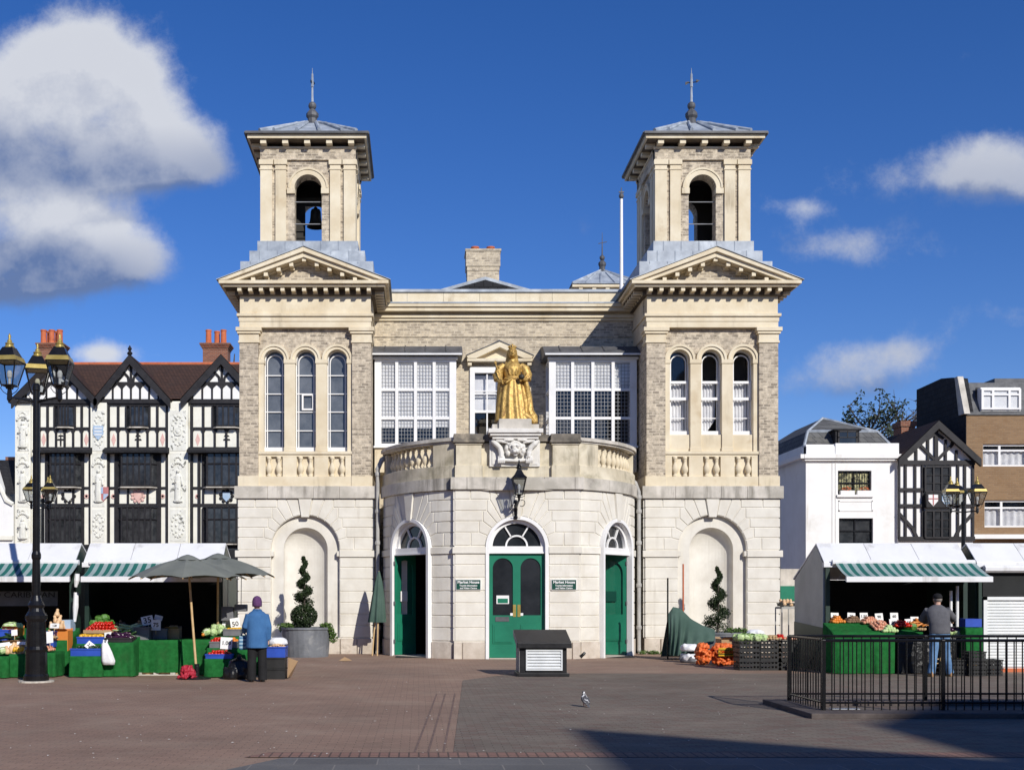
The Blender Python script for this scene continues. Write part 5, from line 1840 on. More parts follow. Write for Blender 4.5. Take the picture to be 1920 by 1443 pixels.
c.add([(X(28), YT - 0.1, ze), (X(500), YT - 0.1, ze), (X(500), YT + 4.2, zr), (X(45), YT + 4.2, zr), (X(28), YT + 8, ze), (X(500), YT + 8, ze)], [(0, 1, 2, 3), (3, 2, 5, 4), (0, 3, 4)])
rf = bpart(c, 'roof', 'tile_brown', tud)
c = MB()
c.tube([(X(45), YT + 4.2, zr), (X(500), YT + 4.2, zr)], 0.1, 6)
bpart(c, 'ridge_tile', 'terracotta', rf)
for px0, px1, pots in ((70, 118, 5), (377, 430, 3)):
    yc_ = YT + 4.6
    x0, x1 = PX(px0, yc_), PX(px1, yc_)
    c = MB()
    c.box(x0 + 0.1, x1 - 0.1, yc_, yc_ + 1.0, zr - 1.2, PZ(655, yc_))
    for k in range(4): c.box(x0 + 0.08 - 0.05 * k, x1 - 0.08 + 0.05 * k, yc_ - 0.02 - 0.05 * k, yc_ + 1.02 + 0.05 * k, PZ(655, yc_) + 0.09 * k, PZ(655, yc_) + 0.09 * (k + 1))
    st_ = bpart(c, 'chimney', 'brick_red', rf)
    for k in range(pots):
        q = MB()
        a = (k + 0.5) / pots
        q.lathe([(0.2, 0), (0.17, 0.2), (0.16, 0.75), (0.18, 0.78), (0.18, 0.86), (0.13, 0.86)], x0 + (x1 - x0) * (0.1 + 0.8 * a), yc_ + 0.3 + 0.35 * (k % 2), PZ(644, yc_), 12)
        bpart(q, 'chimney_pot', 'terracotta', rf)
# carved piers between the bays
M['relief'] = pm('carved relief stucco', (0.66, 0.65, 0.57), (0.80, 0.79, 0.72), 3.0, 0.85, 0.2, c3=(0.16, 0.16, 0.14), s3=3.0, lo3=0.56, hi3=0.66)
for p0, p1, style in ((31, 60, 0), (172, 202, 1), (317, 354, 2)):
    c = MB()
    x0, x1 = X(p0), X(p1)
    xm, w = (x0 + x1) / 2, (x1 - x0)
    c.box(x0, x1, YT - 0.22, YT, 0, Z(756))
    pier = bpart(c, 'carved_pier', 'render_cream', tud)
    for (pa, pb) in ((770, 846), (850, 950), (955, 1015)):
        c = MB()
        za, zb = Z(pb), Z(pa)
        h = zb - za
        c.mbox(mt, x0 + 0.1, x1 - 0.1, za, zb, 0.2, 0.24)
        fig = (pa == 850 or style == 0)
        if fig:   # a robed figure on a bracket with foliage over its head
            b0 = za + 0.2 * h
            c.ball((xm, YT - 0.28, za + 0.1 * h), 0.16, 8, 6, sc=(1.7, 0.7, 0.5))
            c.loft([(xm, YT - 0.26, b0 - 0.1 * h, 0.20, 0.14), (xm, YT - 0.27, b0 + 0.18 * h, 0.17, 0.13), (xm, YT - 0.27, b0 + 0.36 * h, 0.19, 0.12), (xm, YT - 0.26, b0 + 0.42 * h, 0.07, 0.07)], 10)
            c.ball((xm, YT - 0.28, b0 + 0.46 * h), 0.10, 8, 6)
            c.tube([(xm - 0.17, YT - 0.26, b0 + 0.36 * h), (xm - 0.24, YT - 0.34, b0 + 0.24 * h), (xm - 0.05, YT - 0.4, b0 + 0.26 * h)], 0.05, 6)
            c.tube([(xm + 0.17, YT - 0.26, b0 + 0.36 * h), (xm + 0.26, YT - 0.34, b0 + 0.2 * h)], 0.05, 6)
            for k in range(7):
                a = R_(25 * k + 15)
                c.ball((xm + 0.30 * math.cos(a), YT - 0.26, b0 + 0.54 * h + 0.24 * math.sin(a)), 0.085, 6, 5)
                c.ball((xm + 0.16 * math.cos(a), YT - 0.26, b0 + 0.66 * h + 0.2 * math.sin(a)), 0.06, 6, 5)
        else:     # scrolls round a small boss
            for k in range(16):
                a = 2 * math.pi * k / 16
                c.ball((xm + w * 0.30 * math.cos(a), YT - 0.24, (za + zb) / 2 + h * 0.36 * math.sin(a)), 0.07, 6, 5)
            for k in range(6):
                c.ball((xm + 0.1 * (-1) ** k, YT - 0.24, za + h * (0.2 + 0.1 * k)), 0.08, 6, 5)
        bpart(c, 'carved_relief', 'relief', pier)
    if style == 1:
        for zc_, cols in ((Z(812), 'blue'), (Z(926), 'red')):
            c = MB()
            xs = xm + (0.0 if cols == 'blue' else 0.28)
            c.mprism(mt, [(xs - 0.27, zc_ + 0.36), (xs + 0.27, zc_ + 0.36), (xs + 0.27, zc_ - 0.1), (xs, zc_ - 0.42), (xs - 0.27, zc_ - 0.1)], 0.24, 0.32)
            sh = bpart(c, 'painted_shield', 'shield_blue' if cols == 'blue' else 'shield_red', pier) if False else c
            if 'shield_blue' not in M:
                M['shield_blue'] = pm('faded blue shield paint', (0.34, 0.46, 0.60), (0.42, 0.53, 0.66), 4, 0.7)
                M['shield_red'] = pm('faded red shield paint', (0.42, 0.15, 0.15), (0.5, 0.2, 0.19), 4, 0.7)
            bpart(c, 'painted_shield', 'shield_blue' if cols == 'blue' else 'shield_red', pier)
            c = MB()
            if cols == 'blue':
                for k in (-1, 0, 1): c.mbox(mt, xs - 0.2, xs + 0.2, zc_ + 0.05 + 0.17 * k - 0.03, zc_ + 0.05 + 0.17 * k + 0.03, 0.32, 0.335)
                bpart(c, 'shield_bars_marking', 'render_white', pier)
            else:
                c.mprism(mt, [(xs - 0.26, zc_ + 0.35), (xs - 0.01, zc_ + 0.35), (xs - 0.01, zc_), (xs - 0.26, zc_)], 0.32, 0.335)
                c.mprism(mt, [(xs + 0.01, zc_ - 0.01), (xs + 0.26, zc_ - 0.01), (xs + 0.26, zc_ - 0.08), (xs + 0.01, zc_ - 0.36)], 0.32, 0.335)
                bpart(c, 'shield_quarter_marking', 'shield_blue', pier)
    if style == 2:
        c = MB().lathe([(0.24, 0), (0.24, 0.05), (0.17, 0.06), (0.15, 0.03), (0.08, 0.09), (0.0, 0.1)], 0, 0, 0, 16)
        o = c.build('carved_roundel', 'relief', pier, local=True)
        o.rotation_euler = (R_(90), 0, 0)
        o.location = Vector((xm, YT - 0.24, Z(810))) - tud.location
# bays: timbers, windows, panels with painted arms
M['win_dark'] = pm('dark leaded glass', (0.014, 0.016, 0.018), (0.05, 0.052, 0.055), 2.5, 0.12, spec=0.6)
M['red_mark'] = pm('faded red paint', (0.66, 0.40, 0.35), (0.74, 0.50, 0.44), 4, 0.8)
for i, (b0, b1) in enumerate(((74, 170), (204, 314), (360, 490))):
    x0, x1 = X(b0), X(b1)
    xm = (x0 + x1) / 2
    c = MB()
    for zz, h in ((Z(757), 0.18), (Z(803), 0.11), (Z(841), 0.14), (Z(845), 0.1), (Z(914), 0.09), (Z(946), 0.12), (Z(1024), 0.2)):
        c.mbox(mt, x0 - 0.04, x1 + 0.04, zz - h / 2, zz + h / 2, -0.02, 0.12)
    for px_ in (b0, b1, b0 + 14, b1 - 14):
        c.mbox(mt, X(px_) - 0.07, X(px_) + 0.07, Z(1030), Z(757) if px_ in (b0, b1) else Z(845), -0.02, 0.11)
    n = 6
    for k in range(n + 1):
        u = x0 + (x1 - x0) * k / n
        c.mbox(mt, u - 0.05, u + 0.05, Z(838), Z(805), -0.02, 0.10)
        if k in (1, 5): c.mbox(mt, u - 0.06, u + 0.06, Z(803), Z(760), -0.02, 0.10)
        if k in (1, 2, 4, 5): c.mbox(mt, u - 0.05, u + 0.05, Z(943), Z(916), -0.02, 0.10)
    for k in range(n):   # curved heads of the little panels
        u = x0 + (x1 - x0) * (k + 0.5) / n
        for s in (-1, 1):
            e = u + s * (x1 - x0) / n / 2
            c.mprism(mt, [(e, Z(805)), (e - s * 0.15, Z(805)), (e - s * 0.07, Z(810)), (e, Z(815))], -0.02, 0.09)
    bpart(c, 'bay_framing', 'timber', tud)
    specs = [(Z(800), Z(762), 0.30, 3, 0.30), (Z(912), Z(850), 0.16, 5, 0.42), (Z(1018), Z(952), 0.16, 5, 0.42)]
    for j, (zb, zt, mrg, npan, proj) in enumerate(specs):
        wx0, wx1 = x0 + (x1 - x0) * mrg, x1 - (x1 - x0) * mrg
        c = MB()
        cant = 0.3
        pl = [(wx0, YT), (wx0 + cant, YT - proj), (wx1 - cant, YT - proj), (wx1, YT)]
        c.prism(pl, zb, zt, 'z')
        w_ = bpart(c, 'window', 'win_dark', tud)
        c = MB()
        for z_ in (zb, zt, zb + (zt - zb) * 0.66 if j else zb + (zt - zb) * 0.99):
            for a, b_ in zip(pl[:-1], pl[1:]):
                c.tube([(a[0], a[1] - 0.01, z_), (b_[0], b_[1] - 0.01, z_)], 0.05, 5)
        for k in range(npan + 1):
            u = wx0 + cant + (wx1 - wx0 - 2 * cant) * k / npan
            c.box(u - 0.04, u + 0.04, YT - proj - 0.05, YT - proj, zb, zt)
        for a in (pl[0], pl[3]):
            c.box(a[0] - 0.05, a[0] + 0.05, YT - 0.1, YT, zb, zt)
        bpart(c, 'window_frame', 'timber', w_)
        c = MB()
        c.prism([(wx0 - 0.05, YT), (wx0 + cant - 0.05, YT - proj - 0.08), (wx1 - cant + 0.05, YT - proj - 0.08), (wx1 + 0.05, YT)], zb - 0.1, zb - 0.04, 'z')
        bpart(c, 'sill', 'stone_grey', w_)
    c = MB()
    c.prism([(YT - 0.75, Z(851)), (YT - 0.75, Z(847)), (YT - 0.1, Z(838)), (YT, Z(838)), (YT, Z(851))], x0 - 0.15, x1 + 0.15, 'x')
    bpart(c, 'pent_roof', 'slate_dark', tud)
    # painted emblems
    for k, (u_, sh) in enumerate(((0.5 / 6, 'd'), (2.5 / 6, 'f') if i == 0 else (3.0 / 6, 'f'), (5.5 / 6, 'd'))):
        u = x0 + (x1 - x0) * u_
        c = MB()
        zc_ = Z(824)
        if sh == 'd':
            c.mprism(mt, [(u, zc_ - 0.36), (u + 0.13, zc_), (u, zc_ + 0.36), (u - 0.13, zc_)], -0.02, 0.02)
            bpart(c, 'painted_lozenge', 'red_mark', tud)
        else:
            c.mprism(mt, [(u - 0.04, zc_ - 0.36), (u + 0.04, zc_ - 0.36), (u + 0.05, zc_), (u, zc_ + 0.38), (u - 0.05, zc_)], -0.02, 0.02)
            c.mprism(mt, [(u - 0.2, zc_ - 0.05), (u + 0.2, zc_ - 0.05), (u + 0.16, zc_ + 0.05), (u - 0.16, zc_ + 0.05)], -0.02, 0.018)
            c.mprism(mt, [(u - 0.16, zc_ + 0.16), (u + 0.16, zc_ + 0.16), (u + 0.1, zc_ + 0.25), (u - 0.1, zc_ + 0.25)], -0.02, 0.018)
            bpart(c, 'painted_fleuron', 'timber', tud)
    u, zc_ = xm + (0.2 if i == 0 else 0), Z(930)
    c = MB()
    for k in range(9):
        a = 2 * math.pi * k / 9
        c.ball((u + 0.32 * math.cos(a), YT - 0.05, zc_ + 0.30 * math.sin(a)), 0.10, 6, 5, sc=(1, 0.4, 1))
    bpart(c, 'arms_wreath', ['timber', 'red_mark', 'timber'][i], tud)
    c = MB()
    c.mprism(mt, [(u - 0.2, zc_ + 0.22), (u + 0.2, zc_ + 0.22), (u + 0.2, zc_ - 0.08), (u, zc_ - 0.3), (u - 0.2, zc_ - 0.08)], 0.02, 0.1)
    bpart(c, 'painted_shield', ['relief', 'red_mark', 'shield_blue'][i], tud)
    for s in (-1, 1):
        u2 = xm + s * (x1 - x0) * 0.42
        c = MB()
        c.lathe([(0.13, 0), (0.13, 0.03), (0.07, 0.03), (0.07, 0.0)], 0, 0, 0, 10)
        o = c.build('painted_ring', 'red_mark', tud, local=True)
        o.rotation_euler = (R_(90), 0, 0)
        o.location = Vector((u2, YT - 0.01, Z(930))) - tud.location
c = MB()
c.box(X(30), X(500), YT - 0.3, YT - 0.05, 0, Z(1030))
bpart(c, 'shop_front', 'black_matte', tud)
c = MB().box(X(20), X(62), YT - 0.4, YT, Z(757), Z(748))
bpart(c, 'gutter', 'timber', tud)

# --- rendered building at the very edge, with a shaped gable
yh = 61.7
gh = thing('gabled_house', 'white rendered house with shaped gable and dark slate roof at the end of the row', 'house', (PX(0, yh), yh, 0))
c = MB()
pts = [(-60, 1200), (25, 1200), (25, 945), (12, 938), (6, 925), (0, 912), (-30, 870), (-60, 860)]
c.prism([(PX(a, yh), PZ(b, yh)) for a, b in pts], yh, yh + 6)
bpart(c, 'wall', 'render_white', gh)
c = MB()
c.tube([(PX(a[0], yh), yh - 0.05, PZ(a[1], yh)) for a in pts[2:]], 0.12, 6)
bpart(c, 'coping', 'render_cream', gh)
c = MB().box(PX(-60, yh), PX(25, yh), yh - 0.15, yh, PZ(1012, yh), PZ(1004, yh))
bpart(c, 'moulding', 'render_cream', gh)
c = MB()
c.add([(PX(-60, yh), yh + 0.3, PZ(925, yh)), (PX(27, yh), yh + 0.3, PZ(925, yh)), (PX(30, yh + 3), yh + 3, PZ(862, yh + 3)), (PX(-60, yh + 3), yh + 3, PZ(862, yh + 3))], [(0, 1, 2, 3)])
bpart(c, 'roof', 'slate_dark', gh)
c = MB().box(PX(10, yh + 3), PX(27, yh + 3), yh + 3, yh + 3.6, PZ(870, yh + 3), PZ(856, yh + 3))
bpart(c, 'chimney', 'brick_red', gh)

# --- white stuccoed house with a hipped slate mansard
YW = 46.0
wh = thing('stucco_house', 'bright white stuccoed house with a slate mansard roof and dormer', 'house', (PX(1595, YW), YW, 0))
X = lambda px: PX(px, YW)
Z = lambda py: PZ(py, YW)
mw = flat(0, YW)
c = MB()
ops = [dict(u=X(1602.5), hw=X(1634) - X(1602.5), vb=Z(927), vs=Z(882), arch=False)]
ops2 = [dict(u=X(1605), hw=X(1637) - X(1605), vb=Z(1018), vs=Z(971), arch=False)]
arch_wall(c, mw, X(1511), X(1682), 0, Z(833), ops + ops2, 0, -0.18)
c.box(X(1511), X(1511) + 0.2, YW + 0.0005, YW + 7.5, 0, Z(833) - 0.001)
c.box(X(1682) - 0.2, X(1682), YW + 0.0005, YW + 7.5, 0, Z(833) - 0.001)
wb = bpart(c, 'wall', 'render_white', wh)
c = MB()
c.box(X(1505), X(1690), YW - 0.22, YW + 0.2, Z(860), Z(852)).box(X(1507), X(1688), YW - 0.14, YW + 0.2, Z(864), Z(860))
c.box(X(1511), X(1684), YW - 0.05, YW + 0.25, Z(852), Z(836))
c.box(X(1565), X(1684), YW - 0.09, YW + 0.25, Z(852), Z(831))
c.box(X(1498), X(1505), YW - 0.2, YW + 7.5, Z(860), Z(852))
bpart(c, 'cornice', 'render_white', wb, bevel=0.01)
c = MB()
for (a, b_, t_, bt) in ((1566, 1568, 868, 1020), (1572, 1636, 938, 940), (1572, 1636, 956, 958), (1572, 1574, 938, 958), (1634, 1636, 938, 958), (1560, 1562, 868, 1020)):
    c.mbox(mw, X(a), X(b_), Z(bt), Z(t_), 0, 0.025)
bpart(c, 'stucco_moulding', 'render_white', wb)
for o, kind in ((ops[0], 0), (ops2[0], 1)):
    c = MB()
    x0, x1, z0, z1 = o['u'] - o['hw'], o['u'] + o['hw'], o['vb'], o['vs']
    c.mbox(mw, x0, x1, z0, z1, -0.19, -0.17)
    w_ = bpart(c, 'window', 'win_dark' if kind else 'blind_yellow', wb) if False else None
    if 'blind_yellow' not in M: M['blind_yellow'] = pm('patterned yellow curtain', (0.55, 0.52, 0.28), (0.08, 0.08, 0.05), 9.0, 0.8, lo=0.45, hi=0.55)
    w_ = bpart(c, 'window', 'win_dark' if kind else 'blind_yellow', wh)
    c = MB()
    for a, b_ in ((x0, x0 + 0.05), (x1 - 0.05, x1), ((x0 + x1) / 2 - 0.025, (x0 + x1) / 2 + 0.025)):
        c.mbox(mw, a, b_, z0, z1, -0.17, -0.12)
    for z_ in (z0 + 0.025, (z0 + z1) / 2, z1 - 0.025):
        c.mbox(mw, x0, x1, z_ - 0.025, z_ + 0.025, -0.165, -0.115)
    if not kind:
        for k in range(13):
            u = x0 + (x1 - x0) * (k + 0.5) / 13
            c.mbox(mw, u - 0.009, u + 0.009, z0, z1, -0.1, -0.085)
    bpart(c, 'window_frame', 'black_iron', w_)
    c = MB()
    c.mbox(mw, x0 - 0.06, x1 + 0.06, z0 - 0.10, z0, -0.1, 0.10)
    bpart(c, 'sill', 'render_white', w_)
for k, u in enumerate((X(1588), X(1619))):
    pt_ = thing('window_box', 'white window box on the upper sill of the stucco house, %s' % ('nearer the market hall' if k == 0 else 'nearer the timber gable'), 'planter', (u, YW - 0.02, Z(927)))
    c = MB().box(u - 0.28, u + 0.28, YW - 0.1, YW + 0.06, Z(927), Z(927) + 0.16)
    c.build('trough', 'render_white', pt_)
    c = MB().leaves((u, YW - 0.02, Z(927) + 0.22), 0.14, 60, 0.05, sc=(1.6, 0.6, 0.8))
    c.build('foliage', 'terracotta', pt_)
c = MB()
x0, x1, zb = X(1512), X(1680), Z(836)
hz, hi = Z(803), Z(772)
bx0, bx1 = X(1527), X(1660)
c.add([(x0, YW + 0.3, zb), (x1, YW + 0.3, zb), (bx1, YW + 0.8, hz), (bx0, YW + 0.8, hz), (x0, YW + 7.4, zb), (x1, YW + 7.4, zb), (bx0, YW + 7.0, hz), (bx1, YW + 7.0, hz)],
      [(0, 1, 2, 3), (0, 3, 6, 4), (1, 5, 7, 2)])
ax_, ay_ = X(1582), YW + 2.4
c.add([(bx0, YW + 0.8, hz), (bx1, YW + 0.8, hz), (ax_, ay_, hi + 0.12), (ax_, YW + 6, hi + 0.12), (bx0, YW + 7, hz), (bx1, YW + 7, hz)], [(0, 1, 2), (1, 5, 3, 2), (0, 2, 3, 4)])
rf = bpart(c, 'roof', 'slate', wh)
c = MB()
for a, b_ in (((bx0, YW + 0.8, hz), (bx1, YW + 0.8, hz)), ((bx0, YW + 0.8, hz), (ax_, ay_, hi + 0.12)), ((bx1, YW + 0.8, hz), (ax_, ay_, hi + 0.12)), ((x0, YW + 0.3, zb), (bx0, YW + 0.8, hz)), ((x1, YW + 0.3, zb), (bx1, YW + 0.8, hz))):
    c.tube([a, b_], 0.06, 5)
bpart(c, 'lead_roll_molding', 'lead', rf)
c = MB()
c.box(X(1569), X(1614), YW + 0.15, YW + 1.2, Z(832), Z(805)).box(X(1566), X(1617), YW + 0.1, YW + 1.2, Z(806), Z(803))
dm = bpart(c, 'dormer', 'slate_dark', rf)
c = MB()
for (a, b_, t_, bt) in ((1573, 1610, 809, 806), (1573, 1576, 831, 807), (1607, 1610, 831, 807), (1590.5, 1592, 819, 807), (1573, 1610, 820, 818)):
    c.box(X(a), X(b_), YW + 0.10, YW + 0.16, Z(max(t_, bt)), Z(min(t_, bt)))
bpart(c, 'dormer_frame', 'timber', rf)
c = MB().box(X(1573), X(1610), YW + 0.12, YW + 0.149, Z(831), Z(807))
bpart(c, 'dormer_pane', 'glass_dark', rf)

# --- small half-timbered gable
gt = thing('half_timbered_house', 'narrow half-timbered black and white house with one steep gable and heraldic panel', 'house', (PX(1755, YW), YW, 0))
c = MB()
c.prism([(X(1682), 0), (X(1822), 0), (X(1822), Z(866)), (X(1752), Z(797)), (X(1682), Z(866))], YW - 0.1, YW + 6)
bpart(c, 'wall', 'render_white', gt)
c = MB()
mg = flat(0, YW - 0.1)
for z_, h in ((868, 0.18), (918, 0.12), (948, 0.12), (1010, 0.18)):
    c.mbox(mg, X(1682), X(1824), Z(z_) - h / 2, Z(z_) + h / 2, 0, 0.1)
for px_ in (1683, 1695, 1713, 1727, 1778, 1793, 1806, 1821):
    c.mbox(mg, X(px_) - 0.042, X(px_) + 0.042, Z(1010), Z(870), 0, 0.08)
for px_ in (1697, 1715, 1737, 1770, 1790, 1808):
    zt = 797 + (abs(px_ - 1752)) * 69 / 70.0
    c.mbox(mg, X(px_) - 0.042, X(px_) + 0.042, Z(868), Z(zt + 10), 0, 0.08)
c.mbox(mg, X(1752) - 0.07, X(1752) + 0.07, Z(868), Z(805), 0, 0.09)
for s in (-1, 1):
    stick(c, mg, [(X(1752) + s * 0.07, Z(862)), (X(1752) + s * 0.32, Z(850)), (X(1752) + s * 0.62, Z(836)), (X(1752) + s * 0.7, Z(826))], 0.11, 0, 0.085)
    stick(c, mg, [(X(1752) + s * 0.75, Z(1010)), (X(1752) + s * 0.95, Z(990)), (X(1752) + s * 1.5, Z(962))], 0.12, 0, 0.085)
    stick(c, mg, [(X(1752) + s * 0.05, Z(815)), (X(1752) + s * 0.3, Z(823))], 0.09, 0, 0.085)
bpart(c, 'timber_framing', 'timber', gt)
for s, e in ((-1, 1678), (1, 1831)):
    c = MB()
    c.prism([(X(1752), Z(791)), (X(e), Z(862)), (X(e), Z(876)), (X(1752), Z(806))], YW - 0.42, YW - 0.26)
    bpart(c, 'barge_board', 'timber', gt)
c = MB()
for s, e in ((-1, 1676), (1, 1831)):
    c.add([(X(1752), YW - 0.42, Z(790)), (X(e), YW - 0.42, Z(862)), (X(e), YW + 6, Z(862)), (X(1752), YW + 6, Z(790))], [(0, 1, 2, 3)])
bpart(c, 'roof', 'tile_brown', gt)
for (a, b_, t_, bt) in ((1730, 1776, 876, 922), (1730, 1776, 958, 1008)):
    c = MB().box(X(a), X(b_), YW - 0.22, YW - 0.08, Z(bt), Z(t_))
    w_ = bpart(c, 'window', 'win_dark', gt)
    c = MB()
    for k in range(4):
        u = X(a) + (X(b_) - X(a)) * k / 3
        c.box(u - 0.035, u + 0.035, YW - 0.27, YW - 0.2, Z(bt), Z(t_))
    for k in range(4):
        z_ = Z(bt) + (Z(t_) - Z(bt)) * k / 3
        h = 0.035 if k in (0, 3) else 0.012
        c.box(X(a), X(b_), YW - 0.26, YW - 0.2, z_ - h, z_ + h)
    bpart(c, 'window_frame', 'timber', w_)
c = MB().box(X(1729), X(1778), YW - 0.40, YW - 0.12, Z(952), Z(926))
pn = bpart(c, 'heraldic_panel', 'timber', gt)
for u, mt_ in ((1741, 'render_white'), (1766, 'shield_blue')):
    c = MB()
    xx, zz = X(u), Z(938)
    c.prism([(xx - 0.19, zz + 0.2), (xx + 0.19, zz + 0.2), (xx + 0.19, zz - 0.05), (xx, zz - 0.26), (xx - 0.19, zz - 0.05)], YW - 0.43, YW - 0.40)
    bpart(c, 'painted_shield', mt_, pn)
    c = MB()
    if mt_ == 'render_white':
        c.box(xx - 0.02, xx + 0.02, YW - 0.445, YW - 0.43, zz - 0.22, zz + 0.2).box(xx - 0.19, xx + 0.19, YW - 0.447, YW - 0.43, zz + 0.02, zz + 0.06)
        bpart(c, 'shield_cross_marking', 'shield_red', pn)
    else:
        for k in (-1, 0, 1): c.box(xx - 0.16, xx + 0.16, YW - 0.445, YW - 0.43, zz + 0.04 + k * 0.10 - 0.02, zz + 0.04 + k * 0.10 + 0.02)
        bpart(c, 'shield_bars_marking', 'render_white', pn)
c = MB().box(PX(1690, YW + 3), PX(1716, YW + 3), YW + 3, YW + 3.8, Z(870), PZ(795, YW + 3)).box(PX(1688, YW + 3), PX(1718, YW + 3), YW + 2.95, YW + 3.85, PZ(799, YW + 3), PZ(789, YW + 3))
bpart(c, 'chimney', 'brick_red', gt)

# --- brown brick flats
YF = 46.4
fl = thing('brick_flats', 'brown brick block of flats with white framed windows and a leaded mansard top', 'building', (PX(1900, YF), YF, 0))
X = lambda px: PX(px, YF)
Z = lambda py: PZ(py, YF)
mf = flat(0, YF)
wins = [(1843, 1960, 832, 874), (1846, 1965, 937, 988)]
ops = [dict(u=(X(a) + X(b_)) / 2, hw=(X(b_) - X(a)) / 2, vb=Z(d), vs=Z(t_), arch=False) for a, b_, t_, d in wins]
c = MB()
arch_wall(c, mf, X(1812), X(2060), 0, Z(776), ops, 0, -0.15)
wf = bpart(c, 'wall', 'brick_brown', fl)
c = MB()
dpt = 4.6
c.prism([(YF + 0.001, 0), (YF + dpt, 0), (YF + dpt, Z(692)), (YF + 2.2, Z(690)), (YF + 1.2, Z(697)), (YF + 0.5, Z(705)), (YF + 0.001, Z(776))], X(1812) - 0.02, X(1812) + 0.3, 'x')
bpart(c, 'party_wall', 'slate_dark', fl)
c = MB()
c.box(X(1812), X(2060), YF - 0.06, YF + 0.3, Z(778), Z(773))
c.add([(X(1812), YF + 0.02, Z(773)), (X(2060), YF + 0.02, Z(773)), (X(2060), YF + 0.6, Z(712)), (X(1812), YF + 0.6, Z(712)), (X(1812), YF + 5, Z(712)), (X(2060), YF + 5, Z(712))], [(0, 1, 2, 3), (3, 2, 5, 4)])
mr = bpart(c, 'mansard_roof', 'lead_grey', fl) if 'lead_grey' in M else None
if mr is None:
    M['lead_grey'] = pm('streaked lead', (0.07, 0.072, 0.075), (0.13, 0.13, 0.13), 5.0, 0.6, 0.1, c3=(0.2, 0.2, 0.2), s3=3.0, lo3=0.6)
    mr = bpart(c, 'mansard_roof', 'lead_grey', fl)
c = MB().prism([(YF - 0.1, Z(776)), (YF + 0.5, Z(701)), (YF + 0.75, Z(701)), (YF + 0.4, Z(776))], X(1806), X(1817), 'x')
bpart(c, 'parapet_coping', 'stone_grey', fl)
c = MB().box(X(1900), X(1960), YF + 1.5, YF + 4, Z(715), Z(696))
bpart(c, 'roof_housing', 'lead_dark', fl)
for (a, b_, t_, d), depth in [(w, -0.13) for w in wins] + [((1841, 1911, 729, 768), None)]:
    x0, x1, z0, z1 = X(a), X(b_), Z(d), Z(t_)
    y0 = YF + 0.13 if depth is not None else YF - 0.02
    if depth is None:
        q = MB().box(x0 - 0.05, x1 + 0.05, y0 + 0.02, YF + 0.6, z0 - 0.05, z1 + 0.06)
        bpart(q, 'dormer_cheek', 'render_white', mr)
    c = MB()
    n = 3
    for k in range(n + 1):
        u = x0 + (x1 - x0) * [0, 0.28, 0.72, 1][k]
        c.box(u - 0.045, u + 0.045, y0 - 0.05, y0 + 0.0, z0, z1)
    for z_ in (z0 + 0.04, z1 - 0.04, z0 + (z1 - z0) * 0.72):
        c.box(x0, x1, y0 - 0.047, y0 + 0.001, z_ - 0.035, z_ + 0.035)
    w_ = bpart(c, 'window', 'white', mr if depth is None else fl)
    q = MB().box(x0, x1, y0 + 0.002, y0 + 0.012, z0, z1)
    bpart(q, 'pane', 'glass', fl if depth is None else w_)
    q = MB()
    q.grid(lambda s, v: (x0 + (x1 - x0) * s, y0 + 0.09 + 0.03 * math.sin(s * 60) , z0 + (z1 - z0) * (0.02 + 0.72 * v)), 60, 2)
    bpart(q, 'net_curtain', 'curtain', fl if depth is None else w_)
    q = MB().box(x0 - 0.1, x1 + 0.1, y0 + 0.3, y0 + 0.35, z0 - 0.1, z1 + 0.1)
    bpart(q, 'room_back', 'room', fl if depth is None else w_)
c = MB().box(X(1817), X(2060), YF - 0.3, YF, Z(1010), Z(1002))
bpart(c, 'shop_fascia', 'render_white', fl)

# --- low roofs and walls glimpsed between hall and stalls
lw = thing('low_wall', 'low grey wall with green panel behind the market stall by the hall corner', 'wall', (PX(1480, 40), 40, 0))
c = MB().box(PX(1440, 40), PX(1520, 40), 40, 40.3, 0, PZ(1066, 40))
c.build('wall', 'stone_grey', lw)
c = MB().box(PX(1440, 40), PX(1520, 40), 39.94, 39.998, PZ(1125, 40), PZ(1098, 40))
c.build('green_panel', 'green', lw)

# ------------------------------------------------------------------ distant lamps
street_lamp(PX(80, 44.6), 44.6, 'distant lamp post with three lanterns in front of the timber framed building', angs=(200, 330, 80), arm=0.42, w=0.34, zl=5.35, tall=5.6)
street_lamp(PX(1806, 40.0), 40.0, 'distant lamp post with lanterns in front of the narrow half-timbered house', angs=(185, 350, 90), arm=0.46, w=0.32, zl=4.85, tall=5.1)


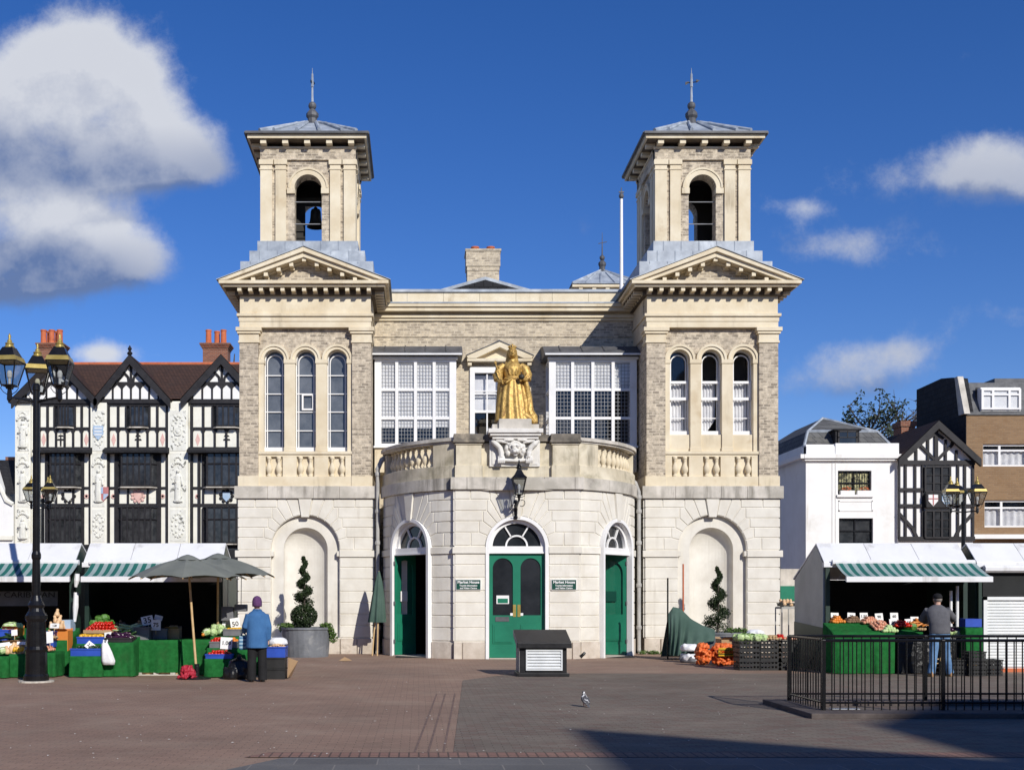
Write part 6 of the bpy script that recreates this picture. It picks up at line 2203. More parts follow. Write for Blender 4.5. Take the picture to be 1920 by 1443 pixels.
# ------------------------------------------------------------------ trees beyond the roofs
def tree(x, y, z0, h, r, label, nleaf, seed, bare=False, leaf='leaf_tree', lsz=0.13):
    random.seed(seed)
    t = thing('tree', label, 'tree', (x, y, 0))
    c = MB()
    top = z0 + h
    c.tube([(x, y, 0), (x + 0.1, y, z0), (x - 0.05, y, z0 + h * 0.5), (x + 0.1, y, top - 0.4)], [0.24, 0.18, 0.11, 0.03], 8)
    tips = []
    for k in range(16):
        a = random.uniform(0, 6.28)
        zz = z0 + h * random.uniform(0.0, 0.75)
        L = r * random.uniform(0.55, 1.05) * (1.0 - 0.45 * (zz - z0) / h)
        p0 = Vector((x, y, zz))
        p1 = p0 + Vector((math.cos(a) * L * 0.5, math.sin(a) * L * 0.5, L * 0.28))
        p2 = p0 + Vector((math.cos(a) * L, math.sin(a) * L, L * random.uniform(0.35, 0.8)))
        c.tube([p0, p1, p2], [0.07, 0.045, 0.015], 5)
        for j in range(5):
            q = p1.lerp(p2, random.uniform(0.1, 1.0))
            e = q + Vector((random.gauss(0, 0.35), random.gauss(0, 0.35), abs(random.gauss(0.3, 0.3)))) * (r / 2.2)
            c.tube([q, e], [0.022, 0.006], 4)
            tips += [q.lerp(e, 0.6), e]
    c.build('trunk', 'bark', t)
    if nleaf:
        l = MB()
        for q in tips:
            l.leaves(q, 0.26 * r / 2.2, nleaf, lsz, sc=(1, 1, 0.8), shell=0.1)
        l.build('crown', leaf, t)
    return t


tree(PX(1628, 58), 58, 7.7, 3.5, 2.5, 'loose green tree rising behind the white stucco house', 11, 3, lsz=0.10)
tree(PX(1590, 61), 61, 7.0, 2.6, 2.2, 'darker bushy tree low behind the slate mansard roof', 13, 5, lsz=0.11)
tree(PX(1690, 64), 64, 8.5, 4.0, 2.2, 'bare brown tree beside the tall dark party wall', 0, 8)
tree(PX(437, 74), 74, 13.2, 4.6, 2.2, 'bare twiggy tree just showing beside the hall corner', 0, 11)
random.seed(21)

# ------------------------------------------------------------------ houses behind the camera: tall ones shade the foreground, others added to cut skylight
def back_house(x0, x1, yf, eave, ridge, xr, label, mat='brick_brown'):
    t = thing('unseen_house', label, 'house', ((x0 + x1) / 2, yf, 0), 'houses facing the hall across the square')
    c = MB()
    c.prism([(x0, 0), (x1, 0), (x1, eave), (xr, ridge), (x0, eave)], yf - 9, yf)
    w = c.build('wall', mat, t)
    c = MB()
    for s, xe in ((-1, x0 - 0.2), (1, x1 + 0.2)):
        c.add([(xr, yf + 0.2, ridge + 0.1), (xe, yf + 0.2, eave), (xe, yf - 9, eave), (xr, yf - 9, ridge + 0.1)], [(0, 1, 2, 3)])
    c.build('roof', 'tile_brown', t)
    for z in (0.9, 3.9):
        for k in range(2):
            u = x0 + (x1 - x0) * (0.28 + 0.44 * k)
            q = MB().box(u - 0.55, u + 0.55, yf - 0.02, yf + 0.03, z, z + 1.5)
            f = q.build('window', 'white', t)
            q = MB().box(u - 0.48, u + 0.48, yf + 0.03, yf + 0.04, z + 0.08, z + 1.42)
            q.build('pane', 'glass_dark', f)


back_house(15.0, 19.0, -14.7, 15.7, 18.0, 15.8, 'tall brick house behind the camera with the lopsided gable')
back_house(20.5, 29.8, -15.8, 19.0, 21.0, 24.2, 'tallest brick house behind the camera beyond the lopsided gable')
back_house(4.8, 14.6, -17.5, 8.0, 11.0, 9.0, 'low unseen brick house added behind the camera to cut skylight, beside the tall lopsided one')
back_house(-8.0, 3.6, -17.5, 9.0, 12.0, -2.0, 'middle white house added unseen behind the camera to cut skylight', 'render_cream')
back_house(-20.0, -8.3, -17.0, 9.5, 12.5, -14.0, 'red brick house added unseen behind the camera to cut skylight near the lamp side', 'brick_red')


def sky_block_house(x, y0, y1, h, label, mat):  # unseen blocker added to hold low sky light off shaded walls
    """unseen house added beyond the edge of the frame to cut low skylight"""
    t = thing('unseen_house', label, 'house', (x, (y0 + y1) / 2, 0), 'unseen houses added at the sides to cut skylight')
    s = 1 if x > 0 else -1
    c = MB()
    ym = (y0 + y1) / 2
    c.prism([(y0, 0), (y1, 0), (y1, h), (ym, h + 2.5), (y0, h)], x, x + s * 9, 'x')
    c.build('wall', mat, t)
    c = MB()
    for ye in (y0 - 0.2, y1 + 0.2):
        c.add([(x - s * 0.3, ym, h + 2.6), (x - s * 0.3, ye, h), (x + s * 9, ye, h), (x + s * 9, ym, h + 2.6)], [(0, 1, 2, 3)])
    c.build('roof', 'tile_brown', t)
    for z in (1.0, 4.2, 7.0):
        for k in range(2):
            y = y0 + (y1 - y0) * (0.28 + 0.44 * k)
            q = MB().box(min(x, x - s * 0.04), max(x, x - s * 0.04), y - 0.6, y + 0.6, z, z + 1.6)
            f = q.build('window', 'white', t)
            q = MB().box(min(x - s * 0.04, x - s * 0.05), max(x - s * 0.04, x - s * 0.05), y - 0.52, y + 0.52, z + 0.08, z + 1.52)
            q.build('pane', 'glass_dark', f)


for k in range(4):
    sky_block_house(-26.0 - 0.4 * (k % 2), -12 + 11 * k, -1.4 + 11 * k, 10.0 + 0.7 * (k % 3), 'unseen brick house added to cut skylight on the lamp side of the square, %s from the camera' % ['behind', 'nearest', 'second', 'third'][k], ['brick_brown', 'render_cream', 'brick_red', 'brick_brown'][k])
    sky_block_house(38.0 + 0.4 * (k % 2), -12 + 11 * k, -1.4 + 11 * k, 9.5 + 0.7 * (k % 3), 'unseen brick house added to cut skylight on the railing side of the square, %s from the camera' % ['behind', 'nearest', 'second', 'third'][k], ['brick_red', 'brick_brown', 'render_cream', 'brick_brown'][k])

# ------------------------------------------------------------------ market stalls
M['stall_roof'] = pm('white stall roof sheet', (0.74, 0.74, 0.74), (0.80, 0.80, 0.80), 1.5, 0.45, 0.05, c3=(0.60, 0.59, 0.57), s3=1.2, lo3=0.55, streak=(0.45, 0.43, 0.39))
M['stall_side'] = pm('dark green stall metal', (0.016, 0.035, 0.027), (0.024, 0.048, 0.036), 2.0, 0.38, 0.05, spec=0.5)
M['stall_sheen'] = pm('stall end with painted reflection', (0.40, 0.42, 0.39), (0.52, 0.54, 0.50), 1.5, 0.5, 0.05)  # light reflected by the green stall end, put into its colour
M['stall_in'] = pm('dark stall lining', (0.012, 0.013, 0.013), (0.02, 0.021, 0.021), 2.0, 0.8)
M['awning'] = stripe_mat('green striped awning', (0.012, 0.13, 0.105), (0.30, 0.38, 0.37), 0.185)
M['cloth'] = pm('green market grass cloth', (0.012, 0.105, 0.024), (0.020, 0.155, 0.038), 11.0, 0.95, 0.9, bscale=180, bdist=0.008, spec=0.1, c3=(0.028, 0.10, 0.03), s3=2.2, lo3=0.5, hi3=0.8)
M['shutter'] = pm('white roller shutter', (0.72, 0.74, 0.73), (0.80, 0.81, 0.80), 2.0, 0.5)
M['card'] = pm('white price card', (0.80, 0.80, 0.78), (0.86, 0.86, 0.84), 3.0, 0.7)
M['ink'] = pm('black marker ink', (0.01, 0.01, 0.012), None, 3.0, 0.6)
M['wood'] = pm('pale wood pole', (0.50, 0.33, 0.15), (0.62, 0.44, 0.23), 6.0, 0.6, 0.1)
M['umb_grey'] = pm('grey umbrella cloth', (0.145, 0.155, 0.135), (0.19, 0.20, 0.175), 1.5, 0.85, 0.1)
M['umb_green'] = pm('faded green umbrella cloth', (0.045, 0.085, 0.065), (0.075, 0.125, 0.10), 1.5, 0.85, 0.1)
M['crate_blue'] = pm('blue plastic crate', (0.02, 0.06, 0.35), (0.03, 0.085, 0.45), 3.0, 0.45, 0.05)
M['crate_black'] = pm('black plastic crate', (0.012, 0.012, 0.012), (0.025, 0.025, 0.025), 3.0, 0.5, 0.1)
M['crate_grey'] = pm('grey plastic crate', (0.12, 0.12, 0.13), (0.18, 0.18, 0.19), 3.0, 0.6)
M['cardboard'] = pm('brown cardboard', (0.36, 0.23, 0.12), (0.44, 0.29, 0.16), 3.0, 0.9, 0.1)
M['orange_box'] = pm('orange printed carton', (0.62, 0.20, 0.035), (0.70, 0.26, 0.05), 3.0, 0.7)
M['sack'] = pm('white plastic sack', (0.74, 0.75, 0.76), (0.84, 0.84, 0.85), 4.0, 0.5, 0.6, bscale=14, bdist=0.02)
M['binbag'] = pm('black rubbish bag', (0.008, 0.008, 0.009), (0.015, 0.015, 0.016), 4.0, 0.3, 0.9, bscale=10, bdist=0.03)


def stall(x0, x1, label, shut=False, awn=True, side_sheen=False, panels=3):
    t = thing('market_stall', label, 'market stall', ((x0 + x1) / 2, 25.6, 0), 'kiosk stalls along the square')
    ye, yr, yb = 24.67, 25.16, 26.6
    ze, zr, zb = 2.38, 2.80, 2.06
    c = MB()
    for i in range(panels):
        a = x0 + (x1 - x0) * i / panels + (0.006 if i else 0)
        b_ = x0 + (x1 - x0) * (i + 1) / panels - 0.006
        for q in ([(a, ye, ze), (b_, ye, ze), (b_, yr, zr), (a, yr, zr)], [(a, yr, zr), (b_, yr, zr), (b_, yb + 0.1, zb), (a, yb + 0.1, zb)]):
            c.add(q + [(p[0], p[1], p[2] - 0.04) for p in q], [(0, 1, 2, 3), (4, 5, 6, 7), (0, 1, 5, 4), (1, 2, 6, 5), (2, 3, 7, 6), (3, 0, 4, 7)])
    rf = c.build('stall_roof', 'stall_roof', t)
    c = MB()
    c.box(x0 - 0.02, x1 + 0.02, ye - 0.06, ye + 0.04, ze - 0.12, ze - 0.02)
    c.build('gutter', 'stall_roof', rf)
    for x, s in ((x0, 1), (x1, -1)):
        c = MB()
        pr = [(ye + 0.05, 0.0), (yb, 0.0), (yb, zb - 0.05), (yr, zr - 0.05), (ye + 0.05, ze - 0.05)]
        c.prism(pr, x, x + s * 0.06, 'x')
        sw = c.build('side_panel', 'stall_side' if not (side_sheen and s == 1) else 'stall_sheen', t)
        if side_sheen and s == 1:
            c = MB()
            c.prism([(ye + 0.05, 0.0), (yb + 0.001, 0.0), (yb + 0.001, 1.05), (ye + 0.05, 0.95)], x - 0.012, x + 0.01, 'x')
            c.build('lower_side_panel', 'stall_side', sw)  # stall's own dark green below the painted reflection
    c = MB()
    c.box(x0 + 0.06, x1 - 0.06, yb - 0.05, yb, 0, zb - 0.05)
    c.build('back_panel', 'stall_in', t)
    for x in (x0 + 0.03, x1 - 0.12):
        c = MB().box(x, x + 0.09, ye - 0.03, ye + 0.05, 0, ze - 0.1)
        c.build('corner_post', 'stall_side', t)
    if awn:
        c = MB()
        xa, xb = x0 + 0.20, x1 + 0.10
        c.grid(lambda a, b_: (xa + (xb - xa) * a, 24.58 + (23.87 - 24.58) * b_, 2.36 - 0.32 * b_ - (0.035 + 0.012 * math.sin(a * 17)) * math.sin(b_ * math.pi) + 0.006 * math.sin(a * 41) * b_), 48, 6)
        aw = c.build('awning', 'awning', t)
        c = MB()
        c.prism([(23.84, 1.93), (23.84, 2.04), (23.90, 2.05), (23.92, 1.95)], xa - 0.02, xb + 0.02, 'x')
        c.build('awning_bar', 'stall_roof', aw)
        for x in (xa + 0.15, xb - 0.15):
            c = MB()
            c.tube([(x, 24.6, 2.25), (x + 0.35 * (1 if x < (x0 + x1) / 2 else -1), 24.3, 2.1), (x, 23.9, 1.99)], 0.022, 6)
            c.build('folding_arm', 'stall_roof', aw)
        c = MB().tube([(xa - 0.05, 24.6, 2.36), (xb, 24.6, 2.36)], 0.06, 8)
        c.build('awning_roller', 'stall_roof', aw)
    if shut:
        c = MB()
        n = 22
        for k in range(n):
            z = 1.52 - 1.42 * k / n
            c.prism([(24.66, z), (24.63, z - 0.02), (24.63, z - 0.05), (24.66, z - 0.062)], x0 + 0.2, x1 - 0.1, 'x')
        c.box(x0 + 0.2, x1 - 0.1, 24.66, 24.68, 0.08, 1.55)
        sh = c.build('shutter_slat', 'shutter', t)
        c = MB().box(x0 + 0.12, x0 + 0.2, 24.6, 24.7, 0.05, 1.62).box(x0 + 0.12, x1, 24.6, 24.7, 1.55, 1.62)
        c.build('shutter_frame', 'shutter', sh)
        c = MB().box(x0 + 0.1, x1, 24.64, 24.7, 1.62, 2.3)
        c.build('fascia', 'stall_in', t)
        c = MB().tube([(x0 + 0.1, 24.55, 2.22), (x1, 24.55, 2.22)], 0.085, 8)
        c.build('rolled_awning', 'stall_roof', t)
        c = MB().box(x0 + 0.15, x1, 24.62, 24.75, 0.0, 0.08)
        c.build('kerb', 'terracotta', t)
    return t


sA = stall(-10.55, -7.42, 'kiosk stall with blue-green striped awning behind the tall lamp post')
sB = stall(-7.24, -4.24, 'kiosk stall with green striped awning behind the grey umbrellas')
sC = stall(8.76, 11.88, 'kiosk stall with striped awning and the man in front of it', side_sheen=True)
sD = stall(12.06, 15.2, 'closed kiosk stall with a white roller shutter', shut=True, awn=False)
# name board hanging under the awning of the first stall
nb = thing('name_board', 'dim board with capital letters hanging under the stall awning behind the lamp post', 'sign', (PX(30, 24.9), 24.9, 1.6))
c = MB().box(PX(-60, 24.9), PX(108, 24.9), 24.9, 24.93, 1.42, 1.74)
c.build('board', 'crate_grey', nb)
text('O CARIBBEAN', 0.17, (PX(104, 24.9), 24.895, 1.66), 'ink', nb, align='RIGHT', sx=1.25)
# folded bits hanging between the two stalls
for (px, a, b_) in ((145, 1075, 1100), (143, 1110, 1165)):
    c = MB().tube([P(px, a, 24.3), P(px - 1, (a + b_) / 2, 24.3), P(px - 3, b_, 24.3)], [0.05, 0.06, 0.03], 8)
    o = c.build('rolled_cover', 'sack')
    tag(o, 'grey rolled cover hanging between the two stalls, %s of two' % ('upper' if a < 1100 else 'lower'), 'rolled cover')


# ------------------------------------------------------------------ covered tables
def cloth_table(x0, x1, y0, y1, z, label, z_back=None, slack=0.024, hem=0.02, mat='cloth'):
    t = thing('market_table', label, 'market table', ((x0 + x1) / 2, (y0 + y1) / 2, 0), 'cloth covered market tables')
    zb = z if z_back is None else z_back
    ph = random.uniform(0, 6)
    c = MB()
    nx, nz = max(8, int((x1 - x0) / 0.03)), 8
    wob = lambda s, v: slack * v * (math.sin(s * 9 + ph + v) + 0.7 * math.sin(s * 23 + 2 * ph) + 0.5 * v * math.sin(s * 41 + 3 * ph)) - 0.03 * v
    c.grid(lambda a, b_: (x0 + (x1 - x0) * a, y0 + wob(x0 + (x1 - x0) * a, b_), z * (1 - b_) + hem * b_), nx, nz)
    ny = max(4, int((y1 - y0) / 0.08))
    for x, s in ((x0, 1), (x1, -1)):
        c.grid(lambda a, b_: (x + s * wob(y0 + (y1 - y0) * a, b_) * 0.8 * (1 if 0 < a < 1 else 0), y0 + (y1 - y0) * a + (wob(x, b_) if a == 0 else 0), (z + (zb - z) * a) * (1 - b_) + hem * b_), ny, nz)
    c.grid(lambda a, b_: (x0 + (x1 - x0) * a, y0 + (y1 - y0) * b_, z + (zb - z) * b_ - 0.012 * math.sin(a * math.pi) * math.sin(b_ * math.pi)), nx, ny)
    c.build('cloth', mat, t, smooth=True, recalc=True)
    c = MB().box(x0 + 0.02, x1 - 0.02, y0 + 0.04, y1 - 0.02, 0, min(z, zb) - 0.04)
    c.build('trestle', 'wood', t)
    return t


def crate(x, y, z, w, d, h, mat, label, rz=0.0, group=None, cat='crate', slots=True, name='crate'):
    """open plastic crate with a rim and handle slots; x, y the middle of its base"""
    t = thing(name, label, cat, (x, y, z), group, rz)
    c = MB()
    k = 0.014
    if slots:
        rows = max(2, int(h / 0.10))
        for s in (-1, 1):
            for r in range(rows):
                za, zb = h * r / rows, h * (r + 0.52) / rows
                c.box(-w / 2, w / 2, min(s * d / 2, s * (d / 2 - k)), max(s * d / 2, s * (d / 2 - k)), za, zb)
                c.box(min(s * w / 2, s * (w / 2 - k)), max(s * w / 2, s * (w / 2 - k)), -d / 2 + k, d / 2 - k, za, zb)
            n = 6
            for i in range(n + 1):
                u = -w / 2 + w * i / n
                c.box(max(u - 0.015, -w / 2), min(u + 0.015, w / 2), min(s * (d / 2 - 0.002), s * (d / 2 - k + 0.002)), max(s * (d / 2 - 0.002), s * (d / 2 - k + 0.002)), 0.001, h - 0.001)
                v = -d / 2 + d * i / n
                c.box(min(s * (w / 2 - 0.002), s * (w / 2 - k + 0.002)), max(s * (w / 2 - 0.002), s * (w / 2 - k + 0.002)), max(v - 0.015, -d / 2 + k), min(v + 0.015, d / 2 - k), 0.001, h - 0.001)
    else:
        for s in (-1, 1):
            c.box(-w / 2, w / 2, min(s * d / 2, s * (d / 2 - k)), max(s * d / 2, s * (d / 2 - k)), 0, h)
            c.box(min(s * w / 2, s * (w / 2 - k)), max(s * w / 2, s * (w / 2 - k)), -d / 2 + k, d / 2 - k, 0, h)
    c.box(-w / 2 + k, w / 2 - k, -d / 2 + k, d / 2 - k, 0.004, 0.02)
    c.build('crate_wall_lattice', mat, t, local=True)
    c = MB()
    e = 0.012
    for s in (-1, 1):
        c.box(-w / 2 - e, w / 2 + e, min(s * (d / 2 + e), s * (d / 2 - k - 0.004)), max(s * (d / 2 + e), s * (d / 2 - k - 0.004)), h - 0.005, h + 0.022)
        c.box(min(s * (w / 2 + e), s * (w / 2 - k - 0.004)), max(s * (w / 2 + e), s * (w / 2 - k - 0.004)), -d / 2 + k, d / 2 - k, h - 0.004, h + 0.0215)
    c.build('rim', mat, t, local=True)
    return t


def box_carton(x, y, z, w, d, h, mat, label, rz=0.0, name='carton', open_=True):
    t = thing(name, label, 'carton', (x, y, z), None, rz)
    c = MB()
    k = 0.01
    for s in (-1, 1):
        c.box(-w / 2, w / 2, min(s * d / 2, s * (d / 2 - k)), max(s * d / 2, s * (d / 2 - k)), 0, h)
        c.box(min(s * w / 2, s * (w / 2 - k)), max(s * w / 2, s * (w / 2 - k)), -d / 2 + k, d / 2 - k, 0, h)
    c.box(-w / 2 + k, w / 2 - k, -d / 2 + k, d / 2 - k, 0.002, 0.012)
    if not open_: c.box(-w / 2 + k, w / 2 - k, -d / 2 + k, d / 2 - k, h - 0.012, h - 0.002)
    c.build('carton_wall', mat, t, local=True)
    if open_:
        for s in (-1, 1):
            c = MB()
            c.add([(-w / 2, s * d / 2, h), (w / 2, s * d / 2, h), (w / 2 - 0.02, s * (d / 2 + 0.09), h + 0.04), (-w / 2 + 0.02, s * (d / 2 + 0.09), h + 0.04)], [(0, 1, 2, 3)])
            c.build('flap', mat, t, local=True)
    return t


# ------------------------------------------------------------------ fruit and vegetables
def veg_mat(name, a, b_, rough=0.35, sc=14.0):
    M[name] = pm(name, a, b_, sc, rough, 0.1, spec=0.5)


veg_mat('tomato red', (0.45, 0.012, 0.008), (0.60, 0.03, 0.012), 0.2)
veg_mat('orange skin', (0.62, 0.17, 0.02), (0.75, 0.26, 0.03), 0.4)
veg_mat('yellow skin', (0.70, 0.36, 0.02), (0.80, 0.50, 0.04), 0.3)
veg_mat('dark green skin', (0.012, 0.035, 0.010), (0.03, 0.075, 0.018), 0.3)
veg_mat('leaf green', (0.05, 0.16, 0.02), (0.12, 0.28, 0.05), 0.6)
veg_mat('pale green leaf', (0.38, 0.55, 0.20), (0.60, 0.72, 0.40), 0.6, 9.0)
veg_mat('purple skin', (0.02, 0.006, 0.02), (0.05, 0.012, 0.04), 0.2)
veg_mat('potato skin', (0.38, 0.25, 0.12), (0.50, 0.35, 0.19), 0.8)
veg_mat('earthy root', (0.16, 0.09, 0.05), (0.24, 0.14, 0.08), 0.9)
veg_mat('onion skin', (0.50, 0.16, 0.05), (0.62, 0.25, 0.09), 0.4)
veg_mat('red onion skin', (0.30, 0.02, 0.06), (0.42, 0.05, 0.10), 0.35)
veg_mat('apple pink', (0.55, 0.16, 0.10), (0.72, 0.48, 0.30), 0.35, 6.0)
veg_mat('cauliflower white', (0.66, 0.66, 0.52), (0.78, 0.78, 0.66), 0.8)
veg_mat('carrot orange', (0.66, 0.22, 0.04), (0.74, 0.30, 0.07), 0.5)
veg_mat('squash tan', (0.66, 0.42, 0.22), (0.76, 0.53, 0.32), 0.5)

PROTO = {}


def proto(kind):
    if kind in PROTO: return PROTO[kind]
    c = MB()
    mats = {'tomato': 'tomato red', 'orange': 'orange skin', 'yellow_pepper': 'yellow skin', 'avocado': 'dark green skin', 'cucumber': 'dark green skin', 'aubergine': 'purple skin', 'potato': 'potato skin', 'beetroot': 'earthy root', 'onion': 'onion skin',
            'red_onion': 'red onion skin', 'apple': 'apple pink', 'carrot': 'carrot orange', 'squash': 'squash tan', 'ginger_root': 'squash tan', 'green_apple': 'pale green leaf', 'leek': 'pale green leaf'}
    if kind in ('tomato', 'orange', 'apple', 'green_apple', 'red_onion', 'onion'):
        r = {'tomato': 0.036, 'orange': 0.04, 'apple': 0.038, 'green_apple': 0.042, 'red_onion': 0.036, 'onion': 0.036}[kind]
        c.ball((0, 0, 0), r, 9, 7, sc=(1, 1, 0.88 if kind != 'onion' else 1.05))
        if kind in ('onion', 'red_onion'): c.lathe([(0.012, 0.8 * r), (0.003, 1.5 * r)], 0, 0, 0, 6)
    elif kind == 'yellow_pepper':
        c.loft([(0, 0, -0.05, 0.018, 0.018), (0, 0, -0.035, 0.032, 0.032, 0.08, 4), (0, 0, 0.02, 0.042, 0.042, 0.10, 4), (0, 0, 0.045, 0.034, 0.034, 0.12, 4), (0, 0, 0.05, 0.01, 0.01)], 12)
    elif kind in ('potato', 'avocado', 'beetroot'):
        c.ball((0, 0, 0), 0.034, 9, 7, sc=(1.35, 0.95, 0.85))
    elif kind in ('cucumber', 'aubergine', 'carrot', 'leek'):
        L, r0, r1 = {'cucumber': (0.15, 0.022, 0.018), 'aubergine': (0.11, 0.04, 0.022), 'carrot': (0.1, 0.02, 0.004), 'leek': (0.22, 0.016, 0.02)}[kind]
        c.tube([(-L, 0, 0), (-L * 0.8, 0, 0.004), (0, 0, 0.01), (L * 0.8, 0, 0.004), (L, 0, 0)], [r0 * 0.4, r0, r0, r1, r1 * 0.4], 8)
    elif kind == 'squash':
        c.lathe([(0.01, -0.09), (0.055, -0.075), (0.065, -0.04), (0.05, 0.0), (0.032, 0.04), (0.032, 0.085), (0.01, 0.1)], 0, 0, 0, 10)
    elif kind == 'ginger_root':
        c.tube([(-0.06, 0, 0), (0, 0.01, 0.01), (0.06, -0.01, 0)], [0.014, 0.024, 0.014], 6).tube([(0, 0, 0.01), (0.02, 0.045, 0.015)], [0.018, 0.01], 6)
    elif kind in ('cauliflower', 'cabbage', 'lettuce'):
        r = 0.085
        if kind == 'cauliflower':
            for k in range(16):
                a, q = 2.4 * k, 0.055 * math.sqrt(k / 16)
                c.ball((q * math.cos(a), q * math.sin(a), 0.05 - 3 * q * q), 0.026, 6, 5)
        else:
            c.ball((0, 0, 0), r * 0.85, 9, 7)
        for k in range(14):
            a = 2 * math.pi * k / 14 + 0.3 * (k % 2)
            up = 0.75 if k % 2 else 0.35
            d = Vector((math.cos(a), math.sin(a), 0))
            s_ = Vector((-d.y, d.x, 0))
            b0, b1, b2 = d * r * 0.35 - Vector((0, 0, r * 0.8)), d * r * 1.0 + Vector((0, 0, r * (up - 0.5))), d * r * (1.15 if up < 0.5 else 0.75) + Vector((0, 0, r * (up + 0.2)))
            c.add([b0 - s_ * 0.02, b0 + s_ * 0.02, b1 + s_ * 0.05, b1 - s_ * 0.05, b2 + s_ * 0.03, b2 - s_ * 0.03], [(0, 1, 2, 3), (3, 2, 4, 5)], 1 if kind == 'cauliflower' else 0)
    m = {'cauliflower': ['cauliflower white', 'pale green leaf'], 'cabbage': ['leaf green'], 'lettuce': ['pale green leaf']}.get(kind) or [mats[kind]]
    o = c.build(kind, m, local=True, smooth=kind not in ('cabbage', 'lettuce', 'cauliflower'))
    PROTO[kind] = [o, False]
    return PROTO[kind]


CATS = {'yellow_pepper': 'pepper', 'red_onion': 'onion', 'ginger_root': 'ginger', 'green_apple': 'apple'}


def heap(kind, x, y, z, w, d, nx, ny, label, group, layers=1, slope=0.0, jit=0.35, along=False, up=0.045):
    """fruit laid out in rows, further layers stacked smaller; every piece an object of its own"""
    p = proto(kind)
    for L in range(layers):
        mx, my = max(1, nx - 2 * L if nx > 3 else nx - L), max(1, ny - L)
        for i in range(mx):
            for j in range(my):
                if p[1]:
                    o = p[0].copy()
                    COL.objects.link(o)
                else:
                    o, p[1] = p[0], True
                fx, fy = (i + 0.5) / mx - 0.5, (j + 0.5) / my - 0.5
                ww, dd = w * mx / nx, d * my / ny
                o.location = (x + fx * ww + random.uniform(-jit, jit) * w / nx * 0.5, y + fy * dd + random.uniform(-jit, jit) * d / ny * 0.5, z + L * up + slope * fy * dd + random.uniform(0, 0.012))
                o.rotation_euler = (random.uniform(-0.5, 0.5), random.uniform(-0.5, 0.5), random.uniform(0, 6.28) if not along else R_(90) * (along == 'y') + random.uniform(-0.2, 0.2))
                s = random.uniform(0.88, 1.12)
                o.scale = (s, s, s)
                tag(o, label, CATS.get(kind, kind.replace('_', ' ')), group)


def price_card(x, y, z, w, h, body, label, tilt=-12, yaw=0.0, roll=0.0, size=None):
    t = thing('price_card', label, 'price card', (x, y, z), None)
    t.rotation_euler = (R_(tilt), R_(roll), yaw)
    c = MB().box(-w / 2, w / 2, -0.003, 0.003, 0, h)
    c.build('card', 'card', t, local=True)
    c = MB().box(-0.006, 0.006, 0.003, 0.008, -0.08, h * 0.6)
    c.build('card_stick', 'wood', t, local=True)
    if body:
        o = text(body, size or h * 0.55, (0, -0.005, h * 0.5), 'ink', None, bold=0.002)
        o.parent = t
    return t


def sackbag(name, label, cat, x, y, z, w, d, h, mat, lumps=0.06, seed=0, top_tie=False, voxel=0.02, parent=None):
    random.seed(100 + seed)
    c = MB()
    c.loft([(0, 0, 0.0, w * 0.42, d * 0.42), (0, 0, h * 0.15, w * 0.5, d * 0.5, lumps, 5, seed), (0, 0, h * 0.5, w * 0.5, d * 0.48, lumps, 7, seed * 2), (0, 0, h * 0.85, w * 0.38, d * 0.36, lumps, 5, seed * 3), (0, 0, h, w * (0.08 if top_tie else 0.28), d * (0.08 if top_tie else 0.25))], 24)
    if top_tie:
        c.loft([(0, 0, h, w * 0.06, d * 0.06), (0, 0, h + 0.06, w * 0.12, d * 0.1, 0.3, 5)], 16)
    for k in range(10):
        a = random.uniform(0, 6.28)
        c.ball((w * 0.4 * math.cos(a), d * 0.4 * math.sin(a), h * random.uniform(0.2, 0.75)), min(w, d) * 0.16, 7, 5)
    o = c.build(name, mat, None, local=True, remesh=voxel)
    o.location = (x, y, z)
    return tag(o, label, cat)


S0 = lambda Y: F / Y
# ---- left stall with the umbrellas
def at(px0, px1, Y): return PX(px0, Y), PX(px1, Y)


x0, x1 = at(130, 192, 22.9)
cloth_table(x0, x1, 22.9, 23.35, 0.43, 'low green cloth step carrying the blue crate of avocados')
cloth_table(x0 - 0.01, x1 + 0.02, 23.36, 23.75, 0.66, 'green cloth shelf between the avocado crate and the tomato tray')
cloth_table(x0 - 0.02, x1 + 0.04, 23.76, 24.55, 0.80, 'green cloth table under the heap of red tomatoes', z_back=0.95)
xm = (x0 + x1) / 2
crate(xm, 23.12, 0.43, x1 - x0 - 0.03, 0.38, 0.13, 'crate_blue', 'blue crate of avocados on the lowest green step', slots=False)
heap('avocado', xm, 23.10, 0.56, x1 - x0 - 0.1, 0.30, 8, 4, 'dark green avocado in the low blue crate', 'avocados in the low blue crate', 2)
crate(xm, 23.55, 0.66, x1 - x0 - 0.02, 0.34, 0.12, 'crate_blue', 'blue crate of yellow peppers above the avocados', slots=False)
heap('yellow_pepper', xm, 23.53, 0.79, x1 - x0 - 0.1, 0.28, 7, 3, 'yellow pepper in the middle blue crate', 'yellow peppers in the middle blue crate', 1)
box_carton(xm + 0.04, 23.98, 0.86, x1 - x0 + 0.04, 0.40, 0.07, 'cardboard', 'flat cardboard tray under the red tomatoes', open_=False)
heap('tomato', xm + 0.05, 23.96, 0.95, x1 - x0, 0.36, 10, 5, 'bright red tomato in the big heap by the lamp post', 'tomatoes in the big heap by the lamp post', 3, slope=0.2, up=0.05)
heap('cabbage', xm - 0.08, 24.35, 1.03, 0.48, 0.25, 3, 2, 'dark green cabbage behind the tomato heap', 'cabbages behind the tomato heap', 2, up=0.11)
price_card(xm + 0.03, 22.98, 0.56, 0.22, 0.15, '2 for', 'tilted white price card standing among the avocados', -20, 0.1, 40)
x0, x1 = at(194, 248, 23.0)
cloth_table(x0, x1, 23.02, 24.0, 0.69, 'green cloth table carrying the black tray of aubergines', z_back=0.85)
xm = (x0 + x1) / 2
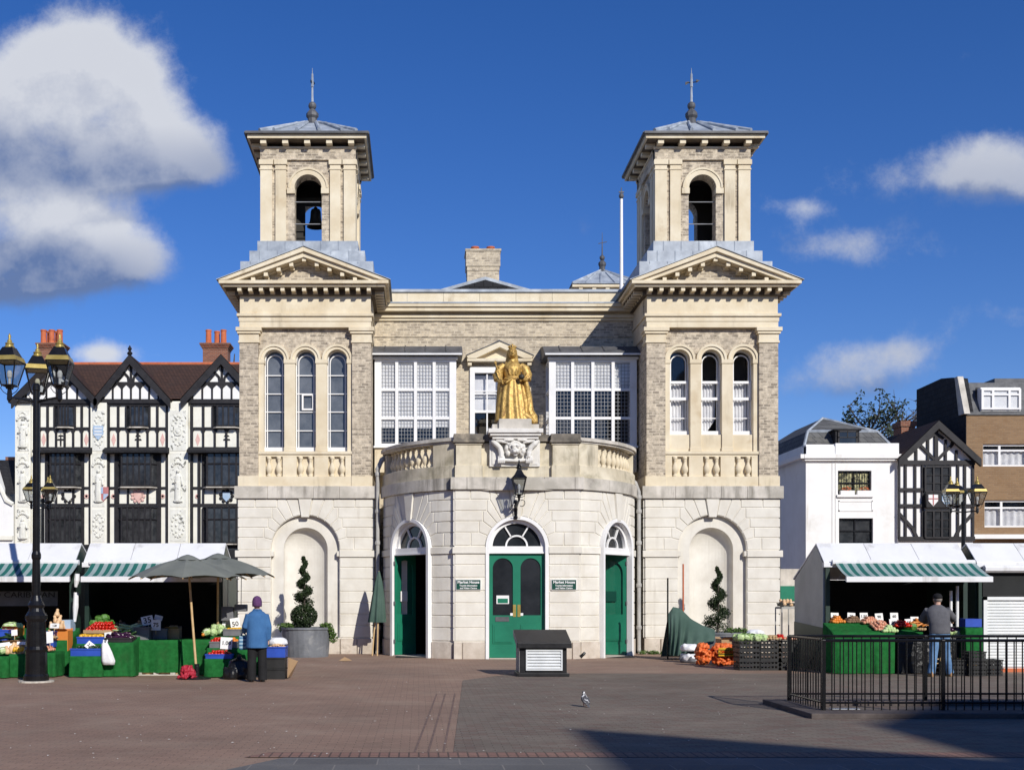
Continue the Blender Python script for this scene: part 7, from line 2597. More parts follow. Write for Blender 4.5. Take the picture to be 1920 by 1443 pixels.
crate(xm, 23.24, 0.70, x1 - x0 - 0.04, 0.36, 0.07, 'crate_black', 'black tray of aubergines', slots=False, cat='tray')
heap('aubergine', xm, 23.24, 0.79, x1 - x0 - 0.1, 0.30, 4, 5, 'glossy dark aubergine in the black tray', 'aubergines in the black tray', 2, along='x')
heap('cucumber', xm, 23.58, 0.83, x1 - x0 - 0.1, 0.22, 2, 5, 'long green cucumber behind the aubergines', 'cucumbers behind the aubergines', 2, along='x')
heap('leek', xm + 0.03, 23.85, 0.9, x1 - x0 - 0.1, 0.2, 2, 6, 'pale leek in the row behind the cucumbers', 'leeks behind the cucumbers', 3, along='x')
heap('beetroot', xm - 0.25, 24.15, 1.0, 0.36, 0.26, 5, 3, 'muddy dark beetroot beside the tomato heap', 'beetroots beside the tomato heap', 3)
heap('potato', xm + 0.15, 24.15, 1.0, 0.25, 0.2, 4, 3, 'pale potato in the small heap under white cards', 'potatoes under the white cards', 3)
for k, (px, py, w, h, bd, lab) in enumerate(((192, 1188, .15, .16, '', 'blank white card above the beetroots'), (208, 1188, .14, .19, '', 'tall blank white card above the leeks'), (242, 1188, .14, .15, '29', 'white card reading 29 beside the potatoes'),
                                            (219, 1205, .16, .12, '75', 'white card laid over the aubergines'), (205, 1195, .15, .12, '50', 'white card leaning on the cucumbers'))):
    yy = 24.2 if py < 1190 else 23.4
    price_card(PX(px, yy), yy - 0.1, PZ(py, yy), w, h, bd, lab, -14, random.uniform(-.2, .2), random.uniform(-8, 8))
x0, x1 = at(249, 339, 23.6)
cloth_table(x0, x1, 23.55, 24.6, 0.73, 'wide green cloth table in the middle of the stall', hem=0.06)
xm = (x0 + x1) / 2
pt_ = thing('pallet', 'weathered wooden pallet under the wide green cloth table', 'pallet', (xm, 24.0, 0))
c = MB()
for k in range(3): c.box(x0 + 0.02, x1 - 0.02, 23.50 + 0.4 * k, 23.60 + 0.4 * k, 0.0, 0.02)
c.build('bottom_plank', 'stone_grey', pt_)
for k in range(3):
    c = MB().box(x0 + 0.1 + k * (x1 - x0 - 0.3) / 2, x0 + 0.2 + k * (x1 - x0 - 0.3) / 2, 23.52, 24.3, 0.02, 0.06)
    c.build('bearer', 'stone_grey', pt_)
crate(PX(268, 23.8), 23.85, 0.73, 0.32, 0.4, 0.24, 'crate_grey', 'grey crate standing under the 35 price card', slots=False)
price_card(PX(277, 23.9), 23.95, 1.03, 0.24, 0.19, '35', 'large tilted white card reading 35 over the grey crate', -8, 0.2, -12, 0.17)
price_card(PX(295, 24.1), 24.15, 1.13, 0.17, 0.10, '', 'small pennant shaped white card beside the 35 card', -8, 0, 14)
crate(PX(301, 24.0), 24.1, 0.73, 0.3, 0.38, 0.2, 'crate_grey', 'grey crate in the shade with a 75 card', slots=False)
price_card(PX(291, 23.8), 23.86, 0.92, 0.2, 0.22, '75', 'dim card reading 75 on the shaded grey crate', -5, 0, 0, 0.12)
box_carton(PX(325, 24.2), 24.2, 0.73, 0.3, 0.3, 0.22, 'cardboard', 'shaded cardboard box near the umbrella pole')
heap('potato', PX(325, 24.2), 24.2, 0.93, 0.24, 0.24, 5, 4, 'potato in the shaded cardboard box', 'potatoes in the shaded box', 2)
x0, x1 = at(340, 402, 23.5)
cloth_table(x0, x1, 23.45, 24.5, 0.74, 'green cloth table behind the wooden umbrella pole', slack=0.035)
x0, x1 = at(384, 440, 22.9)
cloth_table(x0, x1, 22.85, 23.15, 0.38, 'low green cloth step with the blue tray of tomatoes beside the black bag')
cloth_table(x0 - 0.01, x1 + 0.3, 23.16, 23.60, 0.58, 'green cloth shelf with the orange tomatoes in front of the shopper')
cloth_table(x0 - 0.02, PX(497, 23.6), 23.61, 24.5, 0.80, 'long green cloth table in front of the woman in blue')
xm = (x0 + x1) / 2
crate(xm - 0.02, 23.0, 0.38, 0.52, 0.26, 0.07, 'crate_blue', 'shallow blue tray of small tomatoes near the ground', slots=False, cat='tray')
heap('tomato', xm - 0.02, 22.99, 0.47, 0.46, 0.2, 7, 3, 'small red tomato in the shallow blue tray', 'tomatoes in the shallow blue tray', 2)
crate(xm + 0.02, 23.38, 0.58, 0.56, 0.36, 0.11, 'crate_grey', 'grey tray of orange-red tomatoes above the blue tray', slots=False, cat='tray')
heap('orange', xm + 0.16, 23.36, 0.71, 0.26, 0.28, 3, 3, 'orange in the grey tray next to tomatoes', 'oranges in the grey tray', 2)
heap('tomato', xm - 0.1, 23.36, 0.71, 0.28, 0.28, 5, 4, 'tomato in the grey tray next to oranges', 'tomatoes in the grey tray', 2)
price_card(PX(423, 23.1), 23.14, 0.56, 0.24, 0.24, '1.00', 'white card reading 1.00 between the two tomato trays', -6, 0, 3, 0.11)
heap('cauliflower', PX(408, 23.9), 23.95, 0.86, 0.56, 0.4, 4, 2, 'leafy white cauliflower on the long table', 'cauliflowers on the long table', 2, up=0.09)
heap('lettuce', PX(436, 24.2), 24.2, 0.90, 0.3, 0.3, 3, 2, 'loose green lettuce behind the cauliflowers', 'lettuces behind the cauliflowers', 1)
heap('orange', PX(380, 23.8), 23.8, 0.82, 0.06, 0.06, 1, 1, 'single orange lying beside the cauliflowers', 'single orange')
price_card(PX(443, 23.9), 23.9, 0.92, 0.2, 0.26, '50', 'tall tilted card reading 50 beside the woman in blue', -6, 0.1, -9, 0.14)
price_card(PX(419, 24.2), 24.2, 0.97, 0.07, 0.26, '', 'narrow white card standing behind the cauliflowers', -6, 0, 5)
crate(PX(434, 23.6), 23.78, 0.81, 0.36, 0.28, 0.12, 'crate_grey', 'grey tray of lemons by the shopper', slots=False, cat='tray')
heap('yellow_pepper', PX(436, 23.6), 23.78, 0.92, 0.28, 0.2, 5, 3, 'yellow pepper in the tray by the shopper', 'yellow peppers by the shopper', 1)
# scales and boxes hanging at the stall corner
for px, py, w, h, lab in ((427, 1150, 0.26, 0.30, 'larger grey scale box hanging at the stall corner'), (452, 1139, 0.26, 0.15, 'smaller grey box hanging at the stall corner beside the scale')):
    t = thing('hanging_box', lab, 'box', (PX(px, 24.2), 24.2, PZ(py, 24.2)))
    c = MB().box(-w / 2, w / 2, -0.1, 0.1, -h / 2, h / 2)
    c.build('box_case', 'crate_grey', t, local=True, bevel=0.02)
    c = MB().tube([(0, 0, h / 2), (0, 0.05, 2.3 - PZ(py, 24.2))], 0.008, 5)
    c.build('hanger', 'lead_came', t, local=True)
# white carrier bag hanging from the table edge
random.seed(31)
t = thing('carrier_bag', 'white plastic carrier bag hanging on the table front by the avocados', 'carrier bag', (PX(200, 22.85), 22.85, 0.62))
c = MB()
c.loft([(0.04, 0, -0.36, 0.115, 0.05, 0.08, 5), (0.03, 0, -0.28, 0.135, 0.07, 0.06, 5), (0.0, 0, -0.12, 0.105, 0.06, 0.1, 5), (-0.03, 0, 0.02, 0.07, 0.035, 0.15, 5), (-0.04, 0, 0.08, 0.05, 0.02, 0.2, 3)], 28)
c.build('bag', 'sack', t, local=True, smooth=True)
c = MB()
c.tube([(-0.06, 0, 0.06), (-0.075, 0.05, 0.13), (-0.05, 0.1, 0.11)], [0.022, 0.014, 0.01], 6).tube([(-0.01, 0, 0.06), (0.0, 0.05, 0.13), (-0.02, 0.1, 0.11)], [0.022, 0.014, 0.01], 6)
c.build('handle', 'sack', t, local=True)

# ---- umbrellas
def umbrella(x, y, zap, r, label, foot, rot=0.2, drop=0.42, squash=1.0):
    t = thing('market_umbrella', label, 'umbrella', (foot[0], foot[1], 0), 'big grey umbrellas')
    c = MB()
    n, m = 8, 10
    prof = lambda q: zap - drop * (0.35 * q + 0.65 * q * q)

    def pt(i, j, off=0.0):
        q = j / m
        a = rot + 2 * math.pi * (i) / (n * 4)
        k = (i % 4)
        sag = {0: 0, 1: 0.75, 2: 1.0, 3: 0.75}[k]
        rr = r * q * (1 - 0.10 * sag * q)
        return (x + rr * math.cos(a) * squash, y + rr * math.sin(a), prof(q) - off + 0.05 * sag * q * q - 0.04 * sag * math.sin(q * math.pi))
    vs = [[pt(i, j) for i in range(n * 4)] for j in range(1, m + 1)]
    flat_ = [p for row in vs for p in row]
    fs = [(j * 32 + i, j * 32 + (i + 1) % 32, (j + 1) * 32 + (i + 1) % 32, (j + 1) * 32 + i) for j in range(m - 1) for i in range(32)]
    c.add(flat_, fs)
    can = c.build('canopy', 'umb_grey', t)
    c = MB()
    c.lathe([(r * 0.24, -0.055), (r * 0.1, 0.03), (0.02, 0.06)], x, y, zap - 0.0, 16)
    c.build('vent_cap', 'umb_grey', can)
    for i in range(n):
        c = MB().tube([(x, y, zap - 0.06), pt(i * 4, 5, 0.03), pt(i * 4, 10, 0.02)], 0.012, 5)
        c.build('rib', 'wood', can)
    c = MB()
    c.tube([(x, y, zap + 0.05), ((x + foot[0]) / 2, (y + foot[1]) / 2, zap / 2), (foot[0], foot[1], 0.05)], [0.022, 0.024, 0.026], 9)
    c.build('pole', 'wood', t)
    c = MB()
    c.lathe([(0.28, 0), (0.28, 0.03), (0.1, 0.06), (0.05, 0.07), (0.05, 0.3)], foot[0], foot[1], 0.0, 16)
    c.build('base', 'binbag', t)
    return t


yU = 22.75
umbrella(PX(352, yU), yU, 2.40, 1.16, 'grey market umbrella on a wooden pole standing by the red net bag', (PX(369, 22.5), 22.5), 0.12)
umbrella(PX(409, 23.6), 23.6, 2.46, 1.18, 'grey market umbrella tucked behind, reaching towards the hall wall', (PX(404, 24.35), 24.6), 0.3)
# red net of onions at the umbrella foot
random.seed(5)
M['net_red'] = pm('red onion net', (0.30, 0.012, 0.03), (0.45, 0.03, 0.05), 30.0, 0.5, 0.3)
c = MB()
for k in range(170):
    a, q, z_ = random.uniform(0, 6.28), random.random() ** 0.5, random.random()
    c.ball((0.19 * q * math.cos(a) * (1 - 0.5 * z_), 0.14 * q * math.sin(a) * (1 - 0.4 * z_), 0.035 + 0.23 * z_), 0.03, 7, 5)
o = c.build('onion_net', 'net_red', None, local=True, remesh=0.012)
o.location = (PX(351, 22.35), 22.35, 0.0)
tag(o, 'red net bag of onions lying at the umbrella foot', 'net bag')
sackbag('rubbish_bag', 'bulging black rubbish bag beside the woman in blue', 'rubbish bag', PX(447, 22.4), 22.5, 0, 0.5, 0.42, 0.42, 'binbag', 0.08, 4, True)
sackbag('rubbish_bag', 'flatter black bag spread at the feet of the woman', 'rubbish bag', PX(432, 22.2), 22.45, 0, 0.36, 0.4, 0.26, 'binbag', 0.1, 9, True)

# ---- crates beside the shopper
xq = PX(519, 22.6)
for k in range(2):
    crate(xq, 22.6, 0.215 * k, 0.36, 0.42, 0.19, 'crate_black', 'black crate %s in the stack behind the shopper' % ('at the bottom' if k == 0 else 'second from the ground'), slots=False)
crate(xq, 22.6, 0.43, 0.38, 0.44, 0.19, 'crate_blue', 'blue crate of ginger on top of black crates', slots=False)
heap('ginger_root', xq, 22.58, 0.61, 0.30, 0.36, 4, 5, 'knobbly ginger root in the blue crate', 'ginger roots in the blue crate', 2)
sackbag('plastic_sack', 'white plastic sack lying on the ginger crate', 'sack', xq + 0.0, 22.75, 0.66, 0.40, 0.28, 0.15, 'sack', 0.06, 2)
c = MB()
c.add([(xq + 0.22, 22.5, 0.02), (xq + 0.25, 22.9, 0.02), (xq + 0.40, 22.75, 0.34), (xq + 0.24, 22.5, 0.42), (xq + 0.225, 22.505, 0.02), (xq + 0.255, 22.905, 0.02), (xq + 0.405, 22.755, 0.34), (xq + 0.245, 22.505, 0.42)], [(0, 1, 2, 3), (4, 5, 6, 7), (0, 1, 5, 4), (1, 2, 6, 5), (2, 3, 7, 6), (3, 0, 4, 7)])
tag(c.build('cardboard_sheet', 'cardboard'), 'torn cardboard sheet leaning on the ginger crate', 'cardboard')

# ---- stall behind the lamp post
x0, x1 = at(-30, 14, 22.6)
cloth_table(x0, x1, 22.6, 23.3, 0.44, 'low green cloth step at the outer end of the lamp post stall')
x0, x1 = at(15, 44, 22.7)
cloth_table(x0, x1, 22.75, 23.5, 0.48, 'green cloth step with squashes just left of the lamp post')
x0, x1 = at(82, 104, 23.0)
cloth_table(x0, x1, 22.95, 23.6, 0.50, 'narrow green cloth step showing past the lamp post foot')
x0, x1 = at(-30, 128, 23.7)
cloth_table(x0, x1, 23.62, 24.5, 0.72, 'long green cloth table of the lamp post stall', z_back=0.95)
heap('squash', PX(28, 23.0), 23.0, 0.54, 0.30, 0.3, 4, 3, 'tan squash on the step left of the lamp post', 'squashes left of the lamp post', 2, up=0.07)
heap('yellow_pepper', PX(35, 22.9), 22.85, 0.56, 0.18, 0.16, 3, 2, 'yellow pepper beside the squashes', 'yellow peppers beside the squashes', 1)
heap('cauliflower', PX(2, 23.0), 22.95, 0.52, 0.3, 0.3, 2, 2, 'cauliflower on the low outer step', 'cauliflowers on the low outer step', 1)
for px, py, Y, w, h, mt_, lab in ((25, 1184, 23.9, 0.34, 0.17, 'orange_box', 'orange topped carton of white mushrooms'), (5, 1190, 23.6, 0.36, 0.2, 'crate_blue', 'blue crate at the outer end of the lamp post stall'), (96, 1198, 23.6, 0.22, 0.3, 'crate_blue', 'blue crate stood beside the orange carton'),
                                  (121, 1200, 23.8, 0.24, 0.42, 'orange_box', 'tall orange printed carton at the stall corner'), (128, 1172, 24.2, 0.2, 0.24, 'shield_blue', 'pale blue box behind the orange carton'), (30, 1210, 23.2, 0.42, 0.16, 'cardboard', 'shallow cardboard tray behind the squashes')):
    if 'crate' in mt_:
        crate(PX(px, Y), Y, PZ(py, Y) - h / 2, w, 0.36, h, mt_, lab, slots=False)
    else:
        box_carton(PX(px, Y), Y, PZ(py, Y) - h / 2, w, 0.34, h, mt_, lab, open_=(mt_ != 'shield_blue'))
heap('cauliflower', PX(24, 23.9), 23.9, PZ(1176, 23.9), 0.3, 0.28, 3, 2, 'white topped cauliflower in the orange carton', 'cauliflowers in the orange carton', 1)
heap('squash', PX(110, 24.1), 24.0, PZ(1172, 24.1), 0.3, 0.2, 3, 2, 'butternut squash in the upright pyramid', 'squashes in the upright pyramid', 3, up=0.13)
heap('potato', PX(93, 23.4), 23.4, 0.78, 0.26, 0.3, 5, 5, 'pale potato heaped beside the lamp post', 'potatoes beside the lamp post', 4)
heap('apple', PX(92, 23.1), 23.1, 0.55, 0.2, 0.25, 4, 4, 'pink apple in the heap past the lamp post foot', 'apples past the lamp post foot', 2)
heap('cucumber', PX(20, 23.5), 23.45, 0.78, 0.4, 0.2, 2, 4, 'cucumber lying in front of the orange carton', 'cucumbers in front of the orange carton', 2, along='x')
for k, (px, py, w, h, bd, lab) in enumerate(((8, 1215, .2, .12, '', 'low white card at the edge of the photo'), (26, 1215, .2, .1, '80', 'white card over the squashes'), (38, 1208, .16, .06, '', 'small card beside the cucumbers'), (14, 1192, .12, .12, '', 'round-cornered white card by the blue crate'),
                                             (92, 1205, .14, .24, '', 'tall white card on the potato heap'), (90, 1178, .2, .1, '1.20', 'white card above the potato heap'))):
    price_card(PX(px, 22.9), 22.95 if py > 1200 else 23.3, PZ(py, 22.9), w, h, bd, lab, -14, random.uniform(-.3, .3), random.uniform(-8, 8))

# ---- stall with the man
YC_ = 23.9
x0, x1 = at(1562, 1678, YC_)
random.seed(77)
cloth_table(x0, x1, 23.9, 24.5, 0.86, 'tall green cloth counter piled with fruit behind the railing', z_back=1.06, slack=0.03)
heap('orange', PX(1570, 24.55), 24.6, 1.08, 0.26, 0.28, 6, 5, 'orange in the first heap on the tall counter', 'oranges on the tall counter', 3)
heap('beetroot', PX(1600, 24.55), 24.6, 1.08, 0.32, 0.28, 7, 5, 'dark beetroot between oranges and apples', 'beetroots on the tall counter', 3)
heap('apple', PX(1630, 24.5), 24.5, 1.07, 0.36, 0.3, 7, 5, 'pink apple in the upper heap on the tall counter', 'apples in the upper heap', 3)
heap('apple', PX(1652, 24.15), 24.15, 0.98, 0.36, 0.32, 7, 5, 'pink apple spilling down the slope of the counter', 'apples spilling down the counter', 3, slope=0.35)
heap('green_apple', PX(1668, 23.97), 24.0, 0.90, 0.32, 0.22, 6, 4, 'pale green apple at the counter corner', 'green apples at the counter corner', 3)
x2, x3 = at(1682, 1745, 24.0)
tb = cloth_table(x2, x3, 24.0, 24.8, 0.72, 'black draped table between the tall counter and the man', z_back=0.95, mat='binbag')
cloth_table(x2 + 0.02, x3 - 0.12, 24.1, 24.75, 0.88, 'strip of green cloth on the black draped table', z_back=1.02, hem=0.76)
heap('tomato', PX(1692, 24.3), 24.35, 1.0, 0.36, 0.28, 7, 4, 'tomato beside the green apples', 'tomatoes beside the green apples', 3)
heap('red_onion', PX(1680, 24.6), 24.65, 1.05, 0.2, 0.2, 4, 3, 'red onion behind the tomatoes', 'red onions behind the tomatoes', 2)
heap('carrot', PX(1722, 24.4), 24.4, 1.02, 0.34, 0.26, 3, 8, 'carrot in the bunch beside the man', 'carrots beside the man', 3, along='x')
heap('cabbage', PX(1704, 24.4), 24.35, 0.96, 0.2, 0.18, 2, 1, 'green cabbage beside the carrots', 'cabbages beside the carrots', 1)
heap('potato', PX(1727, 24.1), 24.1, 0.93, 0.14, 0.14, 3, 2, 'large pale potato at the table edge', 'potatoes at the table edge', 1)
for k, (px, py, bd) in enumerate(((1568, 1157, '80'), (1599, 1157, '70'), (1623, 1157, '1.50'), (1652, 1158, '90'), (1680, 1157, '60'), (1668, 1168, '85'), (1697, 1168, '50'), (1707, 1164, '75'), (1722, 1168, '95'))):
    nm = ['oranges', 'beetroots', 'upper pink apples', 'gap after the pink apples', 'red onions', 'spilling apples', 'cabbages', 'tomatoes', 'carrots'][k]
    price_card(PX(px, 24.62), 24.7 if py < 1160 else 24.4, PZ(py + 5, 24.62), 0.17, 0.16, bd, 'white price card above the %s on the fruit counter' % nm, -10, 0, random.uniform(-4, 4), 0.08)
x4, x5 = at(1776, 1812, 24.0)
cloth_table(x4, x5, 24.0, 24.7, 0.78, 'dark draped counter right of the man', mat='binbag')
heap('aubergine', PX(1785, 24.2), 24.2, 0.88, 0.4, 0.3, 3, 4, 'aubergine on the counter right of the man', 'aubergines right of the man', 2)
heap('cauliflower', PX(1784, 24.0), 24.1, 0.84, 0.36, 0.16, 3, 1, 'cauliflower at the front of the counter right of the man', 'cauliflowers right of the man', 1)
x6, x7 = at(1806, 1838, 23.9)
cloth_table(x6, x7, 23.8, 24.4, 0.98, 'tall narrow green cloth stand under the blue carton', slack=0.03, hem=0.3)
box_carton(PX(1819, 24.0), 24.0, 0.99, 0.34, 0.3, 0.17, 'crate_blue', 'bright blue carton on the tall narrow stand', open_=False)
for k, (px, Y, n) in enumerate(((1790, 23.5, 2), (1825, 23.4, 3), (1856, 23.5, 2))):
    for j in range(n):
        crate(PX(px, Y), Y, 0.17 * j, 0.34, 0.36, 0.145, 'crate_black', 'slatted black crate, %s in the stack %s' % (['lowest', 'second', 'third'][j], ['nearest the man', 'in the middle by the shutter', 'farthest from the man'][k]), rz=0.05 * (k - 1))
for k, px in enumerate((1758, 1800)):
    c = MB()
    for s in (-1, 1):
        c.box(s * 0.05 - 0.012, s * 0.05 + 0.012, -0.02, 0.0, 0, 0.36)
    for j in range(4): c.box(-0.06, 0.06, -0.018, -0.002, 0.05 + 0.09 * j, 0.07 + 0.09 * j)
    o = c.build('slatted_box_end', 'wood', None, local=True)
    o.location = (PX(px, 23.7), 23.7, 0)
    tag(o, 'pale wooden box end %s' % ('standing between the legs of the man' if k == 0 else 'standing beside the black crates'), 'box')
for k, (px, zt) in enumerate(((1783, 1.75), (1795, 1.85))):
    c = MB().tube([(PX(px, 24.5), 24.5, 0.8), (PX(px, 24.5), 24.5, zt)], 0.03, 8).box(PX(px, 24.5) - 0.04, PX(px, 24.5) + 0.04, 24.47, 24.53, 0.78, 0.81)
    o = c.build('paper_roll', 'card', None)
    tag(o, 'white paper roll hanging inside the stall, %s' % ('the shorter' if k == 0 else 'the longer'), 'paper roll')

# ------------------------------------------------------------------ between the hall and the stall
tp = thing('green_tarpaulin', 'dark green tarpaulin draped over two poles against the hall wall', 'tarpaulin', (PX(1285, 29.6), 29.6, 0))
yt = 29.3
ridge = [P(1253, 1150, yt + 0.3), P(1262, 1137, yt + 0.3), P(1276, 1140, yt + 0.3), P(1296, 1160, yt + 0.25), P(1318, 1172, yt + 0.2), P(1340, 1180, yt + 0.2)]
foot = [P(1252, 1226, yt - 0.1), P(1258, 1228, yt - 0.15), P(1268, 1229, yt - 0.2), P(1284, 1224, yt - 0.25), P(1310, 1216, yt - 0.3), P(1338, 1206, yt - 0.2)]


def lerp_line(L, a):
    q = a * (len(L) - 1)
    i = min(int(q), len(L) - 2)
    return Vector(L[i]).lerp(Vector(L[i + 1]), q - i)


c = MB()
def tfn(a, b_):
    p, q = lerp_line(ridge, a), lerp_line(foot, a)
    r = p.lerp(q, b_)
    r.y += 0.08 * b_ * math.sin(a * 40) * (1.0 if a < 0.62 else 0.45) - 0.10 * math.sin(b_ * math.pi)
    return tuple(r)
c.grid(tfn, 64, 16)
c.grid(lambda a, b_: tuple(lerp_line(ridge, a).lerp(Vector((lerp_line(foot, a).x, yt + 0.75, 0.05)), b_)), 24, 4)
c.build('cloth', 'umb_green', tp, smooth=True)
for px, zt, mt_ in ((1252, PZ(1083, yt + 0.5), 'black_iron'), (1281, PZ(1057, yt + 0.5), 'terracotta')):
    c = MB().tube([(PX(px, yt + 0.4), yt + 0.4, 0), (PX(px, yt + 0.4), yt + 0.4, zt)], 0.022, 7)
    c.build('pole', mt_, tp)

fu = thing('folded_umbrella', 'closed green market umbrella leaning against the drainpipe', 'umbrella', (PX(708, 31.6), 31.6, 0))
xx, yy = PX(709, 31.6), 31.6
c = MB()
c.loft([(xx + 0.02, yy + 0.1, PZ(1070, yy), 0.02, 0.02), (xx + 0.01, yy + 0.08, PZ(1090, yy), 0.10, 0.09, 0.1, 7), (xx - 0.0, yy + 0.03, PZ(1120, yy), 0.16, 0.13, 0.15, 7), (xx - 0.02, yy, PZ(1150, yy), 0.20, 0.15, 0.2, 7), (xx - 0.03, yy - 0.02, PZ(1166, yy), 0.21, 0.15, 0.28, 7)], 42, caps=False)
c.build('canopy', 'umb_green', fu, smooth=True)
c = MB().tube([(xx + 0.02, yy + 0.1, PZ(1070, yy)), (xx - 0.02, yy - 0.15, 0)], 0.022, 7)
c.build('pole', 'wood', fu)
tag(MB().tube([(xx - 0.16, yy - 0.1, 0), (xx - 0.08, yy + 0.1, 1.1)], 0.02, 7).build('spare_pole', 'wood'), 'short pole leaning beside the closed green umbrella', 'pole')

# planters with spiral box trees
def topiary(x, y, z0, h, label, seed, pot=None, turns=3.4, r0=0.34, slim=False):
    random.seed(seed)
    t = thing('spiral_topiary', label, 'topiary', (x, y, 0))
    c = MB()
    c.tube([(x, y, z0 - 0.3), (x + 0.02, y, z0 + h * 0.5), (x, y, z0 + h)], [0.03, 0.022, 0.01], 7)
    c.build('trunk', 'bark', t)
    c = MB()
    n = 70
    if not slim:
        c.leaves((x, y, z0 + 0.26), 0.39, 2300, 0.032, sc=(0.95, 0.95, 0.85), shell=0.75)
        c.leaves((x, y, z0 + 0.26), 0.33, 500, 0.05, sc=(0.95, 0.95, 0.85), shell=0.5)
    zb_ = z0 + (0.62 if not slim else 0.05)
    for k in range(n):
        q = k / (n - 1)
        zz = zb_ + (z0 + h - zb_) * q
        a = 2 * math.pi * turns * q + 0.6
        R = r0 * (0.40 * (1 - q) ** 1.0 + 0.05)
        bl = r0 * (0.36 * (1 - q) ** 0.9) + 0.045
        c.leaves((x + R * math.cos(a), y + R * math.sin(a), zz), bl, 80, 0.024, sc=(1, 1, 0.75), shell=0.7)
        c.leaves((x + R * math.cos(a), y + R * math.sin(a), zz), bl * 1.22, 5, 0.03, shell=0.9)
        if k % 2 == 0: c.leaves((x + R * math.cos(a), y + R * math.sin(a), zz), bl * 0.7, 22, 0.045, sc=(1, 1, 0.7), shell=0.3)
    c.build('foliage', 'leaf_yew', t)
    return t


M['zinc'] = pm('weathered grey planter', (0.12, 0.128, 0.14), (0.19, 0.20, 0.215), 2.5, 0.65, 0.2, c3=(0.30, 0.30, 0.29), s3=2.0, lo3=0.55)
def planter(x, y, r, h, label, seed):
    random.seed(seed)
    t = thing('planter', label, 'planter', (x, y, 0))
    c = MB()
    c.lathe([(r * 0.92, 0), (r * 0.97, h * 0.5), (r * 1.0, h * 0.92), (r * 1.04, h * 0.93), (r * 1.04, h), (r * 0.95, h), (r * 0.93, h * 0.85), (0.01, h * 0.85)], x, y, 0, 28)
    c.build('pot', 'zinc', t, smooth=False)
    c = MB()
    for k in range(9):
        a = random.uniform(0, 6.28)
        c.leaves((x + r * 0.85 * math.cos(a), y + r * 0.85 * math.sin(a), h + 0.03), 0.14, 90, 0.035, sc=(1, 1, 0.7), shell=0.2)
    for k in range(4):
        c.leaves((x + r * (0.98 + 0.05 * k), y - 0.2 + 0.05 * k, h - 0.1 * k), 0.13, 120, 0.035, sc=(1, 1, 1), shell=0.2)
    c.leaves((x - r * 1.02, y, h), 0.12, 110, 0.035, shell=0.2)
    c.build('underplanting', 'leaf_bright', t)
    return t


yp = 31.1
planter(PX(574, yp), yp, 0.66, 0.80, 'broad grey planter in front of the hall niche by the shopper', 41)
topiary(PX(570, yp), yp, 0.84, 1.86, 'spiral clipped evergreen in the broad grey planter', 42)
yp2 = 31.3
planter(PX(1349, yp2), yp2, 0.62, 0.66, 'grey planter hidden behind crates in front of the other niche', 43)
topiary(PX(1346, yp2), yp2, 0.70, 1.72, 'slimmer spiral evergreen behind the stacked black crates', 44, slim=True, turns=3.3, r0=0.50)

# sacks, orange onion nets, cartons and crates by the niche
ys = 28.2
for k, (px, py, w, h, lab) in enumerate(((1293, 1213, 0.44, 0.17, 'white sack lying on top of the pile by the tarpaulin'), (1294, 1232, 0.46, 0.18, 'crumpled white sack in the middle of the pile by the tarpaulin'), (1294, 1246, 0.50, 0.17, 'bluish sack at the bottom of the pile by the tarpaulin'))):
    sackbag('plastic_sack', lab, 'sack', PX(px, ys), ys, max(0, PZ(py, ys) - h / 2), w, 0.5, h, 'sack' if k < 2 else 'crate_grey', 0.07, 20 + k)
random.seed(61)
M['net_orange'] = pm('orange onion net', (0.60, 0.09, 0.015), (0.78, 0.20, 0.05), 26.0, 0.45, 0.3)
yn = 26.9
for k, (px, w, zc0, lab) in enumerate(((1318, 0.36, 0.0, 'orange net of onions lying at the near end of the pair'), (1356, 0.62, 0.0, 'larger orange net of onions with a yellow printed band'))):
    t = thing('onion_net', lab, 'net bag', (PX(px, yn), yn, 0))
    c = MB()
    for j in range(420 if k else 260):
        a, q, z_ = random.uniform(0, 6.28), random.random() ** 0.45, random.random()
        bulge = math.sin(math.pi * (0.18 + 0.72 * z_)) ** 0.5
        c.ball((w * 0.5 * q * math.cos(a) * bulge, 0.22 * q * math.sin(a) * bulge, 0.04 + 0.48 * z_), 0.036, 7, 5)
    c.build('net_of_onions_mesh', 'net_orange', t, local=True, remesh=0.014)
    if k:
        c = MB()
        c.grid(lambda a, b_: (-0.17 + 0.38 * a, -0.235 - 0.03 * math.sin(a * math.pi), 0.24 + 0.19 * b_), 10, 2)
        bd_ = c.build('band', 'yellow skin', t, local=True)
        for zz in (0.285, 0.385):
            c = MB().grid(lambda a, b_: (-0.17 + 0.38 * a, -0.239 - 0.03 * math.sin(a * math.pi), zz - 0.01 + 0.02 * b_), 10, 1)
            c.build('band_stripe', 'dark green skin', bd_, local=True)
        o = text('ONIONS', 0.085, (0, 0, 0), 'tomato red', None, bold=0.002)
        o.parent = bd_
        o.location = (0.02, -0.272, 0.335)
yk = 27.0
for k, (px, py, lab) in enumerate(((1366, 1203, 'open brown cardboard box above the orange nets'), (1362, 1216, 'printed cardboard box under the open one above the orange nets'))):
    box_carton(PX(px, yk + 0.5), yk + 0.5, PZ(py, yk + 0.5) - 0.08, 0.5, 0.4, 0.16, 'cardboard', lab, rz=0.1, open_=(k == 0))
tag(MB().box(PX(1340, 27.5), PX(1392, 27.5), 27.3, 27.75, 0, PZ(1222, 27.5)).box(PX(1340, 27.5) - 0.01, PX(1392, 27.5) + 0.01, 27.29, 27.31, 0.2, 0.24).build('low_bench', 'crate_black'), 'dark low bench holding the cardboard boxes', 'bench')
ykc = 25.3
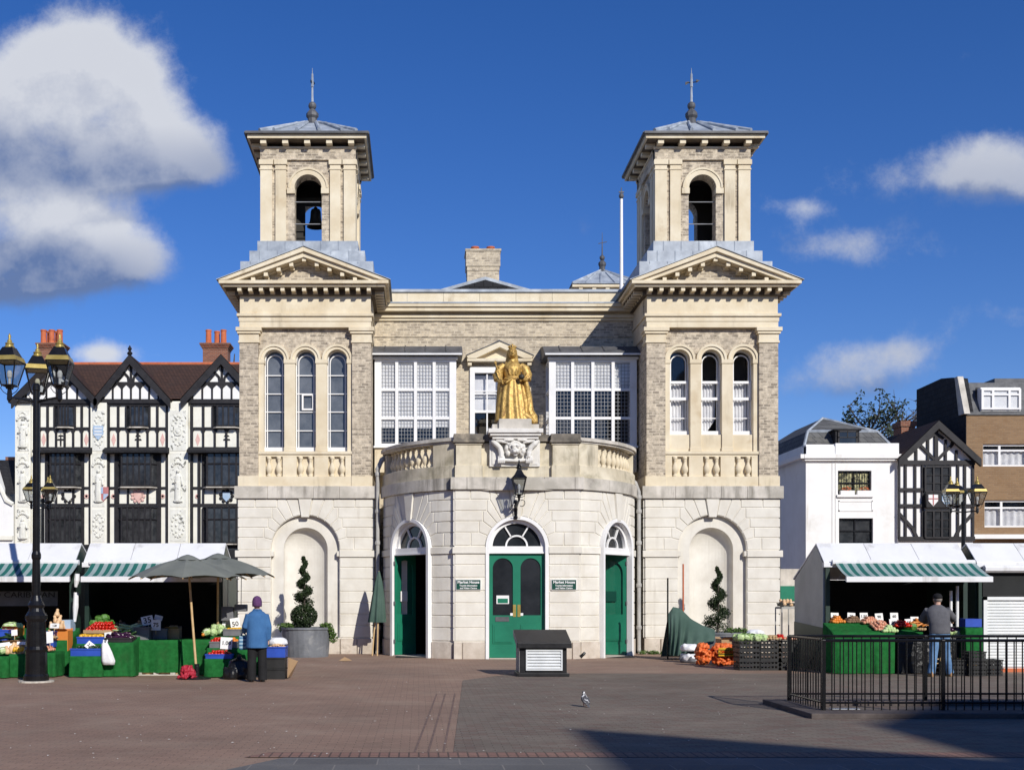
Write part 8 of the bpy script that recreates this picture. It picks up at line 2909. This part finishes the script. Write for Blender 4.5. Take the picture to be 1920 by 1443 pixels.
for col, px in enumerate((1402, 1440, 1472)):
    for j in range(3):
        nm = ['lowest', 'middle', 'top'][j]
        w = 0.50
        Y = ykc - 0.0 * col
        crate(PX(px, Y) + 0.02 * col, Y + 0.1, 0.215 * j, w - 0.04 if col else 0.44, 0.5, 0.195, 'crate_black', 'slotted black crate, %s in the stack %s' % (nm, ['beside the orange nets', 'in the middle of the row', 'against the railing corner'][col]), slots=True)
c = MB()
zt = 0.66
heap('lettuce', PX(1397, ykc), ykc + 0.1, zt + 0.04, 0.4, 0.42, 3, 3, 'lettuce on the black crates beside the nets', 'lettuces on the black crates', 1)
heap('cauliflower', PX(1425, ykc), ykc + 0.05, zt + 0.03, 0.3, 0.4, 2, 3, 'cauliflower on the middle black crates', 'cauliflowers on the middle black crates', 1)
heap('potato', PX(1448, ykc), ykc + 0.05, zt + 0.03, 0.34, 0.4, 5, 5, 'potato on the middle black crates', 'potatoes on the middle black crates', 2)
heap('tomato', PX(1462, ykc), ykc + 0.0, zt + 0.05, 0.16, 0.2, 3, 3, 'tomato on the crates near the railing', 'tomatoes on the crates near the railing', 2)
heap('apple', PX(1480, ykc), ykc + 0.1, zt + 0.03, 0.3, 0.4, 4, 4, 'apple on the crates against the railing', 'apples on the crates against the railing', 1)
sackbag('plastic_bag', 'crumpled white bag on the lettuces by the hall', 'bag', PX(1416, 26.0), 26.0, 0.68, 0.42, 0.3, 0.2, 'sack', 0.1, 33)
# trolley glimpsed between hall and stall
tr = thing('shelf_trolley', 'pale metal shelf trolley between hall corner and stall', 'trolley', (PX(1477, 28), 28, 0))
xa_, xb_ = PX(1466, 28), PX(1491, 28)
for x in (xa_, xb_):
    c = MB().tube([(x, 28, 0), (x, 28, PZ(1138, 28))], 0.015, 6).tube([(x, 28.5, 0), (x, 28.5, PZ(1138, 28))], 0.015, 6)
    c.build('upright', 'pipe', tr)
c = MB().box(xa_, xb_, 28, 28.5, PZ(1141, 28), PZ(1137, 28)).box(xa_, xb_, 28, 28.5, 0.3, 0.32)
c.build('shelf', 'pipe', tr)
crate((xa_ + xb_) / 2, 28.2, PZ(1136, 28), 0.34, 0.3, 0.06, 'crate_black', 'black tray of vegetables on the trolley', slots=False, cat='tray')
heap('squash', (xa_ + xb_) / 2, 28.15, PZ(1130, 28), 0.26, 0.2, 3, 2, 'squash in the tray on the trolley', 'squashes on the trolley', 1)

# ------------------------------------------------------------------ ventilation box, pigeon, litter
vb = thing('ventilation_box', 'black ventilation box with sloping lid and pale louvred grille on the paving', 'vent box', (2.53, 23.5, 0))
bx0, bx1, by0, by1 = 2.05, 3.00, 23.12, 23.92
M['vent_black'] = pm('chipped black paint', (0.010, 0.010, 0.011), (0.02, 0.02, 0.021), 5.0, 0.4, 0.2, c3=(0.35, 0.35, 0.34), s3=9.0, lo3=0.72, hi3=0.76)
M['vent_side'] = pm('bleached side panel', (0.26, 0.245, 0.23), (0.36, 0.34, 0.32), 3.0, 0.7, 0.2)
M['alu'] = pm('pale louvre metal', (0.58, 0.60, 0.60), (0.70, 0.72, 0.72), 3.0, 0.45, 0.05)
c = MB()
c.prism([(by0, 0.07), (by1, 0.07), (by1, 0.84), (by0, 0.62)], bx0, bx1, 'x')
bd_ = c.build('body', 'vent_black', vb)
c = MB()
c.prism([(by0 + 0.01, 0.09), (by1 - 0.01, 0.09), (by1 - 0.01, 0.82), (by0 + 0.01, 0.60)], bx0 - 0.012, bx0, 'x')
c.build('side_panel', 'vent_side', bd_)
c = MB()
c.box(bx0 - 0.04, bx1 + 0.05, by0 - 0.05, by1 + 0.05, 0, 0.075)
c.build('base', 'vent_black', vb, bevel=0.01)
c = MB()
c.prism([(by0 - 0.09, 0.58), (by0 - 0.09, 0.69), (by1 + 0.02, 0.935), (by1 + 0.06, 0.86), (by1 + 0.06, 0.78)], bx0 - 0.06, bx1 + 0.09, 'x')
lid = c.build('lid', 'vent_black', vb, bevel=0.008)
c = MB()
c.prism([(by0 - 0.05, 0.60), (by0 - 0.05, 0.68), (by1 + 0.02, 0.92), (by1 + 0.05, 0.86), (by1 + 0.0, 0.80)], bx0 - 0.068, bx0 - 0.059, 'x')
c.build('lid_end', 'vent_side', lid)
gx0, gx1, gz0, gz1 = bx0 + 0.12, bx1 - 0.09, 0.13, 0.55
c = MB()
c.box(gx0, gx0 + 0.03, by0 - 0.04, by0, gz0, gz1).box(gx1 - 0.03, gx1, by0 - 0.04, by0, gz0, gz1).box(gx0 + 0.03, gx1 - 0.03, by0 - 0.04, by0, gz1 - 0.03, gz1).box(gx0 + 0.03, gx1 - 0.03, by0 - 0.04, by0, gz0, gz0 + 0.03)
gr = c.build('grille_frame', 'alu', vb)
c = MB()
for k in range(6):
    z = gz0 + 0.03 + (gz1 - gz0 - 0.06) * (k + 0.12) / 6
    c.add([(gx0 + 0.03, by0 - 0.035, z), (gx1 - 0.03, by0 - 0.035, z), (gx1 - 0.03, by0 - 0.003, z + 0.052), (gx0 + 0.03, by0 - 0.003, z + 0.052), (gx0 + 0.03, by0 - 0.035, z + 0.006), (gx1 - 0.03, by0 - 0.035, z + 0.006), (gx1 - 0.03, by0 - 0.003, z + 0.058), (gx0 + 0.03, by0 - 0.003, z + 0.058)],
          [(0, 1, 2, 3), (4, 5, 6, 7), (0, 1, 5, 4), (1, 2, 6, 5), (2, 3, 7, 6), (3, 0, 4, 7)])
c.build('louvre_slat', 'alu', gr)

pg = thing('pigeon', 'grey and white pigeon standing alone on the paving', 'pigeon', (PX(1097, 16.7), 16.7, 0))
M['feather'] = pm('pigeon feathers', (0.70, 0.70, 0.70), (0.06, 0.06, 0.07), 24.0, 0.7, 0.1, lo=0.40, hi=0.48, detail=2.0)
M['feather_dark'] = pm('dark wing feathers', (0.05, 0.05, 0.055), (0.14, 0.14, 0.15), 20.0, 0.7)
M['pink_leg'] = pm('pigeon leg', (0.42, 0.16, 0.13), None, 5.0, 0.6)
c = MB()
# upright, facing away and a little to the side
c.loft([(0.0, -0.07, 0.045, 0.012, 0.012), (0, -0.055, 0.055, 0.035, 0.025), (0, -0.02, 0.085, 0.055, 0.048), (0, 0.01, 0.125, 0.056, 0.05), (0, 0.028, 0.16, 0.040, 0.038), (0, 0.035, 0.185, 0.026, 0.027), (0, 0.038, 0.20, 0.021, 0.023)], 16)
c.ball((0, 0.045, 0.213), 0.024, 10, 7, sc=(0.9, 1.1, 1.0))
c.tube([(0, 0.066, 0.211), (0, 0.088, 0.204)], [0.007, 0.002], 6)
c.build('body', 'feather', pg, local=True, remesh=0.005)
for s in (-1, 1):
    c = MB().loft([(s * 0.03, -0.085, 0.05, 0.006, 0.01), (s * 0.046, -0.045, 0.075, 0.010, 0.022), (s * 0.053, -0.01, 0.11, 0.010, 0.035), (s * 0.046, 0.015, 0.145, 0.008, 0.022)], 10)
    c.build('wing', 'feather_dark', pg, local=True, smooth=True)
    c = MB().tube([(s * 0.018, 0.0, 0.06), (s * 0.019, 0.005, 0.03), (s * 0.019, 0.0, 0.004)], [0.012, 0.005, 0.004], 6)
    for k in (-1, 0, 1): c.tube([(s * 0.019, 0, 0.004), (s * 0.019 + 0.012 * k, 0.028, 0.003)], 0.003, 4)
    c.tube([(s * 0.019, 0, 0.004), (s * 0.019, -0.014, 0.003)], 0.003, 4)
    c.build('leg', 'pink_leg', pg, local=True)
c = MB().loft([(0, -0.13, 0.012, 0.018, 0.004), (0, -0.10, 0.03, 0.022, 0.006), (0, -0.06, 0.055, 0.024, 0.012)], 10)
c.build('tail', 'feather_dark', pg, local=True)
pg.rotation_euler = (0, 0, 0.35)

x, y = PX(646, 28.8), 28.8
c = MB()
c.add([(x - 0.15, y, 0.01), (x + 0.02, y - 0.1, 0.01), (x + 0.19, y - 0.03, 0.02), (x - 0.0, y + 0.1, 0.10), (x - 0.15, y, 0.014), (x + 0.02, y - 0.1, 0.014), (x + 0.19, y - 0.03, 0.024), (x - 0.0, y + 0.1, 0.104)], [(0, 1, 2, 3), (4, 5, 6, 7), (0, 1, 5, 4), (1, 2, 6, 5), (2, 3, 7, 6), (3, 0, 4, 7)])
tag(c.build('cardboard_scrap', 'cardboard'), 'folded scrap of cardboard lying on the paving before the niche', 'cardboard')
random.seed(88)
lit = MB()
for k in range(230):
    px, py = random.uniform(20, 1500), 1236 + 190 * random.random() ** 1.5
    Y = GY(py)
    s = random.uniform(0.008, 0.022)
    a = random.uniform(0, 3.1)
    xx = PX(px, Y)
    lit.add([(xx - s * math.cos(a), Y - s * math.sin(a), 0.011), (xx + s * math.sin(a) * 0.6, Y - s * 0.6 * math.cos(a), 0.014), (xx + s * math.cos(a), Y + s * math.sin(a), 0.012), (xx - s * math.sin(a) * 0.6, Y + s * 0.6 * math.cos(a), 0.016)], [(0, 1, 2, 3)])
tag(lit.build('litter', 'stone_carved'), kind='stuff')
wd = MB()
for k in range(14):
    wd.leaves((PX(random.choice((1205, 1212, 1222, 1232)), 32.3) + random.uniform(-.1, .1), 32.35 + random.uniform(-0.1, 0.05), 0.04), 0.09, 30, 0.03, sc=(1.2, .7, .8), shell=0.1)
tag(wd.build('weeds', 'leaf_bright'), kind='stuff')
tag(MB().tube([P(1088, 1231, 29.4), P(1095, 1225, 29.4)], [0.05, 0.035], 8).tube([P(1094, 1226, 29.4), P(1097, 1222, 29.4)], [0.05, 0.03], 8).build('foot_scraper', 'black_iron'), 'small black iron stub at the wall foot beside the door', 'iron stub')

# ------------------------------------------------------------------ railing round the stairwell
rl = thing('railing', 'black iron railing with upright bars round the kerbed enclosure', 'railing', (8.5, 16.2, 0))
rx0, rx1, ry0, ry1 = 5.50, 13.6, 15.5, 16.95
kb = MB()
kb.box(rx0 - 0.32, rx1 + 0.3, ry0 - 0.45, ry0 + 0.12, 0, 0.075)
kb.box(rx0 - 0.32, rx0 + 0.12, ry0 + 0.12, ry1 + 0.25, 0, 0.075)
kb.box(rx0 + 0.12, rx1 + 0.3, ry1 - 0.1, ry1 + 0.25, 0, 0.075)
M['kerb_dark'] = pm('dark engineering brick kerb', (0.075, 0.06, 0.055), (0.12, 0.098, 0.088), 4.0, 0.85, 0.3)
k_ = tag(kb.build('kerb', 'kerb_dark', None, bevel=0.01), 'low dark kerb under the iron railing', 'kerb')
z0, z1 = 0.075, 1.03


def run(xa, ya, xb, yb, zt, n, posts):
    for zz, r in ((zt, 0.022), (z0 + 0.10, 0.016), (zt - 0.10, 0.0)):
        if r:
            c = MB().tube([(xa, ya, zz), (xb, yb, zz)], r, 6)
            c.build('rail', 'black_iron', rl)
    for k in range(n + 1):
        a = k / n
        c = MB().tube([(xa + (xb - xa) * a, ya + (yb - ya) * a, z0), (xa + (xb - xa) * a, ya + (yb - ya) * a, zt)], 0.009, 5)
        c.build('bar', 'black_iron', rl)
    for a in posts:
        x, y = xa + (xb - xa) * a, ya + (yb - ya) * a
        c = MB().box(x - 0.024, x + 0.024, y - 0.024, y + 0.024, 0.0, zt + 0.01)
        c.build('post', 'black_iron', rl, bevel=0.006)


run(rx0, ry0, rx1, ry0, z1 - 0.01, 72, (0, 0.20, 0.395, 0.60, 0.80, 1))
run(rx0, ry1, rx1, ry1, z1, 60, (0, 0.25, 0.5, 0.75, 1))
run(rx0, ry0 + 0.1, rx0, ry1 - 0.1, z1, 12, ())
sign_ = thing('floor_grating', 'long pale metal grating lying inside the railing corner', 'grating', (PX(1582, 16.0), 16.0, 0))
c = MB().box(PX(1555, 16.0), PX(1608, 16.0), 15.9, 16.02, 0.004, 0.05)
c.build('grating_frame', 'alu', sign_)
c = MB()
for k in range(14): c.box(PX(1556, 16) + 0.028 * k, PX(1556, 16) + 0.028 * k + 0.012, 15.905, 16.015, 0.05, 0.056)
c.build('grating_slat', 'lead', sign_)

# ------------------------------------------------------------------ people
M['skin'] = pm('skin', (0.50, 0.30, 0.22), (0.58, 0.36, 0.27), 6.0, 0.55)
M['coat_blue'] = pm('blue wool coat', (0.035, 0.115, 0.27), (0.05, 0.15, 0.33), 5.0, 0.9, 0.2)
M['hat_purple'] = pm('purple knitted hat', (0.09, 0.035, 0.11), (0.13, 0.055, 0.15), 30.0, 0.95, 0.4)
M['trouser_black'] = pm('black trousers', (0.008, 0.008, 0.009), (0.014, 0.014, 0.015), 5.0, 0.85, 0.1)
M['jeans'] = pm('blue denim', (0.07, 0.15, 0.29), (0.15, 0.27, 0.44), 7.0, 0.85, 0.2)
M['jumper'] = pm('charcoal jumper', (0.085, 0.085, 0.095), (0.12, 0.12, 0.13), 8.0, 0.95, 0.2)
M['shoe_black'] = pm('black shoe leather', (0.01, 0.01, 0.01), (0.02, 0.02, 0.02), 4.0, 0.3)
M['shoe_tan'] = pm('tan boot', (0.30, 0.17, 0.08), (0.38, 0.23, 0.12), 4.0, 0.6)
M['hair_grey'] = pm('grey hair', (0.16, 0.14, 0.12), (0.3, 0.27, 0.24), 20.0, 0.8)
M['bag_stripe'] = stripe_mat('blue striped shopping bag', (0.05, 0.16, 0.30), (0.35, 0.50, 0.58), 0.07, axis=2)


def head(b, x, y, z, s=1.0):
    """head with nose, lips, chin and ears, facing +y; z is the chin"""
    b.ball((x, y, z + 0.125 * s), 0.10 * s, 16, 12, sc=(0.76, 0.95, 1.2))
    b.ball((x, y + 0.045 * s, z + 0.05 * s), 0.055 * s, 12, 9, sc=(0.9, 0.85, 0.95))
    b.tube([(x, y + 0.088 * s, z + 0.14 * s), (x, y + 0.112 * s, z + 0.095 * s)], [0.008 * s, 0.015 * s], 7)
    b.ball((x, y + 0.088 * s, z + 0.062 * s), 0.02 * s, 8, 6, sc=(1.2, 0.6, 0.45))
    b.ball((x, y + 0.084 * s, z + 0.05 * s), 0.02 * s, 8, 6, sc=(1.1, 0.6, 0.4))
    for e in (-1, 1):
        b.ball((x + e * 0.078 * s, y - 0.005 * s, z + 0.115 * s), 0.03 * s, 8, 6, sc=(0.35, 0.7, 1.1))
        b.ball((x + e * 0.032 * s, y + 0.082 * s, z + 0.135 * s), 0.013 * s, 7, 5)
        b.ball((x + e * 0.033 * s, y + 0.082 * s, z + 0.158 * s), 0.015 * s, 7, 5, sc=(1.5, 0.7, 0.5))


def hand(b, w, d, s=1.0, side=1, curl=0.5, up=Vector((0, 0, 1))):
    """palm and five bent fingers from the wrist w along direction d"""
    w, d = Vector(w), Vector(d).normalized()
    a = d.cross(up)
    a = a.normalized() if a.length > 0.05 else Vector((1, 0, 0))
    n = a.cross(d).normalized()
    b.tube([w, w + d * 0.045 * s, w + d * 0.085 * s], [0.024 * s, 0.032 * s, 0.034 * s], 8)
    for k, L in enumerate((0.070, 0.080, 0.074, 0.058)):
        o = a * (0.027 - 0.018 * k) * s
        p0 = w + d * 0.075 * s + o
        p1 = p0 + (d * math.cos(curl * 0.6) - n * math.sin(curl * 0.6)) * L * 0.5 * s
        p2 = p1 + (d * math.cos(curl * 1.6) - n * math.sin(curl * 1.6)) * L * 0.5 * s
        b.tube([p0, p1, p2], [0.0095 * s, 0.009 * s, 0.007 * s], 6)
    q = w + d * 0.025 * s + a * side * 0.026 * s
    b.tube([q, q + (d * 0.6 + a * side * 0.75 - n * 0.2) * 0.04 * s, q + (d * 0.95 + a * side * 0.6 - n * 0.5) * 0.065 * s], [0.012 * s, 0.011 * s, 0.008 * s], 6)


def woman(x, y, rz):
    t = thing('person', 'person in a blue coat, purple hat and black trousers seen from behind', 'person', (x, y, 0), None, rz)
    # one continuous body
    b = MB()
    head(b, 0, 0.02, 1.375, 0.98)
    b.tube([(0, 0, 1.30), (0, 0.01, 1.40)], [0.058, 0.052], 10)
    b.loft([(0, 0, 0.80, 0.15, 0.11), (0, 0, 0.95, 0.13, 0.10), (0, 0, 1.15, 0.15, 0.10), (0, 0, 1.28, 0.16, 0.085), (0, 0, 1.33, 0.08, 0.06)], 18)
    for s in (-1, 1):
        b.tube([(s * 0.08, 0, 0.84), (s * 0.085, 0.01, 0.45), (s * 0.088, -0.01, 0.22), (s * 0.09, -0.02, 0.07)], [0.085, 0.058, 0.05, 0.035], 10)
        b.tube([(s * 0.09, -0.03, 0.04), (s * 0.10, 0.14, 0.03)], [0.036, 0.028], 8)
    b.tube([(0.16, 0, 1.27), (0.205, -0.02, 1.02), (0.205, 0.03, 0.78)], [0.048, 0.038, 0.026], 9)
    hand(b, (0.205, 0.03, 0.78), (-0.02, 0.12, -1), 0.92, -1, 0.5, Vector((1, 0, 0)))
    b.tube([(-0.16, 0, 1.27), (-0.21, 0.02, 1.03), (-0.222, 0.20, 0.96)], [0.048, 0.038, 0.026], 9)
    hand(b, (-0.222, 0.20, 0.96), (-0.05, 1, -0.1), 0.92, 1, 1.1)
    b.build('body', 'skin', t, local=True, remesh=0.008)
    c = MB()
    c.loft([(0, 0.0, 0.645, 0.212, 0.17, 0.035, 5), (0, 0.0, 0.80, 0.208, 0.165, 0.025, 5), (0, 0, 1.0, 0.195, 0.15), (0, 0, 1.17, 0.20, 0.14), (0, 0, 1.27, 0.195, 0.125), (0, 0, 1.32, 0.145, 0.10), (0, 0, 1.365, 0.075, 0.07)], 26)
    c.tube([(0.15, 0, 1.275), (0.215, -0.02, 1.04), (0.212, 0.02, 0.80)], [0.075, 0.066, 0.056], 12)
    c.tube([(-0.15, 0, 1.275), (-0.222, 0.02, 1.05), (-0.222, 0.17, 0.965)], [0.075, 0.068, 0.056], 12)
    ct = c.build('coat', 'coat_blue', t, local=True, remesh=0.012, folds=0.06)
    c = MB().tube([(-0.07, -0.035, 1.36), (0, -0.075, 1.37), (0.07, -0.035, 1.36), (0.06, 0.05, 1.37), (-0.06, 0.05, 1.37), (-0.07, -0.035, 1.36)], 0.022, 7)
    c.build('collar', 'coat_blue', ct, local=True)
    c = MB()
    for s in (-1, 1):
        c.tube([(s * 0.085, 0, 0.86), (s * 0.095, 0.0, 0.55), (s * 0.10, -0.005, 0.25), (s * 0.105, -0.01, 0.03)], [0.105, 0.09, 0.085, 0.088], 14)
    c.build('trousers', 'trouser_black', t, local=True, remesh=0.012, folds=0.055)
    for s in (-1, 1):
        c = MB().loft([(s * 0.108, 0.04, 0.0, 0.045, 0.125), (s * 0.108, 0.04, 0.03, 0.045, 0.125), (s * 0.108, 0.02, 0.06, 0.042, 0.095), (s * 0.108, -0.02, 0.085, 0.04, 0.055)], 14)
        c.build('shoe', 'shoe_black', t, local=True, smooth=True)
    c = MB()
    c.loft([(0, 0.005, 1.43, 0.088, 0.104), (0, 0.0, 1.46, 0.094, 0.112), (0, 0, 1.54, 0.092, 0.108), (0, 0.0, 1.59, 0.078, 0.09), (0, 0, 1.625, 0.045, 0.052), (0, 0, 1.637, 0.01, 0.01)], 20)
    c.build('hat', 'hat_purple', t, local=True, smooth=True)
    return t


wx, wy = PX(482, 21.75), 21.75
wrz = 0.22
woman(wx, wy, wrz)
bp = Vector((-0.235, 0.265, 0))
hx, hy = wx + bp.x * math.cos(wrz) - bp.y * math.sin(wrz), wy + bp.x * math.sin(wrz) + bp.y * math.cos(wrz)
sb = thing('shopping_bag', 'blue striped shopping bag held by the woman in the blue coat', 'shopping bag', (hx, hy, 0.60), None, 0.5)
c = MB()
c.loft([(0, 0, 0.0, 0.085, 0.045), (0, 0, 0.03, 0.10, 0.05), (0, 0, 0.2, 0.10, 0.045), (0, 0, 0.27, 0.085, 0.025, 0.1, 6)], 20)
c.build('bag', 'bag_stripe', sb, local=True, smooth=True)
for s in (-1, 1):
    c = MB().tube([(-0.05, s * 0.02, 0.26), (-0.02, s * 0.01, 0.34), (0.0, 0, 0.365), (0.02, s * 0.01, 0.34), (0.05, s * 0.02, 0.26)], 0.006, 5)
    c.build('handle', 'coat_blue', sb, local=True)


def man(x, y, rz):
    t = thing('person', 'person in a charcoal jumper, dark cap and jeans bending over the stall', 'person', (x, y, 0), None, rz)
    L = 0.16     # lean of the shoulders forward
    b = MB()
    head(b, 0.05, L + 0.14, 1.44, 1.0)
    b.tube([(0.0, L, 1.38), (0.035, L + 0.07, 1.44), (0.045, L + 0.1, 1.50)], [0.065, 0.058, 0.055], 10)
    b.loft([(0, 0, 0.86, 0.16, 0.115), (0, 0.02, 1.0, 0.15, 0.11), (0, 0.08, 1.2, 0.17, 0.115), (0, L - 0.02, 1.34, 0.18, 0.10), (0, L, 1.42, 0.09, 0.07)], 18)
    for s, fy, fx in ((-1, -0.10, -0.10), (1, 0.05, 0.12)):
        b.tube([(s * 0.085, 0, 0.88), (s * 0.09 + fx * 0.3, 0.02 + fy * 0.4, 0.48), (s * 0.10 + fx * 0.6, fy * 0.8, 0.25), (s * 0.10 + fx, fy, 0.08)], [0.09, 0.06, 0.052, 0.037], 10)
        b.tube([(s * 0.10 + fx, fy - 0.03, 0.045), (s * 0.11 + fx, fy + 0.16, 0.035)], [0.04, 0.03], 8)
    b.tube([(0.19, L, 1.36), (0.33, L + 0.12, 1.20), (0.42, L + 0.36, 1.13)], [0.055, 0.042, 0.028], 9)
    hand(b, (0.42, L + 0.36, 1.13), (0.25, 1, -0.25), 1.0, -1, 0.6)
    b.tube([(-0.19, L, 1.36), (-0.24, L + 0.16, 1.14), (-0.10, L + 0.36, 1.10)], [0.055, 0.042, 0.028], 9)
    hand(b, (-0.10, L + 0.36, 1.10), (0.5, 1, -0.1), 1.0, 1, 0.8)
    b.build('body', 'skin', t, local=True, remesh=0.008)
    c = MB()
    c.loft([(0, 0.0, 0.87, 0.205, 0.15, 0.03, 6), (0, 0.005, 0.93, 0.205, 0.15), (0, 0.03, 1.08, 0.205, 0.15), (0, 0.085, 1.22, 0.225, 0.15), (0, L - 0.03, 1.34, 0.225, 0.135), (0, L, 1.41, 0.15, 0.105), (0.01, L + 0.02, 1.455, 0.078, 0.075)], 26)
    c.tube([(0.17, L - 0.01, 1.345), (0.33, L + 0.10, 1.205), (0.405, L + 0.31, 1.145)], [0.085, 0.074, 0.056], 12)
    c.tube([(-0.17, L - 0.01, 1.345), (-0.255, L + 0.15, 1.15), (-0.13, L + 0.31, 1.10)], [0.085, 0.074, 0.056], 12)
    c.build('jumper', 'jumper', t, local=True, remesh=0.012, folds=0.065)
    c = MB()
    for s, fy, fx in ((-1, -0.10, -0.10), (1, 0.05, 0.12)):
        c.tube([(s * 0.085, 0, 0.92), (s * 0.095 + fx * 0.3, 0.02 + fy * 0.4, 0.50), (s * 0.10 + fx * 0.6, fy * 0.8, 0.27), (s * 0.10 + fx, fy, 0.06)], [0.112, 0.085, 0.074, 0.076], 14)
    c.loft([(0, 0, 0.82, 0.18, 0.135), (0, 0, 0.93, 0.175, 0.13), (0, 0, 0.97, 0.17, 0.125)], 18)
    jn = c.build('jeans', 'jeans', t, local=True, remesh=0.012, folds=0.06)
    for s, fy, fx in ((-1, -0.10, -0.10), (1, 0.05, 0.12)):
        X_ = s * 0.10 + fx
        c = MB().loft([(X_, fy + 0.05, 0.0, 0.05, 0.14), (X_, fy + 0.05, 0.03, 0.05, 0.14), (X_, fy + 0.02, 0.075, 0.047, 0.10), (X_, fy - 0.01, 0.11, 0.046, 0.06)], 14)
        c.build('boot', 'shoe_tan', t, local=True, smooth=True)
    c = MB()
    c.loft([(0.05, L + 0.11, 1.52, 0.074, 0.075), (0.05, L + 0.115, 1.57, 0.083, 0.095), (0.05, L + 0.13, 1.60, 0.08, 0.095)], 18)
    c.build('hair', 'hair_grey', t, local=True, smooth=True)
    c = MB()
    c.loft([(0.05, L + 0.125, 1.585, 0.090, 0.112), (0.05, L + 0.13, 1.63, 0.088, 0.108), (0.05, L + 0.135, 1.675, 0.065, 0.08), (0.05, L + 0.135, 1.69, 0.012, 0.012)], 20)
    c.loft([(0.05, L + 0.27, 1.588, 0.075, 0.085), (0.05, L + 0.27, 1.60, 0.075, 0.085)], 18)
    c.build('cap', 'trouser_black', t, local=True, smooth=True)
    return t


man(PX(1762, 23.15), 23.15, -0.12)
